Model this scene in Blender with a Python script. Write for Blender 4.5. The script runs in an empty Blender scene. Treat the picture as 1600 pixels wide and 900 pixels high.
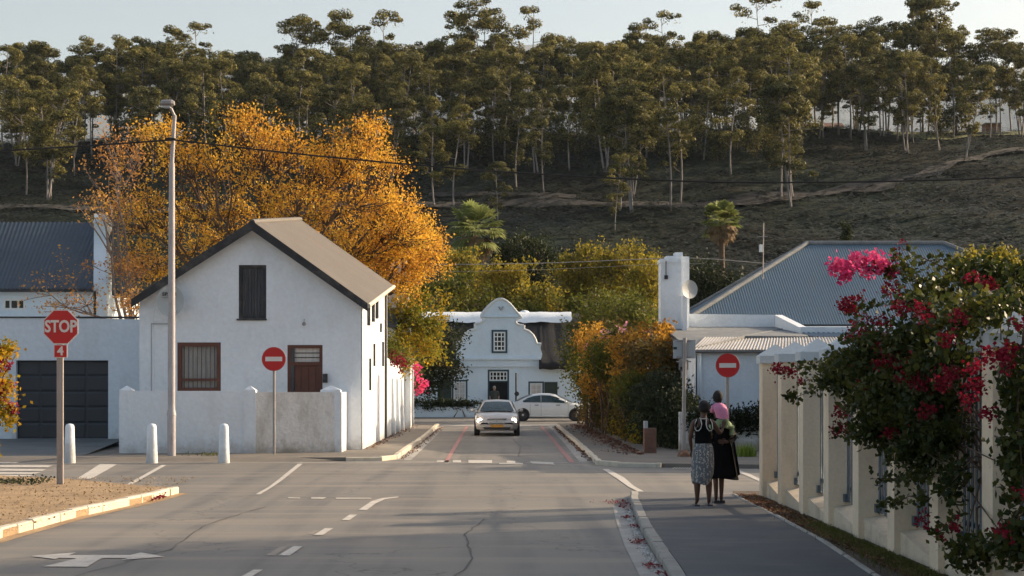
import bpy, bmesh, math, random
import numpy as np
from mathutils import Vector, Matrix

S = bpy.context.scene
COL = S.collection
R = math.radians
F = 2500.0          # focal length in photo pixels
VX, VY, H = 777.0, 597.0, 2.1

# ------------------------------------------------------------------ camera
cd = bpy.data.cameras.new("camera")
cam = bpy.data.objects.new("camera", cd)
COL.objects.link(cam)
cam.location = (0, 0, H)
cam.rotation_euler = (R(90), 0, 0)
cd.sensor_width = 36.0
cd.lens = F / 1600 * 36
cd.shift_x = (800 - VX) / 1600
cd.shift_y = (VY - 450) / 1600
cd.clip_start = 0.1
cd.clip_end = 20000
S.camera = cam

# ------------------------------------------------------------------ light
SUN_EL, SUN_AZ = 21.5, 22.0      # azimuth measured from +X towards +Y
w = bpy.data.worlds.new("World")
S.world = w
w.use_nodes = True
nt = w.node_tree
bg = nt.nodes["Background"]
sky = nt.nodes.new("ShaderNodeTexSky")
sky.sky_type = 'NISHITA'
sky.sun_disc = False
sky.sun_elevation = R(SUN_EL)
sky.sun_rotation = R(90 - SUN_AZ)
sky.air_density = 1.0
sky.dust_density = 3.5
sky.ozone_density = 1.0
tint = nt.nodes.new("ShaderNodeMix"); tint.data_type = 'RGBA'; tint.blend_type = 'MULTIPLY'; tint.inputs[0].default_value = 1.0
tint.inputs[7].default_value = (0.90, 0.845, 0.765, 1)
nt.links.new(sky.outputs[0], tint.inputs[6]); nt.links.new(tint.outputs[2], bg.inputs[0])
bg.inputs[1].default_value = 0.15
sl = bpy.data.lights.new("sun", 'SUN')
sl.energy = 4.8
sl.angle = R(0.5)
sl.color = (1.0, 0.80, 0.56)
sun = bpy.data.objects.new("sun", sl)
COL.objects.link(sun)
sd = Vector((math.cos(R(SUN_EL)) * math.cos(R(SUN_AZ)), math.cos(R(SUN_EL)) * math.sin(R(SUN_AZ)), math.sin(R(SUN_EL))))
sun.rotation_euler = (-sd).to_track_quat('-Z', 'Y').to_euler()
sun.location = sd * 50
S.view_settings.view_transform = 'Standard'
S.view_settings.look = 'None'
S.view_settings.exposure = 0.86
S.view_settings.gamma = 1.0
S.view_settings.use_curve_mapping = False
S.cycles.max_bounces = 6
S.cycles.transparent_max_bounces = 8
S.cycles.volume_bounces = 0

# ------------------------------------------------------------------ helpers
def P(px, py, d):
    return Vector(((px - VX) * d / F, d, H - (py - VY) * d / F))
def G(px, py, z=0.0):
    d = (H - z) * F / (py - VY)
    return Vector(((px - VX) * d / F, d, z))

def new_obj(name, me, parent=None):
    o = bpy.data.objects.new(name, me)
    COL.objects.link(o)
    if parent is not None:
        o.parent = parent
    return o
def tag(o, label=None, cat=None, group=None, kind=None):
    if label: o["label"] = label
    if cat: o["category"] = cat
    if group: o["group"] = group
    if kind: o["kind"] = kind
    return o
def thing(name, loc, label, cat, group=None, rz=0.0):
    o = bpy.data.objects.new(name, None)
    COL.objects.link(o)
    o.location = loc
    o.rotation_euler = (0, 0, rz)
    o.empty_display_size = 0.2
    tag(o, label, cat, group)
    return o
def structure_empty(name, loc=(0, 0, 0)):
    o = bpy.data.objects.new(name, None)
    COL.objects.link(o)
    o.location = loc
    o["kind"] = "structure"
    return o
def copy_tree(o, parent=None):
    c = o.copy(); COL.objects.link(c); c.parent = parent
    for ch in list(o.children):
        copy_tree(ch, c)
    return c

class MB:
    """collects faces; world coordinates unless built with local=True"""
    def __init__(s): s.v = []; s.f = []; s.sm = []
    def add(s, vs, fs, smooth=False):
        n = len(s.v); s.v += [tuple(p) for p in vs]
        for f in fs: s.f.append(tuple(i + n for i in f)); s.sm.append(smooth)
        return s
    def quad(s, a, b, c, d): return s.add([a, b, c, d], [(0, 1, 2, 3)])
    def poly(s, pts): return s.add(pts, [tuple(range(len(pts)))])
    def hexa(s, b, t):
        return s.add(list(b) + list(t), [(3, 2, 1, 0), (4, 5, 6, 7), (0, 1, 5, 4), (1, 2, 6, 5), (2, 3, 7, 6), (3, 0, 4, 7)])
    def box(s, x0, x1, y0, y1, z0, z1):
        x0, x1 = min(x0, x1), max(x0, x1); y0, y1 = min(y0, y1), max(y0, y1); z0, z1 = min(z0, z1), max(z0, z1)
        return s.hexa([(x0, y0, z0), (x1, y0, z0), (x1, y1, z0), (x0, y1, z0)], [(x0, y0, z1), (x1, y0, z1), (x1, y1, z1), (x0, y1, z1)])
    def prism(s, pts, vec):
        """polygon (3d points) extruded by vec"""
        n = len(pts); vec = Vector(vec)
        vs = [Vector(p) for p in pts] + [Vector(p) + vec for p in pts]
        fs = [tuple(range(n - 1, -1, -1)), tuple(range(n, 2 * n))] + [(i, (i + 1) % n, n + (i + 1) % n, n + i) for i in range(n)]
        return s.add(vs, fs)
    def tube(s, pts, rad, n=8, caps=True, smooth=True):
        pts = [Vector(p) for p in pts]
        if not hasattr(rad, '__len__'): rad = [rad] * len(pts)
        ref = Vector((0, 0, 1)); vs = []
        for i, p in enumerate(pts):
            t = (pts[min(i + 1, len(pts) - 1)] - pts[max(i - 1, 0)])
            if t.length < 1e-9: t = Vector((0, 0, 1))
            t.normalize()
            r_ = ref if abs(t.dot(ref)) < 0.95 else Vector((1, 0, 0))
            u = t.cross(r_).normalized(); v = t.cross(u).normalized()
            for k in range(n):
                a = 2 * math.pi * k / n
                vs.append(p + (u * math.cos(a) + v * math.sin(a)) * rad[i])
        fs = []
        for i in range(len(pts) - 1):
            for k in range(n):
                a = i * n + k; b = i * n + (k + 1) % n
                fs.append((a, b, b + n, a + n))
        s.add(vs, fs, smooth)
        if caps:
            m = len(pts) * n
            s.add(vs[:n], [tuple(range(n))]); s.add(vs[m - n:], [tuple(range(n - 1, -1, -1))])
        return s
    def lathe(s, c, prof, n=16, sx=1.0, sy=1.0, smooth=True):
        """prof: list of (r, z)"""
        vs = []
        for r, z in prof:
            for k in range(n):
                a = 2 * math.pi * k / n
                vs.append((c[0] + r * sx * math.cos(a), c[1] + r * sy * math.sin(a), c[2] + z))
        fs = []
        for i in range(len(prof) - 1):
            for k in range(n):
                a = i * n + k; b = i * n + (k + 1) % n
                fs.append((a, b, b + n, a + n))
        s.add(vs, fs, smooth)
        s.add(vs[:n], [tuple(range(n - 1, -1, -1))]); s.add(vs[-n:], [tuple(range(n))])
        return s
    def disc(s, c, r, axis, th, n=24):
        c = Vector(c); ax = Vector(axis).normalized()
        s.tube([c - ax * th / 2, c + ax * th / 2], r, n, True, False)
        return s
    def build(s, name, mat, parent=None, local=False, fix=True):
        me = bpy.data.meshes.new(name)
        off = Vector((0, 0, 0))
        if parent is not None and not local:
            off = parent.location.copy()
            p = parent.parent
            while p is not None:
                off += p.location; p = p.parent
        me.from_pydata([tuple(Vector(p) - off) for p in s.v], [], s.f)
        me.polygons.foreach_set("use_smooth", s.sm)
        if fix:
            bm = bmesh.new(); bm.from_mesh(me)
            bmesh.ops.recalc_face_normals(bm, faces=bm.faces)
            bm.to_mesh(me); bm.free()
        me.materials.append(mat)
        return new_obj(name, me, parent)

def np_mesh(name, verts, k, mat, parent=None, off=None, kind=None):
    """verts (n*k,3): n polygons with k corners each"""
    verts = np.asarray(verts, dtype=np.float32).reshape(-1, 3)
    if off is not None: verts = verts - np.array(off, dtype=np.float32)
    n = len(verts); m = n // k
    me = bpy.data.meshes.new(name)
    me.vertices.add(n); me.vertices.foreach_set("co", verts.ravel())
    me.loops.add(n); me.loops.foreach_set("vertex_index", np.arange(n, dtype=np.int32))
    me.polygons.add(m); me.polygons.foreach_set("loop_start", np.arange(0, n, k, dtype=np.int32))
    me.update(calc_edges=True)
    me.materials.append(mat)
    o = new_obj(name, me, parent)
    if kind: o["kind"] = kind
    return o

RNG = np.random.default_rng(7)
random.seed(7)
def leaf_cards(c, size, rng=None, aspect=0.55, flat=0.0, droop=0.0):
    """diamond leaves at centres c (n,3)"""
    rng = rng or RNG
    n = len(c)
    u = rng.normal(size=(n, 3)); u[:, 2] = u[:, 2] * (1 - flat) - droop
    u /= np.linalg.norm(u, axis=1, keepdims=True)
    w_ = rng.normal(size=(n, 3)); w_[:, 2] *= (1 - flat)
    w_ -= (w_ * u).sum(1, keepdims=True) * u
    w_ /= np.linalg.norm(w_, axis=1, keepdims=True) + 1e-9
    s_ = (size * rng.uniform(0.65, 1.35, size=(n, 1)))
    a = c - u * s_ * 0.5; b = c + w_ * s_ * 0.5 * aspect + u * s_ * 0.05
    d = c + u * s_ * 0.5; e = c - w_ * s_ * 0.5 * aspect + u * s_ * 0.05
    return np.stack([a, b, d, e], axis=1).reshape(-1, 3)

# ------------------------------------------------------------------ materials
def nodes(m):
    m.use_nodes = True
    t = m.node_tree
    return t, t.nodes, t.links, t.nodes["Principled BSDF"]
def mul(c, k): return tuple(min(1, x * k) for x in c)
MATS = {}
def mat(name, col, rough=0.7, var=0.18, scale=3.0, fine=40.0, bump=0.15, bscale=60.0, metal=0.0, spec=0.5,
        stain=None, stain_amt=0.0, stain_scale=(0.8, 0.8, 0.25), obj=False, bdist=0.01, coat=0.0, splash=0.0):
    m = bpy.data.materials.new(name)
    t, N, L, B = nodes(m)
    B.inputs["Roughness"].default_value = rough
    B.inputs["Metallic"].default_value = metal
    B.inputs["Specular IOR Level"].default_value = spec
    if coat: B.inputs["Coat Weight"].default_value = coat
    geo = N.new("ShaderNodeTexCoord") if obj else N.new("ShaderNodeNewGeometry")
    pos = geo.outputs["Object"] if obj else geo.outputs["Position"]
    n1 = N.new("ShaderNodeTexNoise"); n1.inputs["Scale"].default_value = scale; n1.inputs["Detail"].default_value = 6
    n2 = N.new("ShaderNodeTexNoise"); n2.inputs["Scale"].default_value = fine; n2.inputs["Detail"].default_value = 3
    L.new(pos, n1.inputs["Vector"]); L.new(pos, n2.inputs["Vector"])
    add = N.new("ShaderNodeMath"); add.operation = 'ADD'
    L.new(n1.outputs["Fac"], add.inputs[0]); L.new(n2.outputs["Fac"], add.inputs[1])
    mr = N.new("ShaderNodeMapRange"); mr.inputs[1].default_value = 0.7; mr.inputs[2].default_value = 1.3
    L.new(add.outputs[0], mr.inputs[0])
    mx = N.new("ShaderNodeMix"); mx.data_type = 'RGBA'
    mx.inputs[6].default_value = (*mul(col, 1 - var), 1); mx.inputs[7].default_value = (*mul(col, 1 + var), 1)
    L.new(mr.outputs[0], mx.inputs[0])
    out = mx.outputs[2]
    if stain_amt > 0:
        mp = N.new("ShaderNodeMapping"); mp.inputs["Scale"].default_value = stain_scale
        L.new(pos, mp.inputs[0])
        n3 = N.new("ShaderNodeTexNoise"); n3.inputs["Scale"].default_value = 1.6; n3.inputs["Detail"].default_value = 8; n3.inputs["Roughness"].default_value = 0.65
        L.new(mp.outputs[0], n3.inputs["Vector"])
        r3 = N.new("ShaderNodeMapRange"); r3.inputs[1].default_value = 0.5; r3.inputs[2].default_value = 0.72; r3.inputs[4].default_value = stain_amt
        L.new(n3.outputs["Fac"], r3.inputs[0])
        m3 = N.new("ShaderNodeMix"); m3.data_type = 'RGBA'
        m3.inputs[7].default_value = (*(stain or (0.2, 0.17, 0.13)), 1)
        L.new(out, m3.inputs[6]); L.new(r3.outputs[0], m3.inputs[0]); out = m3.outputs[2]
    if splash > 0:
        sx = N.new("ShaderNodeSeparateXYZ"); L.new(pos, sx.inputs[0])
        ns = N.new("ShaderNodeTexNoise"); ns.inputs["Scale"].default_value = 1.7; ns.inputs["Detail"].default_value = 7; ns.inputs["Roughness"].default_value = 0.7; L.new(pos, ns.inputs["Vector"])
        ma = N.new("ShaderNodeMath"); ma.operation = 'MULTIPLY_ADD'; ma.inputs[1].default_value = -1.5; L.new(ns.outputs["Fac"], ma.inputs[0]); L.new(sx.outputs["Z"], ma.inputs[2])
        rs = N.new("ShaderNodeMapRange"); rs.inputs[1].default_value = -0.25; rs.inputs[2].default_value = -0.62; rs.inputs[3].default_value = 0; rs.inputs[4].default_value = splash; L.new(ma.outputs[0], rs.inputs[0])
        m4 = N.new("ShaderNodeMix"); m4.data_type = 'RGBA'; m4.inputs[7].default_value = (0.30, 0.24, 0.17, 1); L.new(out, m4.inputs[6]); L.new(rs.outputs[0], m4.inputs[0]); out = m4.outputs[2]
    L.new(out, B.inputs["Base Color"])
    if bump > 0:
        nb = N.new("ShaderNodeTexNoise"); nb.inputs["Scale"].default_value = bscale; nb.inputs["Detail"].default_value = 4
        L.new(pos, nb.inputs["Vector"])
        bp = N.new("ShaderNodeBump"); bp.inputs["Strength"].default_value = bump; bp.inputs["Distance"].default_value = bdist
        L.new(nb.outputs["Fac"], bp.inputs["Height"]); L.new(bp.outputs[0], B.inputs["Normal"])
    MATS[name] = m
    return m

def foliage(name, cols, trans=0.45, rough=0.6):
    m = bpy.data.materials.new(name)
    t, N, L, B = nodes(m)
    B.inputs["Roughness"].default_value = rough
    B.inputs["Specular IOR Level"].default_value = 0.2
    geo = N.new("ShaderNodeNewGeometry")
    cr = N.new("ShaderNodeValToRGB")
    el = cr.color_ramp.elements
    while len(el) < len(cols): el.new(0.5)
    for i, c in enumerate(cols):
        el[i].position = i / (len(cols) - 1); el[i].color = (*c, 1)
    nz = N.new("ShaderNodeTexNoise"); nz.inputs["Scale"].default_value = 0.55; nz.inputs["Detail"].default_value = 2
    L.new(geo.outputs["Position"], nz.inputs["Vector"])
    a = N.new("ShaderNodeMath"); a.operation = 'MULTIPLY_ADD'; a.inputs[1].default_value = 0.5; 
    L.new(geo.outputs["Random Per Island"], a.inputs[0])
    b = N.new("ShaderNodeMapRange"); b.inputs[1].default_value = 0.3; b.inputs[2].default_value = 0.7; b.inputs[4].default_value = 0.5
    L.new(nz.outputs["Fac"], b.inputs[0]); L.new(b.outputs[0], a.inputs[2])
    L.new(a.outputs[0], cr.inputs[0])
    L.new(cr.outputs[0], B.inputs["Base Color"])
    tr = N.new("ShaderNodeBsdfTranslucent"); L.new(cr.outputs[0], tr.inputs[0])
    ms = N.new("ShaderNodeMixShader"); ms.inputs[0].default_value = trans
    L.new(B.outputs[0], ms.inputs[1]); L.new(tr.outputs[0], ms.inputs[2])
    L.new(ms.outputs[0], N["Material Output"].inputs[0])
    return m

plaster = mat("white_limewash", (0.76, 0.80, 0.85), 0.8, 0.06, 0.7, 9, 0.7, 6, stain=(0.45, 0.42, 0.37), stain_amt=0.22, bdist=0.03, splash=0.45)
plaster_old = mat("worn_limewash", (0.70, 0.68, 0.66), 0.85, 0.10, 1.2, 14, 0.9, 5, stain=(0.30, 0.25, 0.19), stain_amt=0.6, bdist=0.05, splash=0.8)
plaster_blue = mat("cool_white_limewash", (0.66, 0.76, 0.84), 0.8, 0.05, 0.4, 6, 0.3, 4, stain=(0.4, 0.4, 0.38), stain_amt=0.15, bdist=0.03)
cream = mat("cream_plaster", (0.80, 0.66, 0.49), 0.85, 0.08, 1.6, 22, 0.35, 30, stain=(0.25, 0.19, 0.13), stain_amt=0.35, bdist=0.01)
cap_skylit = mat("skylit_cap_plaster", (0.58, 0.62, 0.64), 0.8, 0.06, 3, 22, 0.3, 30, stain=(0.3, 0.28, 0.24), stain_amt=0.25)  # sky light on the caps is put into a paler, bluer colour
plinth_m = mat("plinth_plaster", (0.66, 0.55, 0.42), 0.85, 0.10, 2.5, 30, 0.4, 30, stain=(0.20, 0.16, 0.11), stain_amt=0.55, stain_scale=(1.5, 1.5, 1.5))
palisade_m = mat("blue_grey_steel", (0.11, 0.145, 0.18), 0.5, 0.15, 5, 50, 0.05, metal=0.3)
black_paint = mat("black_trim", (0.018, 0.018, 0.022), 0.55, 0.3, 4, 30, 0.1, stain=(0.2, 0.18, 0.16), stain_amt=0.35, stain_scale=(2.5, 2.5, 2.5))
roof_tan = mat("weathered_sheet_roof", (0.125, 0.112, 0.10), 0.65, 0.12, 0.8, 10, 0.1, stain=(0.15, 0.10, 0.08), stain_amt=0.35, stain_scale=(.6, .6, .6))
roof_slate = mat("dark_slate_sheet", (0.055, 0.075, 0.10), 0.6, 0.15, 0.9, 8, 0.1, stain=(0.10, 0.10, 0.09), stain_amt=0.4)
roof_blue = mat("galvanised_blue_sheet", (0.095, 0.15, 0.20), 0.55, 0.10, 0.5, 8, 0.05, stain=(0.12, 0.14, 0.15), stain_amt=0.5, stain_scale=(3, .5, .3), metal=0.2)
roof_pale = mat("pale_corrugated_sheet", (0.50, 0.46, 0.42), 0.5, 0.12, 1.5, 10, 0.05, stain=(0.2, 0.13, 0.09), stain_amt=0.35, metal=0.2)
roof_felt = mat("grey_felt_roof", (0.17, 0.18, 0.19), 0.8, 0.2, 1.0, 10, 0.2, stain=(0.35, 0.33, 0.3), stain_amt=0.4)
thatch_m = mat("dark_thatch", (0.024, 0.022, 0.023), 0.95, 0.35, 1.5, 18, 0.8, 22, bdist=0.05)
wood_red = mat("red_brown_wood", (0.11, 0.035, 0.022), 0.5, 0.25, 3, 40, 0.15)
wood_dark = mat("dark_weathered_boards", (0.045, 0.047, 0.055), 0.75, 0.35, 2, 30, 0.3, stain=(0.15, 0.14, 0.13), stain_amt=0.5, stain_scale=(8, 8, .5))
green_paint = mat("dark_green_paint", (0.018, 0.035, 0.028), 0.5, 0.2)
teal_paint = mat("dark_blue_paint", (0.02, 0.06, 0.085), 0.45, 0.15)
white_paint = mat("white_gloss_paint", (0.72, 0.74, 0.74), 0.45, 0.05)
glass_dark = mat("dark_window_glass", (0.015, 0.018, 0.022), 0.08, 0.2, bump=0.02, spec=0.6)
room_shade = mat("unlit_room_sheet", (0.012, 0.012, 0.014), 0.9, 0.2)
curtain_m = mat("net_curtain", (0.62, 0.58, 0.55), 0.9, 0.1, 4, 60, 0.2, stain=(0.25, 0.23, 0.22), stain_amt=0.6, stain_scale=(9, 9, .4))
garage_m = mat("charcoal_door_panel", (0.035, 0.038, 0.046), 0.5, 0.15, 2, 60, 0.2)
steel = mat("galvanised_pole", (0.30, 0.28, 0.28), 0.45, 0.15, 5, 50, 0.05, metal=0.4, stain=(0.2, 0.15, 0.13), stain_amt=0.3)
lamp_steel = mat("painted_lamp_pole", (0.40, 0.37, 0.38), 0.4, 0.12, 3, 40, 0.05, stain=(0.12, 0.09, 0.08), stain_amt=0.4, stain_scale=(4, 4, 1.2))
sign_red = mat("sign_red", (0.50, 0.008, 0.010), 0.4, 0.06)
sign_white = mat("sign_white", (0.70, 0.64, 0.62), 0.45, 0.04)
sign_back = mat("sign_back_grey", (0.38, 0.40, 0.42), 0.5, 0.08)
dish_m = mat("dish_grey", (0.42, 0.45, 0.46), 0.6, 0.08)
black_print = mat("black_print", (0.02, 0.02, 0.02), 0.6, 0.1)
concrete = mat("kerb_concrete", (0.34, 0.32, 0.29), 0.85, 0.16, 4, 50, 0.4, 60, stain=(0.13, 0.11, 0.09), stain_amt=0.4, stain_scale=(2, 2, 2))
kerb_cream = mat("kerb_painted_cream", (0.60, 0.53, 0.43), 0.8, 0.10, 5, 50, 0.4, 50, stain=(0.30, 0.20, 0.10), stain_amt=0.4, stain_scale=(2.5, 2.5, 2.5))
gutter_m = mat("gutter_concrete", (0.38, 0.36, 0.335), 0.85, 0.18, 3, 60, 0.3, 50, stain=(0.14, 0.11, 0.08), stain_amt=0.5, stain_scale=(1.5, .6, 1))
foot_m = mat("footpath_asphalt", (0.105, 0.105, 0.110), 0.85, 0.16, 1.5, 60, 0.5, 80, stain=(0.19, 0.17, 0.15), stain_amt=0.6, stain_scale=(.5, 1.8, 1))
pave_m = mat("dusty_pavement", (0.17, 0.15, 0.13), 0.85, 0.2, 1.0, 40, 0.4, 60, stain=(0.28, 0.22, 0.16), stain_amt=0.5, stain_scale=(.5, .5, 1))
ramp_m = mat("driveway_concrete", (0.15, 0.155, 0.155), 0.85, 0.2, 1.0, 30, 0.3, 40, stain=(0.08, 0.08, 0.075), stain_amt=0.6, stain_scale=(.25, 1.5, 1))
dirt_m = mat("dry_earth", (0.38, 0.26, 0.15), 0.95, 0.3, 1.2, 30, 0.9, 25, stain=(0.18, 0.13, 0.08), stain_amt=0.55, stain_scale=(1.6, .7, 1), bdist=0.04)
verge_m = mat("verge_soil", (0.085, 0.06, 0.045), 0.95, 0.35, 3, 40, 0.8, 30, stain=(0.16, 0.12, 0.09), stain_amt=0.5, stain_scale=(3, 3, 3), bdist=0.03)
ground_m = mat("open_ground", (0.08, 0.075, 0.05), 0.95, 0.3, 0.1, 4, 0.3, 3)
bark = mat("grey_brown_bark", (0.10, 0.065, 0.045), 0.9, 0.3, 3, 20, 0.5, 20, obj=True)
bark_pale = mat("pale_gum_bark", (0.25, 0.22, 0.205), 0.8, 0.22, 0.6, 6, 0.3, 5, obj=True, stain=(0.13, 0.09, 0.07), stain_amt=0.55, stain_scale=(1, 1, .35))
bark_twig = mat("bleached_twig", (0.36, 0.31, 0.30), 0.8, 0.2)
mark_white = mat("road_paint_white", (0.56, 0.52, 0.47), 0.7, 0.10, 4, 70, 0.2, 80, stain=(0.20, 0.17, 0.14), stain_amt=0.55, stain_scale=(3, 3, 3))
mark_worn = mat("road_paint_worn", (0.30, 0.27, 0.24), 0.8, 0.15, 4, 70, 0.2, 80, stain=(0.18, 0.15, 0.12), stain_amt=0.8, stain_scale=(3, 3, 3))
mark_red = mat("road_paint_red", (0.42, 0.20, 0.185), 0.7, 0.15, 4, 70, 0.2, 80, stain=(0.2, 0.14, 0.12), stain_amt=0.5, stain_scale=(3, 3, 3))
rock_m = mat("brown_rock", (0.20, 0.10, 0.06), 0.9, 0.3, 4, 30, 0.8, 15, bdist=0.03)
brick_m = mat("red_brick", (0.17, 0.085, 0.06), 0.85, 0.25, 5, 40, 0.4, 40)
cable_m = mat("black_cable", (0.012, 0.010, 0.010), 0.6, 0.1)
cable_g = mat("grey_cable", (0.30, 0.28, 0.26), 0.6, 0.1)
tyre_m = mat("tyre_rubber", (0.02, 0.02, 0.02), 0.85, 0.2, obj=True)
rim_m = mat("alloy_rim", (0.55, 0.55, 0.56), 0.4, 0.1, metal=0.15, obj=True)
chrome_m = mat("chrome", (0.6, 0.6, 0.6), 0.2, 0.05, metal=1.0, obj=True)
plastic_m = mat("black_plastic", (0.025, 0.025, 0.03), 0.5, 0.1, obj=True)
car_glass = mat("car_glass", (0.03, 0.055, 0.06), 0.07, 0.3, 2.0, 6, 0.0, spec=0.8, obj=True)
silver_m = mat("silver_car_paint", (0.62, 0.57, 0.54), 0.32, 0.04, bump=0.0, metal=0.25, obj=True, coat=0.6)
whitecar_m = mat("white_car_paint", (0.78, 0.80, 0.82), 0.3, 0.03, bump=0.0, obj=True, coat=0.6)
plate_m = mat("yellow_plate", (0.55, 0.26, 0.04), 0.5, 0.15, 20, 60, obj=True)
amber_m = mat("amber_lens", (0.5, 0.2, 0.04), 0.3, 0.1, obj=True)
skin_m = mat("dark_brown_skin", (0.095, 0.043, 0.026), 0.5, 0.1, obj=True, bump=0.05)
skin_l = mat("light_skin", (0.38, 0.23, 0.17), 0.5, 0.1, obj=True, bump=0.05)
hair_m = mat("black_hair", (0.012, 0.009, 0.008), 0.8, 0.3, 20, 80, 0.8, 90, obj=True)
hair_grey = mat("grey_hair", (0.35, 0.34, 0.33), 0.8, 0.2, obj=True)
cloth_black = mat("black_cloth", (0.007, 0.007, 0.008), 0.95, 0.3, 6, 40, 0.4, 25, obj=True)
cloth_black.node_tree.nodes['Principled BSDF'].inputs['Specular IOR Level'].default_value = 0.08
cloth_white = mat("white_piping", (0.55, 0.55, 0.52), 0.8, 0.1, obj=True)
cloth_pink = mat("pink_cloth", (0.72, 0.27, 0.43), 0.85, 0.15, 8, 40, 0.5, 18, obj=True)
cloth_green = mat("pale_green_cloth", (0.26, 0.36, 0.20), 0.85, 0.15, 8, 40, 0.5, 18, obj=True)
cloth_olive = mat("olive_cloth", (0.05, 0.055, 0.045), 0.85, 0.15, obj=True)
petal_red = foliage("fallen_petals_red", [(0.10, 0.012, 0.015), (0.25, 0.02, 0.03), (0.30, 0.07, 0.04)], 0.2)
petal_white = foliage("fallen_petals_pale", [(0.45, 0.42, 0.40), (0.7, 0.68, 0.66), (0.30, 0.24, 0.20)], 0.2)

# patterned skirt
def skirt_material():
    m = bpy.data.materials.new("patterned_skirt_cloth"); t, N, L, B = nodes(m)
    B.inputs["Roughness"].default_value = 0.85
    tc = N.new("ShaderNodeTexCoord")
    v = N.new("ShaderNodeTexVoronoi"); v.inputs["Scale"].default_value = 22; v.distance = 'CHEBYCHEV'
    L.new(tc.outputs["Object"], v.inputs["Vector"])
    wv = N.new("ShaderNodeTexWave"); wv.bands_direction = 'X'; wv.inputs["Scale"].default_value = 5.5; wv.inputs["Distortion"].default_value = 2.5; wv.inputs["Detail Scale"].default_value = 3
    L.new(tc.outputs["Object"], wv.inputs["Vector"])
    ad = N.new("ShaderNodeMath"); ad.operation = 'MULTIPLY'; L.new(v.outputs["Distance"], ad.inputs[0]); ad.inputs[1].default_value = 1.6
    a2 = N.new("ShaderNodeMath"); a2.operation = 'MULTIPLY_ADD'; L.new(wv.outputs["Fac"], a2.inputs[0]); a2.inputs[1].default_value = 0.45; L.new(ad.outputs[0], a2.inputs[2])
    cr = N.new("ShaderNodeValToRGB"); cr.color_ramp.interpolation = 'CONSTANT'
    e = cr.color_ramp.elements; e[0].color = (0.03, 0.03, 0.04, 1); e[1].position = 0.42; e[1].color = (0.42, 0.40, 0.36, 1)
    x = e.new(0.75); x.color = (0.13, 0.14, 0.16, 1)
    L.new(a2.outputs[0], cr.inputs[0]); L.new(cr.outputs[0], B.inputs["Base Color"])
    return m
skirt_m = skirt_material()

def asphalt_material():
    m = bpy.data.materials.new("worn_asphalt"); t, N, L, B = nodes(m)
    B.inputs["Roughness"].default_value = 0.62
    B.inputs["Specular IOR Level"].default_value = 0.5
    g = N.new("ShaderNodeNewGeometry"); pos = g.outputs["Position"]
    def noise(sc, det, mp=None, rough=0.5):
        n = N.new("ShaderNodeTexNoise"); n.inputs["Scale"].default_value = sc; n.inputs["Detail"].default_value = det; n.inputs["Roughness"].default_value = rough
        if mp:
            k = N.new("ShaderNodeMapping"); k.inputs["Scale"].default_value = mp; L.new(pos, k.inputs[0]); L.new(k.outputs[0], n.inputs["Vector"])
        else: L.new(pos, n.inputs["Vector"])
        return n.outputs["Fac"]
    def mixc(fac, a, b):
        x = N.new("ShaderNodeMix"); x.data_type = 'RGBA'
        L.new(fac, x.inputs[0])
        for i, c in ((6, a), (7, b)):
            if isinstance(c, tuple): x.inputs[i].default_value = (*c, 1)
            else: L.new(c, x.inputs[i])
        return x.outputs[2]
    def mrange(v, a, b, c=0.0, d=1.0):
        r = N.new("ShaderNodeMapRange"); r.inputs[1].default_value = a; r.inputs[2].default_value = b; r.inputs[3].default_value = c; r.inputs[4].default_value = d
        L.new(v, r.inputs[0]); return r.outputs[0]
    base = mixc(mrange(noise(0.35, 6), 0.35, 0.65), (0.140, 0.131, 0.120), (0.205, 0.186, 0.160))
    lanes = mrange(noise(1.0, 5, (1.6, 0.06, 1)), 0.40, 0.62)
    base = mixc(mrange(noise(1.0, 5, (1.6, 0.06, 1)), 0.48, 0.64, 0, 0.8), base, (0.088, 0.085, 0.083))
    base = mixc(mrange(noise(1.0, 6, (0.12, 1.3, 1), 0.6), 0.48, 0.66, 0, 0.7), base, (0.28, 0.235, 0.185))
    base = mixc(mrange(noise(90, 2), 0.35, 0.75, 0, 0.5), base, (0.30, 0.265, 0.23))
    base = mixc(mrange(noise(3.0, 8, None, 0.7), 0.62, 0.75, 0, 0.45), base, (0.11, 0.10, 0.093))
    # cracks
    v = N.new("ShaderNodeTexVoronoi"); v.feature = 'DISTANCE_TO_EDGE'; v.inputs["Scale"].default_value = 0.23
    k = N.new("ShaderNodeTexNoise"); k.inputs["Scale"].default_value = 1.2; k.inputs["Detail"].default_value = 5; L.new(pos, k.inputs["Vector"])
    vm = N.new("ShaderNodeVectorMath"); vm.operation = 'SCALE'; vm.inputs[3].default_value = 1.6; L.new(k.outputs["Color"], vm.inputs[0])
    va = N.new("ShaderNodeVectorMath"); L.new(pos, va.inputs[0]); L.new(vm.outputs[0], va.inputs[1]); L.new(va.outputs[0], v.inputs["Vector"])
    base = mixc(mrange(v.outputs["Distance"], 0.0, 0.006, 0.65, 0.0), base, (0.05, 0.047, 0.045))
    L.new(base, B.inputs["Base Color"])
    bp = N.new("ShaderNodeBump"); bp.inputs["Strength"].default_value = 0.5; bp.inputs["Distance"].default_value = 0.006
    L.new(noise(120, 3), bp.inputs["Height"]); L.new(bp.outputs[0], B.inputs["Normal"])
    return m
asphalt = asphalt_material()

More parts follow.
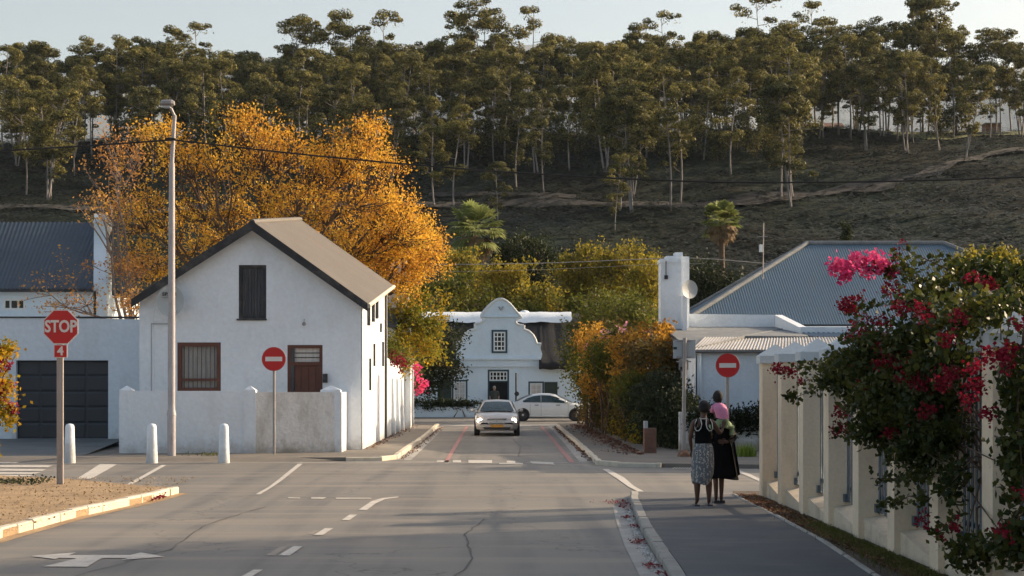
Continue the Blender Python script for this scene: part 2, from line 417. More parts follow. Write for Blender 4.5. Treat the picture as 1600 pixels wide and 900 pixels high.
def hill_material():
    m = bpy.data.materials.new("hillside_scrub"); t, N, L, B = nodes(m)
    B.inputs["Roughness"].default_value = 0.95; B.inputs["Specular IOR Level"].default_value = 0.1
    g = N.new("ShaderNodeNewGeometry")
    def noise(sc, det, r=0.6):
        n = N.new("ShaderNodeTexNoise"); n.inputs["Scale"].default_value = sc; n.inputs["Detail"].default_value = det; n.inputs["Roughness"].default_value = r
        L.new(g.outputs["Position"], n.inputs["Vector"]); return n.outputs["Fac"]
    def mixc(fac, a, b):
        x = N.new("ShaderNodeMix"); x.data_type = 'RGBA'; L.new(fac, x.inputs[0])
        for i, c in ((6, a), (7, b)):
            if isinstance(c, tuple): x.inputs[i].default_value = (*c, 1)
            else: L.new(c, x.inputs[i])
        return x.outputs[2]
    def mrange(v, a, b, c=0.0, d=1.0):
        r = N.new("ShaderNodeMapRange"); r.inputs[1].default_value = a; r.inputs[2].default_value = b; r.inputs[3].default_value = c; r.inputs[4].default_value = d
        L.new(v, r.inputs[0]); return r.outputs[0]
    b = mixc(mrange(noise(0.45, 8), 0.35, 0.65), (0.009, 0.011, 0.008), (0.020, 0.021, 0.015))  # scrub tones, with the slope's shade put into these dark colours
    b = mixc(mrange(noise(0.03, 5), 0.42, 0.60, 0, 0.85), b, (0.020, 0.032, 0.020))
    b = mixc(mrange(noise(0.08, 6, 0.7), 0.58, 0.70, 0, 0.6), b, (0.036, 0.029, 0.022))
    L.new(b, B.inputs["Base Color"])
    bp = N.new("ShaderNodeBump"); bp.inputs["Strength"].default_value = 0.6; bp.inputs["Distance"].default_value = 0.5
    L.new(noise(0.8, 8), bp.inputs["Height"]); L.new(bp.outputs[0], B.inputs["Normal"])
    return m
hill_m = hill_material()
path_m = mat("hill_track_earth", (0.042, 0.034, 0.028), 0.95, 0.3, 0.3, 3, 0.5, 3, stain=(0.05, 0.045, 0.035), stain_amt=0.6, stain_scale=(.3, .3, .3), bdist=0.1)
mount_m = mat("distant_mountain_rock", (0.12, 0.14, 0.155), 0.95, 0.25, 0.002, 0.015, 0.6, 0.01, bdist=20.0)
grass_lit = mat("sunlit_crest_grass", (0.17, 0.17, 0.055), 0.95, 0.3, 0.3, 3, 0.5, 4)  # grass, with sunlight on the crest put into its lighter colour

gum_leaf = foliage("gum_tree_leaves", [(0.022, 0.026, 0.010), (0.07, 0.07, 0.02), (0.25, 0.22, 0.06), (0.52, 0.42, 0.13)], 0.35)
gum_leaf2 = foliage("gum_tree_leaves_dark", [(0.014, 0.018, 0.009), (0.045, 0.05, 0.018), (0.17, 0.155, 0.045), (0.38, 0.32, 0.09)], 0.32)
autumn_leaf = foliage("autumn_leaves", [(0.30, 0.13, 0.035), (0.62, 0.31, 0.04), (0.78, 0.46, 0.055), (0.86, 0.62, 0.12)], 0.5)
autumn_brown = foliage("autumn_leaves_brown", [(0.30, 0.13, 0.06), (0.55, 0.27, 0.08), (0.70, 0.40, 0.10)], 0.5)
turning_leaf = foliage("turning_leaves", [(0.09, 0.12, 0.02), (0.18, 0.19, 0.025), (0.38, 0.26, 0.02), (0.60, 0.30, 0.02)], 0.5)
olive_leaf = foliage("yellowing_leaves", [(0.08, 0.08, 0.018), (0.19, 0.165, 0.025), (0.34, 0.27, 0.035), (0.50, 0.35, 0.04)], 0.5)
green_leaf = foliage("green_leaves", [(0.045, 0.055, 0.012), (0.10, 0.11, 0.018), (0.20, 0.18, 0.025)], 0.45)
dark_leaf = foliage("dark_leaves", [(0.012, 0.018, 0.010), (0.026, 0.036, 0.016), (0.05, 0.06, 0.022)], 0.3)
darker_leaf = foliage("dark_evergreen_leaves", [(0.012, 0.02, 0.009), (0.03, 0.042, 0.014), (0.06, 0.07, 0.02)], 0.3)
creeper_or = foliage("creeper_orange", [(0.10, 0.06, 0.018), (0.28, 0.14, 0.025), (0.52, 0.27, 0.035), (0.68, 0.42, 0.06)], 0.45)
creeper_br = foliage("creeper_brown", [(0.030, 0.030, 0.012), (0.07, 0.062, 0.02), (0.13, 0.085, 0.025), (0.22, 0.12, 0.03)], 0.35)
boug_leaf = foliage("bougainvillea_leaves", [(0.016, 0.028, 0.009), (0.04, 0.055, 0.014), (0.09, 0.095, 0.02), (0.18, 0.15, 0.03)], 0.4, 0.4)
boug_red = foliage("bougainvillea_bracts", [(0.11, 0.004, 0.012), (0.22, 0.008, 0.026), (0.34, 0.03, 0.05)], 0.4)  # crimson bracts, with their shade put into the darker red
boug_pink = foliage("bougainvillea_pink_bracts", [(0.62, 0.04, 0.16), (0.80, 0.08, 0.26), (0.85, 0.20, 0.30)], 0.5)  # pink bracts; on the fence plant the brighter tone stands for sunlight
palm_leaf = foliage("palm_fronds", [(0.08, 0.11, 0.04), (0.24, 0.28, 0.09), (0.50, 0.50, 0.20)], 0.45)
palm_dead = foliage("dead_palm_fronds", [(0.14, 0.10, 0.06), (0.30, 0.21, 0.12), (0.44, 0.33, 0.20)], 0.3)
tuft_m = foliage("bright_green_blades", [(0.10, 0.16, 0.03), (0.22, 0.30, 0.05), (0.34, 0.40, 0.08)], 0.45)
grass_m = foliage("verge_grass", [(0.05, 0.06, 0.018), (0.09, 0.11, 0.025), (0.16, 0.17, 0.03)], 0.35)
litter_m = foliage("leaf_litter", [(0.05, 0.025, 0.018), (0.12, 0.05, 0.03), (0.22, 0.12, 0.07), (0.12, 0.03, 0.03)], 0.2)
dry_m = foliage("dry_grass_bits", [(0.22, 0.15, 0.08), (0.38, 0.27, 0.14), (0.16, 0.11, 0.06)], 0.2)
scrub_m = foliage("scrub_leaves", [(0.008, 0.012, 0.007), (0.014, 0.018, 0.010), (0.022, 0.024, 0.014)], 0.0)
#PART2
# ================================================================== SETTING
def sheet(name, pts, z, m, kind="structure", parent=None):
    mb = MB(); mb.poly([(p[0], p[1], z) for p in pts])
    o = mb.build(name, m, parent)
    if kind: o["kind"] = kind
    return o
def slab(name, pts, z0, z1, m):
    mb = MB(); mb.prism([(p[0], p[1], z0) for p in pts], (0, 0, z1 - z0))
    o = mb.build(name, m); o["kind"] = "structure"; return o
def pix(pts, z=0.0):
    return [G(a, b, z) for a, b in pts]

sheet("ground", [(-8200, -250), (8200, -250), (8200, 9300), (-8200, 9300)], -0.05, ground_m)
sheet("road", [(-70, -30), (70, -30), (70, 93), (-70, 93)], 0.0, asphalt)

# raised plots with pavements
LP = [(-70, 42.4), (-5.3, 42.4), (-4.0, 42.35), (-3.1, 42.5), (-2.72, 43.3), (-2.66, 60), (-2.80, 77), (-70, 77)]
slab("pavement", [LP[0], (-70, 77), (-2.80 - .14, 77), (-2.66 - .14, 60), (-2.86, 43.3), (-3.2, 42.64), (-4.0, 42.49), (-5.3, 42.45)], -0.04, 0.10, pave_m)
mbp = MB(); mbp.add([(-70, 41.95, .006), (-5.2, 41.95, .006), (-4.3, 42.2, .04), (-5.3, 42.46, .103), (-70, 42.46, .103)], [(0, 1, 2, 3, 4)]); o = mbp.build("pavement_lip", pave_m); o["kind"] = "structure"
slab("pavement", [(2.89, 74.5), (2.8, 56), (2.66, 42), (2.64, 40.6), (3.1, 39.75), (4.0, 39.35), (6.6, 38.75), (70, 38.1), (70, 78), (2.95, 78)], -0.04, 0.10, pave_m)
slab("pavement", [(-70, 92.2), (70, 92.2), (70, 125), (-70, 125)], -0.04, 0.06, pave_m)
foot_pts = [(2.54, 29.0), (2.41, 27.2), (2.2, 23.5), (2.07, 20.5), (1.98, 17.3), (1.80, 13.3), (1.69, 10), (1.54, 0), (1.5, -20)]
edge_pts = [(4.12, 28.2), (4.12, 25), (4.05, 20.5), (3.84, 16.3), (3.75, 10), (3.7, -20)]
slab("footpath", foot_pts + edge_pts[::-1], -0.04, 0.12, foot_m)
mb = MB()
mb.prism([(2.54, 29.0, -0.03), (4.12, 28.2, -0.03), (4.12, 28.2, 0.118), (2.54, 29.0, 0.118)], (0.05, 1.5, 0))
mb2 = MB(); mb2.add([(2.54, 28.99, .118), (4.12, 28.19, .118), (4.3, 29.6, .008), (2.6, 30.2, .008)], [(0, 1, 2, 3)])
o = mb2.build("footpath_ramp", foot_m); o["kind"] = "structure"
slab("verge", [(4.18, 28.2), (4.18, 25), (4.11, 20.5), (3.90, 16.3), (3.81, 10), (3.76, -20), (30, -20), (30, 29.0), (4.3, 29.2)], -0.04, 0.112, verge_m)
isl = [(-6.02, 30.2), (-6.10, 28.2), (-6.25, 27.0), (-6.54, 24.6), (-6.66, 21.6), (-6.72, 17), (-6.85, 8), (-6.9, -20)]
slab("traffic_island_earth", [(-5.99 - .1, 30.3)] + isl[1:] + [(-70, -20), (-70, 36), (-13.0, 34.9), (-10.7, 34.3), (-8.8, 33.0), (-6.9, 30.9)], -0.04, 0.105, dirt_m)

def kerb_run(pts, side, blk, wd, z0, z1, m, flat=0.01, joint=0.008, name="kerb", jit=0.006, maxn=300):
    """blocks along pts; side=+1: kerb body lies to the left of the direction of travel"""
    root = structure_empty(name, (pts[0][0], pts[0][1], 0))
    # resample
    P2 = [Vector((p[0], p[1], 0)) for p in pts]
    L_ = [0]
    for i in range(1, len(P2)): L_.append(L_[-1] + (P2[i] - P2[i - 1]).length)
    def at(s):
        for i in range(1, len(P2)):
            if s <= L_[i] or i == len(P2) - 1:
                t = (s - L_[i - 1]) / max(1e-6, L_[i] - L_[i - 1]); return P2[i - 1].lerp(P2[i], t)
    s = 0.0; k = 0
    rnd = random.Random(int(pts[0][0] * 100) + 5)
    while s < L_[-1] - 0.1 and k < maxn:
        e = min(s + blk, L_[-1])
        a = at(s + joint); b = at(e - joint)
        t = (b - a).normalized(); n_ = Vector((-t.y, t.x, 0)) * side
        j = rnd.uniform(-jit, jit); jz = rnd.uniform(-jit, jit)
        mb = MB()
        a1, b1 = a + n_ * j, b + n_ * (j + rnd.uniform(-.003, .003))
        a2, b2 = a1 + n_ * wd, b1 + n_ * wd
        zt = z1 + jz
        c = 0.018
        base = [(a1.x, a1.y, z0), (b1.x, b1.y, z0), (b2.x, b2.y, z0), (a2.x, a2.y, z0)]
        mid = [(a1.x, a1.y, zt - c), (b1.x, b1.y, zt - c), (b2.x, b2.y, zt - c), (a2.x, a2.y, zt - c)]
        a3, b3, a4, b4 = a1 + n_ * c, b1 + n_ * c, a2 - n_ * 0.004, b2 - n_ * 0.004
        top = [(a3.x, a3.y, zt), (b3.x, b3.y, zt), (b4.x, b4.y, zt), (a4.x, a4.y, zt)]
        mb.add(base + mid + top, [(3, 2, 1, 0), (0, 1, 5, 4), (1, 2, 6, 5), (2, 3, 7, 6), (3, 0, 4, 7), (4, 5, 9, 8), (5, 6, 10, 9), (6, 7, 11, 10), (7, 4, 8, 11), (8, 9, 10, 11)])
        mb.build("kerb_block", m, root)
        s = e; k += 1
    return root
kerb_run([(2.41, 29.0), (2.27, 27.2), (2.06, 23.5), (1.93, 20.5), (1.84, 17.3), (1.66, 13.3), (1.55, 10)], 1, 0.92, 0.138, -0.03, 0.128, concrete)
kerb_run(isl[:-1], -1, 0.62, 0.13, -0.03, 0.135, kerb_cream, jit=0.012)
kerb_run([(-4.0, 42.35), (-3.1, 42.5), (-2.72, 43.3), (-2.66, 60), (-2.80, 76.9)], 1, 1.0, 0.14, -0.03, 0.115, kerb_cream, jit=0.01)
kerb_run([(2.75, 74.5), (2.66, 56), (2.52, 42), (2.50, 40.5), (3.0, 39.6), (4.0, 39.2)], 1, 1.0, 0.14, -0.03, 0.115, kerb_cream, jit=0.01)
kerb_run([(6.6, 38.6), (12, 38.5), (18, 38.4)], 1, 1.0, 0.14, -0.03, 0.115, concrete)
kerb_run([(4.12, 28.2), (4.12, 25), (4.05, 20.5), (3.84, 16.3), (3.75, 12)], 1, 0.9, 0.06, 0.03, 0.135, concrete, jit=0.008, name="path_edging")

# gutters
def ribbon(name, a, b, z, m, parent=None, kind="structure"):
    mb = MB()
    n = len(a)
    mb.add([(p[0], p[1], z) for p in a] + [(p[0], p[1], z) for p in b], [(i, i + 1, n + i + 1, n + i) for i in range(n - 1)])
    o = mb.build(name, m, parent)
    if kind: o["kind"] = kind
    return o
ribbon("gutter", [(2.27, 27.2), (2.06, 23.5), (1.93, 20.5), (1.84, 17.3), (1.66, 13.3), (1.55, 8)],
       [(1.94, 26.9), (1.76, 23.5), (1.63, 20.5), (1.54, 17.3), (1.38, 13.3), (1.27, 8)], 0.006, gutter_m)
ribbon("gutter", [(-2.71, 43), (-2.66, 60), (-2.80, 77)], [(-2.32, 43), (-2.36, 60), (-2.52, 77)], 0.006, gutter_m)
ribbon("gutter", [(2.52, 42), (2.66, 56), (2.75, 76)], [(2.16, 42), (2.3, 56), (2.42, 76)], 0.006, gutter_m)
ribbon("road_edge_sand", [(p[0] + 0.20, p[1]) for p in isl[:-1]], [(p[0] - 0.02, p[1]) for p in isl[:-1]], 0.005, dirt_m)
sheet("road_channel", [(-60, 41.75), (-2.6, 41.75), (2.4, 41.6), (2.4, 41.85), (-2.6, 42.05), (-60, 42.05)], 0.005, gutter_m)

# ---- markings
mark_root = structure_empty("road_markings")
def mark(name, pts, m=mark_white, z=0.009):
    mb = MB(); mb.poly(pix(pts, z)); return mb.build(name, m, mark_root)
def z6(p): return [(x / 4 + 400, y / 4 + 675) for x, y in p]
def z3(p): return [(x / 4, y / 4 + 675) for x, y in p]
def z1(p): return [(x / 4 + 800, y / 4 + 675) for x, y in p]
def z8(p): return [(x / 5.293 + 640, y / 5.293 + 570) for x, y in p]
arrow = [(195, 775), (475, 752), (430, 769), (812, 769), (880, 752), (1028, 779), (758, 799), (800, 787), (640, 787), (612, 800), (545, 842), (270, 840), (480, 790), (372, 785), (345, 794)]
mb = MB()
A = pix(z3(arrow), 0.009)
mb.poly([A[0], A[1], A[2], A[13], A[14]]); mb.poly([A[2], A[3], A[7], A[8], A[12], A[13]]); mb.poly([A[3], A[4], A[5], A[6], A[7]]); mb.poly([A[8], A[9], A[10], A[11], A[12]])
mb.build("turn_arrow", mark_white, mark_root)
for q in ([(140, 770), (210, 772), (293, 713), (235, 713)], [(360, 644), (415, 644), (484, 600), (432, 600)], [(533, 551), (583, 551), (632, 516), (585, 516)],
          [(-98, 905), (-30, 905), (42, 860), (-15, 860)], [(640, 486), (692, 487), (748, 445), (722, 432)], [(722, 432), (748, 445), (805, 420), (790, 412)], [(790, 412), (805, 420), (893, 407), (885, 403)]):
    mark("lane_dash", z6(q))
for q in ([(60, 770), (118, 772), (195, 716), (150, 716)], [(320, 636), (352, 636), (400, 612), (372, 612)]):
    mark("faded_dash", z6(q), mark_worn, 0.007)
for q in ([(-5, 390), (28, 388), (100, 345), (75, 345)], [(75, 345), (100, 345), (165, 300), (135, 300)], [(135, 300), (165, 300), (292, 198), (262, 198)]):
    mark("edge_line", z6(q))
for q in ([(200, 408), (275, 409), (275, 415), (200, 414)], [(345, 408), (440, 408), (420, 417), (345, 416)], [(500, 410), (720, 411), (720, 416), (500, 417)]):
    mark("faded_dash", z6(q))
mark("edge_line", z3([(480, 291), (572, 292), (730, 202), (625, 200)]))
mark("edge_line", z3([(765, 342), (798, 342), (1042, 205), (1012, 205)]))
for q in ([(565, 232), (603, 232), (700, 283), (655, 290)], [(655, 290), (700, 283), (760, 335), (728, 342)], [(728, 342), (760, 335), (835, 378), (800, 378)]):
    mark("edge_line", z1(q))
for q in ([(1385, 240), (1425, 240), (1500, 268), (1470, 275)], [(1470, 275), (1500, 268), (1560, 297), (1545, 308)]):
    mark("edge_line", z1(q))
for q in ([(-400, 186), (125, 188), (95, 195), (-400, 193)], [(-300, 205), (330, 208), (300, 220), (-350, 218)], [(-300, 228), (290, 232), (262, 243), (-350, 240)], [(-300, 250), (255, 252), (215, 262), (-350, 262)], [(-300, 267), (215, 268), (180, 276), (-300, 276)]):
    mark("crossing_bar", z3(q))
for q in ([(228, 790), (325, 790), (322, 805), (222, 805)], [(358, 788), (425, 788), (425, 808), (356, 808)], [(487, 788), (682, 788), (682, 812), (485, 812)], [(803, 793), (872, 794), (875, 812), (803, 810)], [(740, 812), (935, 813), (938, 824), (742, 822)], [(993, 798), (1185, 806), (1200, 826), (1010, 815)]):
    mark("give_way_block", z8(q))
mb = MB(); mb.poly([(-1.40, 41.9, .009), (-1.28, 41.9, .009), (-1.37, 76, .009), (-1.49, 76, .009)]); mb.build("red_line", mark_red, mark_root)
mb = MB(); mb.poly([(1.88, 41.6, .009), (2.02, 41.6, .009), (2.16, 76, .009), (2.02, 76, .009)]); mb.build("red_line", mark_red, mark_root)
mb = MB(); mb.poly([(-60, 76.4, .006), (60, 76.4, .006), (60, 78.6, .006), (-60, 78.6, .006)]); mb.build("faded_dash", gutter_m, mark_root)
def seam(name, pts, wd, m, z=.006, seed=1):
    rs_ = random.Random(seed); q = []
    for (a, b), (c, d) in zip(pts, pts[1:]):
        n = max(2, int(math.hypot(c - a, d - b) / .35)); q += [(a + (c - a) * i / n + rs_.uniform(-.03, .03), b + (d - b) * i / n + rs_.uniform(-.03, .03)) for i in range(n)]
    q.append(pts[-1]); mb = MB(); vs = []
    for i, p in enumerate(q):
        a, b = q[max(0, i - 1)], q[min(len(q) - 1, i + 1)]; t = Vector((b[0] - a[0], b[1] - a[1])).normalized(); w_ = wd * rs_.uniform(.3, 1)
        vs += [(p[0] - t.y * w_, p[1] + t.x * w_, z), (p[0] + t.y * w_, p[1] - t.x * w_, z)]
    mb.add(vs, [(2 * i, 2 * i + 1, 2 * i + 3, 2 * i + 2) for i in range(len(q) - 1)]); mb.build(name, m, mark_root)
tar = mat("tar_seam", (.05, .048, .046), .6, .2)
seam("joint_line", [(-5.5, 29.2), (-1, 29.3), (2.3, 29.3)], .035, mark_worn, .006, 2)
seam("crack", [(-.55, 16), (-.3, 19), (-.45, 22), (-.2, 24.5)], .014, tar, .006, 3)
seam("crack", [(-4.6, 17), (-4.1, 20), (-4.3, 23.5), (-3.9, 27)], .012, tar, .006, 4)
seam("crack", [(-9, 37.2), (-5, 36.6), (-1, 37.3), (2, 36.8), (6, 37.4)], .016, tar, .006, 5)
seam("crack", [(.6, 45), (.75, 52), (.55, 60)], .02, tar, .006, 6)
mb = MB(); mb.poly([(-2.3, 68, .007), (2.1, 68, .007), (2.1, 69.2, .007), (-2.3, 69.2, .007)]); mb.build("faded_dash", mark_worn, mark_root)
for x0, x1 in ((455, 520), (1050, 1118)):          # little white studs along the crossing lip
    n = 16
    for i in range(n):
        a = x0 + (x1 - x0) * i / n
        b = a + (x1 - x0) / n * 0.45
        y = 722.5 if x0 < 600 else 731
        mb = MB(); g0, g1 = G(a, y + 2), G(b, y + 2)
        mb.add([(g0.x, g0.y, .011), (g1.x, g0.y, .011), (g1.x + .15, g0.y + 0.75, .011), (g0.x + .15, g0.y + 0.75, .011)], [(0, 1, 2, 3)])
        mb.build("ramp_mark", mark_white, mark_root)
mb = MB(); mb.poly([(-19, 43.2, .104), (-11.2, 43.2, .104), (-11.9, 51.2, .285), (-19, 51.2, .285)])
o = mb.build("driveway", ramp_m); o["kind"] = "structure"

# ---- terrain
def hz(x, y):
    """height of the hillside"""
    k = x * 0.00025
    if y < 128: b = 0.0
    elif y < 200: b = 17.5 * ((y - 128) / 72) ** 1.15
    elif y < 250: b = 17.5 + 12.3 * (y - 200) / 50
    elif y < 335: b = 29.8 + 24.0 * ((y - 250) / 85) ** 0.95
    elif y < 420: b = 53.8 + 0.6 * (y - 335) / 85
    else: b = 54.4 - 60 * min(1, (y - 420) / 500)
    und = 0.9 * math.sin(x * 0.035 + y * 0.02) + 0.6 * math.sin(x * 0.09 - y * 0.05) + 0.35 * math.sin(x * .21 + y * .17)
    f = min(1, max(0, (y - 128) / 40))
    return b * (1 + k) + und * f * (0.5 if y > 330 else 1) - 0.06 * (1 - f)
def hillhit(px, py, y0=130, y1=420):
    for yy in np.arange(y0, y1, 0.5):
        p = P(px, py, yy)
        if p.z <= hz(p.x, yy): return Vector((p.x, yy, hz(p.x, yy)))
    return None
def grid(name, xs, ys, zf, m, smooth=True):
    nx, ny = len(xs), len(ys)
    vs = [(x, y, zf(x, y)) for y in ys for x in xs]
    fs = [(j * nx + i, j * nx + i + 1, (j + 1) * nx + i + 1, (j + 1) * nx + i) for j in range(ny - 1) for i in range(nx - 1)]
    mb = MB(); mb.add(vs, fs, smooth); o = mb.build(name, m, fix=False); o["kind"] = "structure"; return o
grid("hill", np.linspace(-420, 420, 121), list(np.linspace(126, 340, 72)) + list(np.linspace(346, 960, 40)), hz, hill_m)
# distant mountain
MY = 8000
ridge = [(-1500, 160), (-600, 120), (0, 118), (170, 112), (300, 98), (450, 86), (600, 74), (730, 66), (900, 70), (1050, 62), (1200, 76), (1350, 92), (1500, 101), (1700, 112), (2600, 170)]
def mz(x, y):
    px = VX + x * F / MY
    for (a, b), (c, d) in zip(ridge, ridge[1:]):
        if px <= c or c == 2600:
            e = b + (d - b) * min(1, max(0, (px - a) / (c - a))); break
    top = H + (VY - e) * MY / F
    t = (y - 4600) / (MY - 4600)
    if t > 1: t = max(0, 1 - (t - 1) * 2)
    t = min(1, max(0, t))
    n = math.sin(x * 0.0028 + 1.3 * math.sin(y * 0.001)) * 80 * t * (1 - t) * 4 + math.sin(x * .0078 + y * .003) * 14 * (t if t < 1 else 0.5)
    return -0.9 + (top + .9) * (t ** 0.8) + n
grid("mountain", np.linspace(-7600, 7600, 160), np.linspace(4600, 9100, 44), mz, mount_m)
# air
hb = MB(); hb.box(-8300, 8300, -300, 9400, -1.2, 1800)
HZ = hb.build("haze", bpy.data.materials.new("haze_air")); HZ["kind"] = "stuff"
hm = HZ.data.materials[0]; hm.use_nodes = True
hm.node_tree.nodes.clear()
pv = hm.node_tree.nodes.new("ShaderNodeVolumePrincipled"); mo = hm.node_tree.nodes.new("ShaderNodeOutputMaterial")
pv.inputs["Color"].default_value = (0.76, 0.87, 0.98, 1); pv.inputs["Density"].default_value = 0.000055; pv.inputs["Anisotropy"].default_value = 0.0
hm.node_tree.links.new(pv.outputs[0], mo.inputs["Volume"])

# hillside tracks laid on the slope
def track(name, pxs, wid, m):
    c = [hillhit(*p) for p in pxs]; c = [p for p in c if p]
    a, b = [], []
    dense = []
    for p, q in zip(c, c[1:]):
        n = max(2, int((q - p).length / 2.0))
        dense += [p.lerp(q, i / n) for i in range(n)]
    dense.append(c[-1])
    mb = MB(); vs = []; 
    for i, p in enumerate(dense):
        wv = wid * (1 + 0.4 * math.sin(i * .7) + .2 * math.sin(i * 1.9))
        for s_ in (-1, -.33, .33, 1):
            y = p.y + s_ * wv * .5; vs.append((p.x, y, hz(p.x, y) + 0.45))
    n = len(dense)
    mb.add(vs, [(i * 4 + k, i * 4 + 4 + k, i * 4 + 5 + k, i * 4 + 1 + k) for i in range(n - 1) for k in range(3)], True)
    o = mb.build(name, m, fix=False); o["kind"] = "structure"
track("hill_path", [(-60, 330), (120, 329), (640, 322), (760, 322), (860, 321), (960, 324), (1160, 318), (1240, 310), (1320, 298), (1390, 292), (1410, 282), (1480, 262), (1540, 246), (1640, 236)], 5.0, path_m)
track("hill_path", [(670, 308), (760, 306), (900, 312)], 2.5, path_m)
# grassy crest strip
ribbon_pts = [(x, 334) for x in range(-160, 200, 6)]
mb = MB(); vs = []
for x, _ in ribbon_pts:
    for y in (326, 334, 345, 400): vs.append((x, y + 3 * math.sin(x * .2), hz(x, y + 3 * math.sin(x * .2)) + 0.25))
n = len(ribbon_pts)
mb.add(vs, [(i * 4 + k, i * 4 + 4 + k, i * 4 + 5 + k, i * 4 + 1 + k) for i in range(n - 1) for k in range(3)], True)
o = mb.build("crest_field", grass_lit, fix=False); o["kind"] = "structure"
#PART3
# ================================================================== BUILDINGS
def facade(mb, prof, z0, holes, y, rev=0.2, thick=0.3):
    def top(x):
        for (a, b), (c, d) in zip(prof, prof[1:]):
            if a <= x <= c: return b + (d - b) * (x - a) / max(1e-9, c - a)
        return prof[-1][1]
    xs = sorted(set([p[0] for p in prof] + [h[0] for h in holes] + [h[1] for h in holes]))
    for a, b in zip(xs, xs[1:]):
        if b - a < 1e-6: continue
        hs = sorted([h for h in holes if h[0] <= a + 1e-6 and h[1] >= b - 1e-6], key=lambda h: h[2])
        z = z0
        for h in hs:
            if h[2] > z + 1e-6: mb.quad((a, y, z), (b, y, z), (b, y, h[2]), (a, y, h[2]))
            z = h[3]
        mb.quad((a, y, z), (b, y, z), (b, y, top(b - 1e-7)), (a, y, top(a + 1e-7)))
    for xa, xb, za, zb in holes:
        mb.quad((xa, y, za), (xa, y + rev, za), (xa, y + rev, zb), (xa, y, zb))
        mb.quad((xb, y, za), (xb, y + rev, za), (xb, y + rev, zb), (xb, y, zb))
        mb.quad((xa, y, zb), (xb, y, zb), (xb, y + rev, zb), (xa, y + rev, zb))
        mb.quad((xa, y, za), (xb, y, za), (xb, y + rev, za), (xa, y + rev, za))
    for (a, b), (c, d) in zip(prof, prof[1:]):
        mb.quad((a, y, b), (c, y, d), (c, y + thick, d), (a, y + thick, b))
    mb.quad((prof[0][0], y, z0), (prof[0][0], y + thick, z0), (prof[0][0], y + thick, prof[0][1]), (prof[0][0], y, prof[0][1]))
    mb.quad((prof[-1][0], y, z0), (prof[-1][0], y + thick, z0), (prof[-1][0], y + thick, prof[-1][1]), (prof[-1][0], y, prof[-1][1]))

def corr(mb, a, b, c, d, pitch=0.15, amp=0.02, thick=0.0):
    """corrugated sheet: a-b along the eave, d-c along the ridge (a under d)"""
    a, b, c, d = map(Vector, (a, b, c, d))
    n_ = (b - a).cross(d - a).normalized()
    if n_.z < 0: n_ = -n_
    L_ = max((b - a).length, (c - d).length)
    n = max(2, int(L_ / (pitch / 4)))
    vs = []
    for i in range(n + 1):
        t = i / n
        o = n_ * amp * (0, 1, 0, -1)[i % 4]
        vs += [a.lerp(b, t) + o, d.lerp(c, t) + o]
    mb.add(vs, [(2 * i, 2 * i + 2, 2 * i + 3, 2 * i + 1) for i in range(n)], True)

def rect_frame(mb, x0, x1, z0, z1, y, w_, dep):
    mb.box(x0, x0 + w_, y, y + dep, z0, z1); mb.box(x1 - w_, x1, y, y + dep, z0, z1)
    mb.box(x0 + w_, x1 - w_, y + .002, y + dep, z1 - w_, z1); mb.box(x0 + w_, x1 - w_, y + .002, y + dep, z0, z0 + w_)

# ---------- white gabled cottage (left corner of the side street)
YA = 47.2
k = YA / F
def ax(px): return (px - VX) * k
def az(py): return H - (py - VY) * k
house = thing("gabled_cottage", (ax(390), YA, 0), "white limewashed cottage with black-edged gable and boarded loft door on the street corner", "house")
loft = (ax(373), ax(416), az(498), az(414)); win = (ax(277), ax(345), az(612), az(535)); dor = (ax(449), ax(504), az(655), az(539))
mb = MB()
facade(mb, [(ax(218), az(467)), (ax(397), az(357)), (ax(565), az(476))], 0.05, [loft, win, dor], YA, 0.16, 0.3)
xR, xL = ax(565), ax(218)
zeF, zeB = az(476), az(476) + 1.12
yB = 58.2
slots = [(50.0, 50.22, 2.1 - 13 * .02, 2.1 + 37 * .02), (51.7, 51.9, 2.1 + 25 * .0207, 2.1 + 60 * .0207), (54.6, 54.85, 2.1 + 78 * .0218, 2.1 + 92 * .0218), (55.6, 55.8, 2.65, 3.5)]
# side wall facing the street
ys = sorted(set([YA + .3, yB] + [s for q in slots for s in q[:2]]))
def zt(y): return zeF + (zeB - zeF) * (y - YA) / (yB - YA)
for a, b in zip(ys, ys[1:]):
    z = 0.05
    for q in slots:
        if q[0] <= a + 1e-6 and q[1] >= b - 1e-6:
            mb.quad((xR, a, z), (xR, b, z), (xR, b, q[2]), (xR, a, q[2])); z = q[3]
            for (u, v_) in ((q[2], q[2]), (q[3], q[3])): mb.quad((xR, a, u), (xR, b, u), (xR - .2, b, v_), (xR - .2, a, v_))
            mb.quad((xR, a, q[2]), (xR - .2, a, q[2]), (xR - .2, a, q[3]), (xR, a, q[3])); mb.quad((xR, b, q[2]), (xR - .2, b, q[2]), (xR - .2, b, q[3]), (xR, b, q[3]))
    mb.quad((xR, a, z), (xR, b, z), (xR, b, zt(b)), (xR, a, zt(a)))
mb.quad((xR, YA, .05), (xR, YA + .3, .05), (xR, YA + .3, zt(YA + .3)), (xR, YA, zeF))
mb.quad((xL, YA, .05), (xL, yB, .05), (xL, yB, zeB), (xL, YA, az(467)))
mb.quad((xL, yB, .05), (xR, yB, .05), (xR, yB, zeB), (xL, yB, zeB)); mb.add([(xL, yB, zeB), (xR, yB, zeB), (ax(397), yB, az(357) + 1.1)], [(0, 1, 2)])
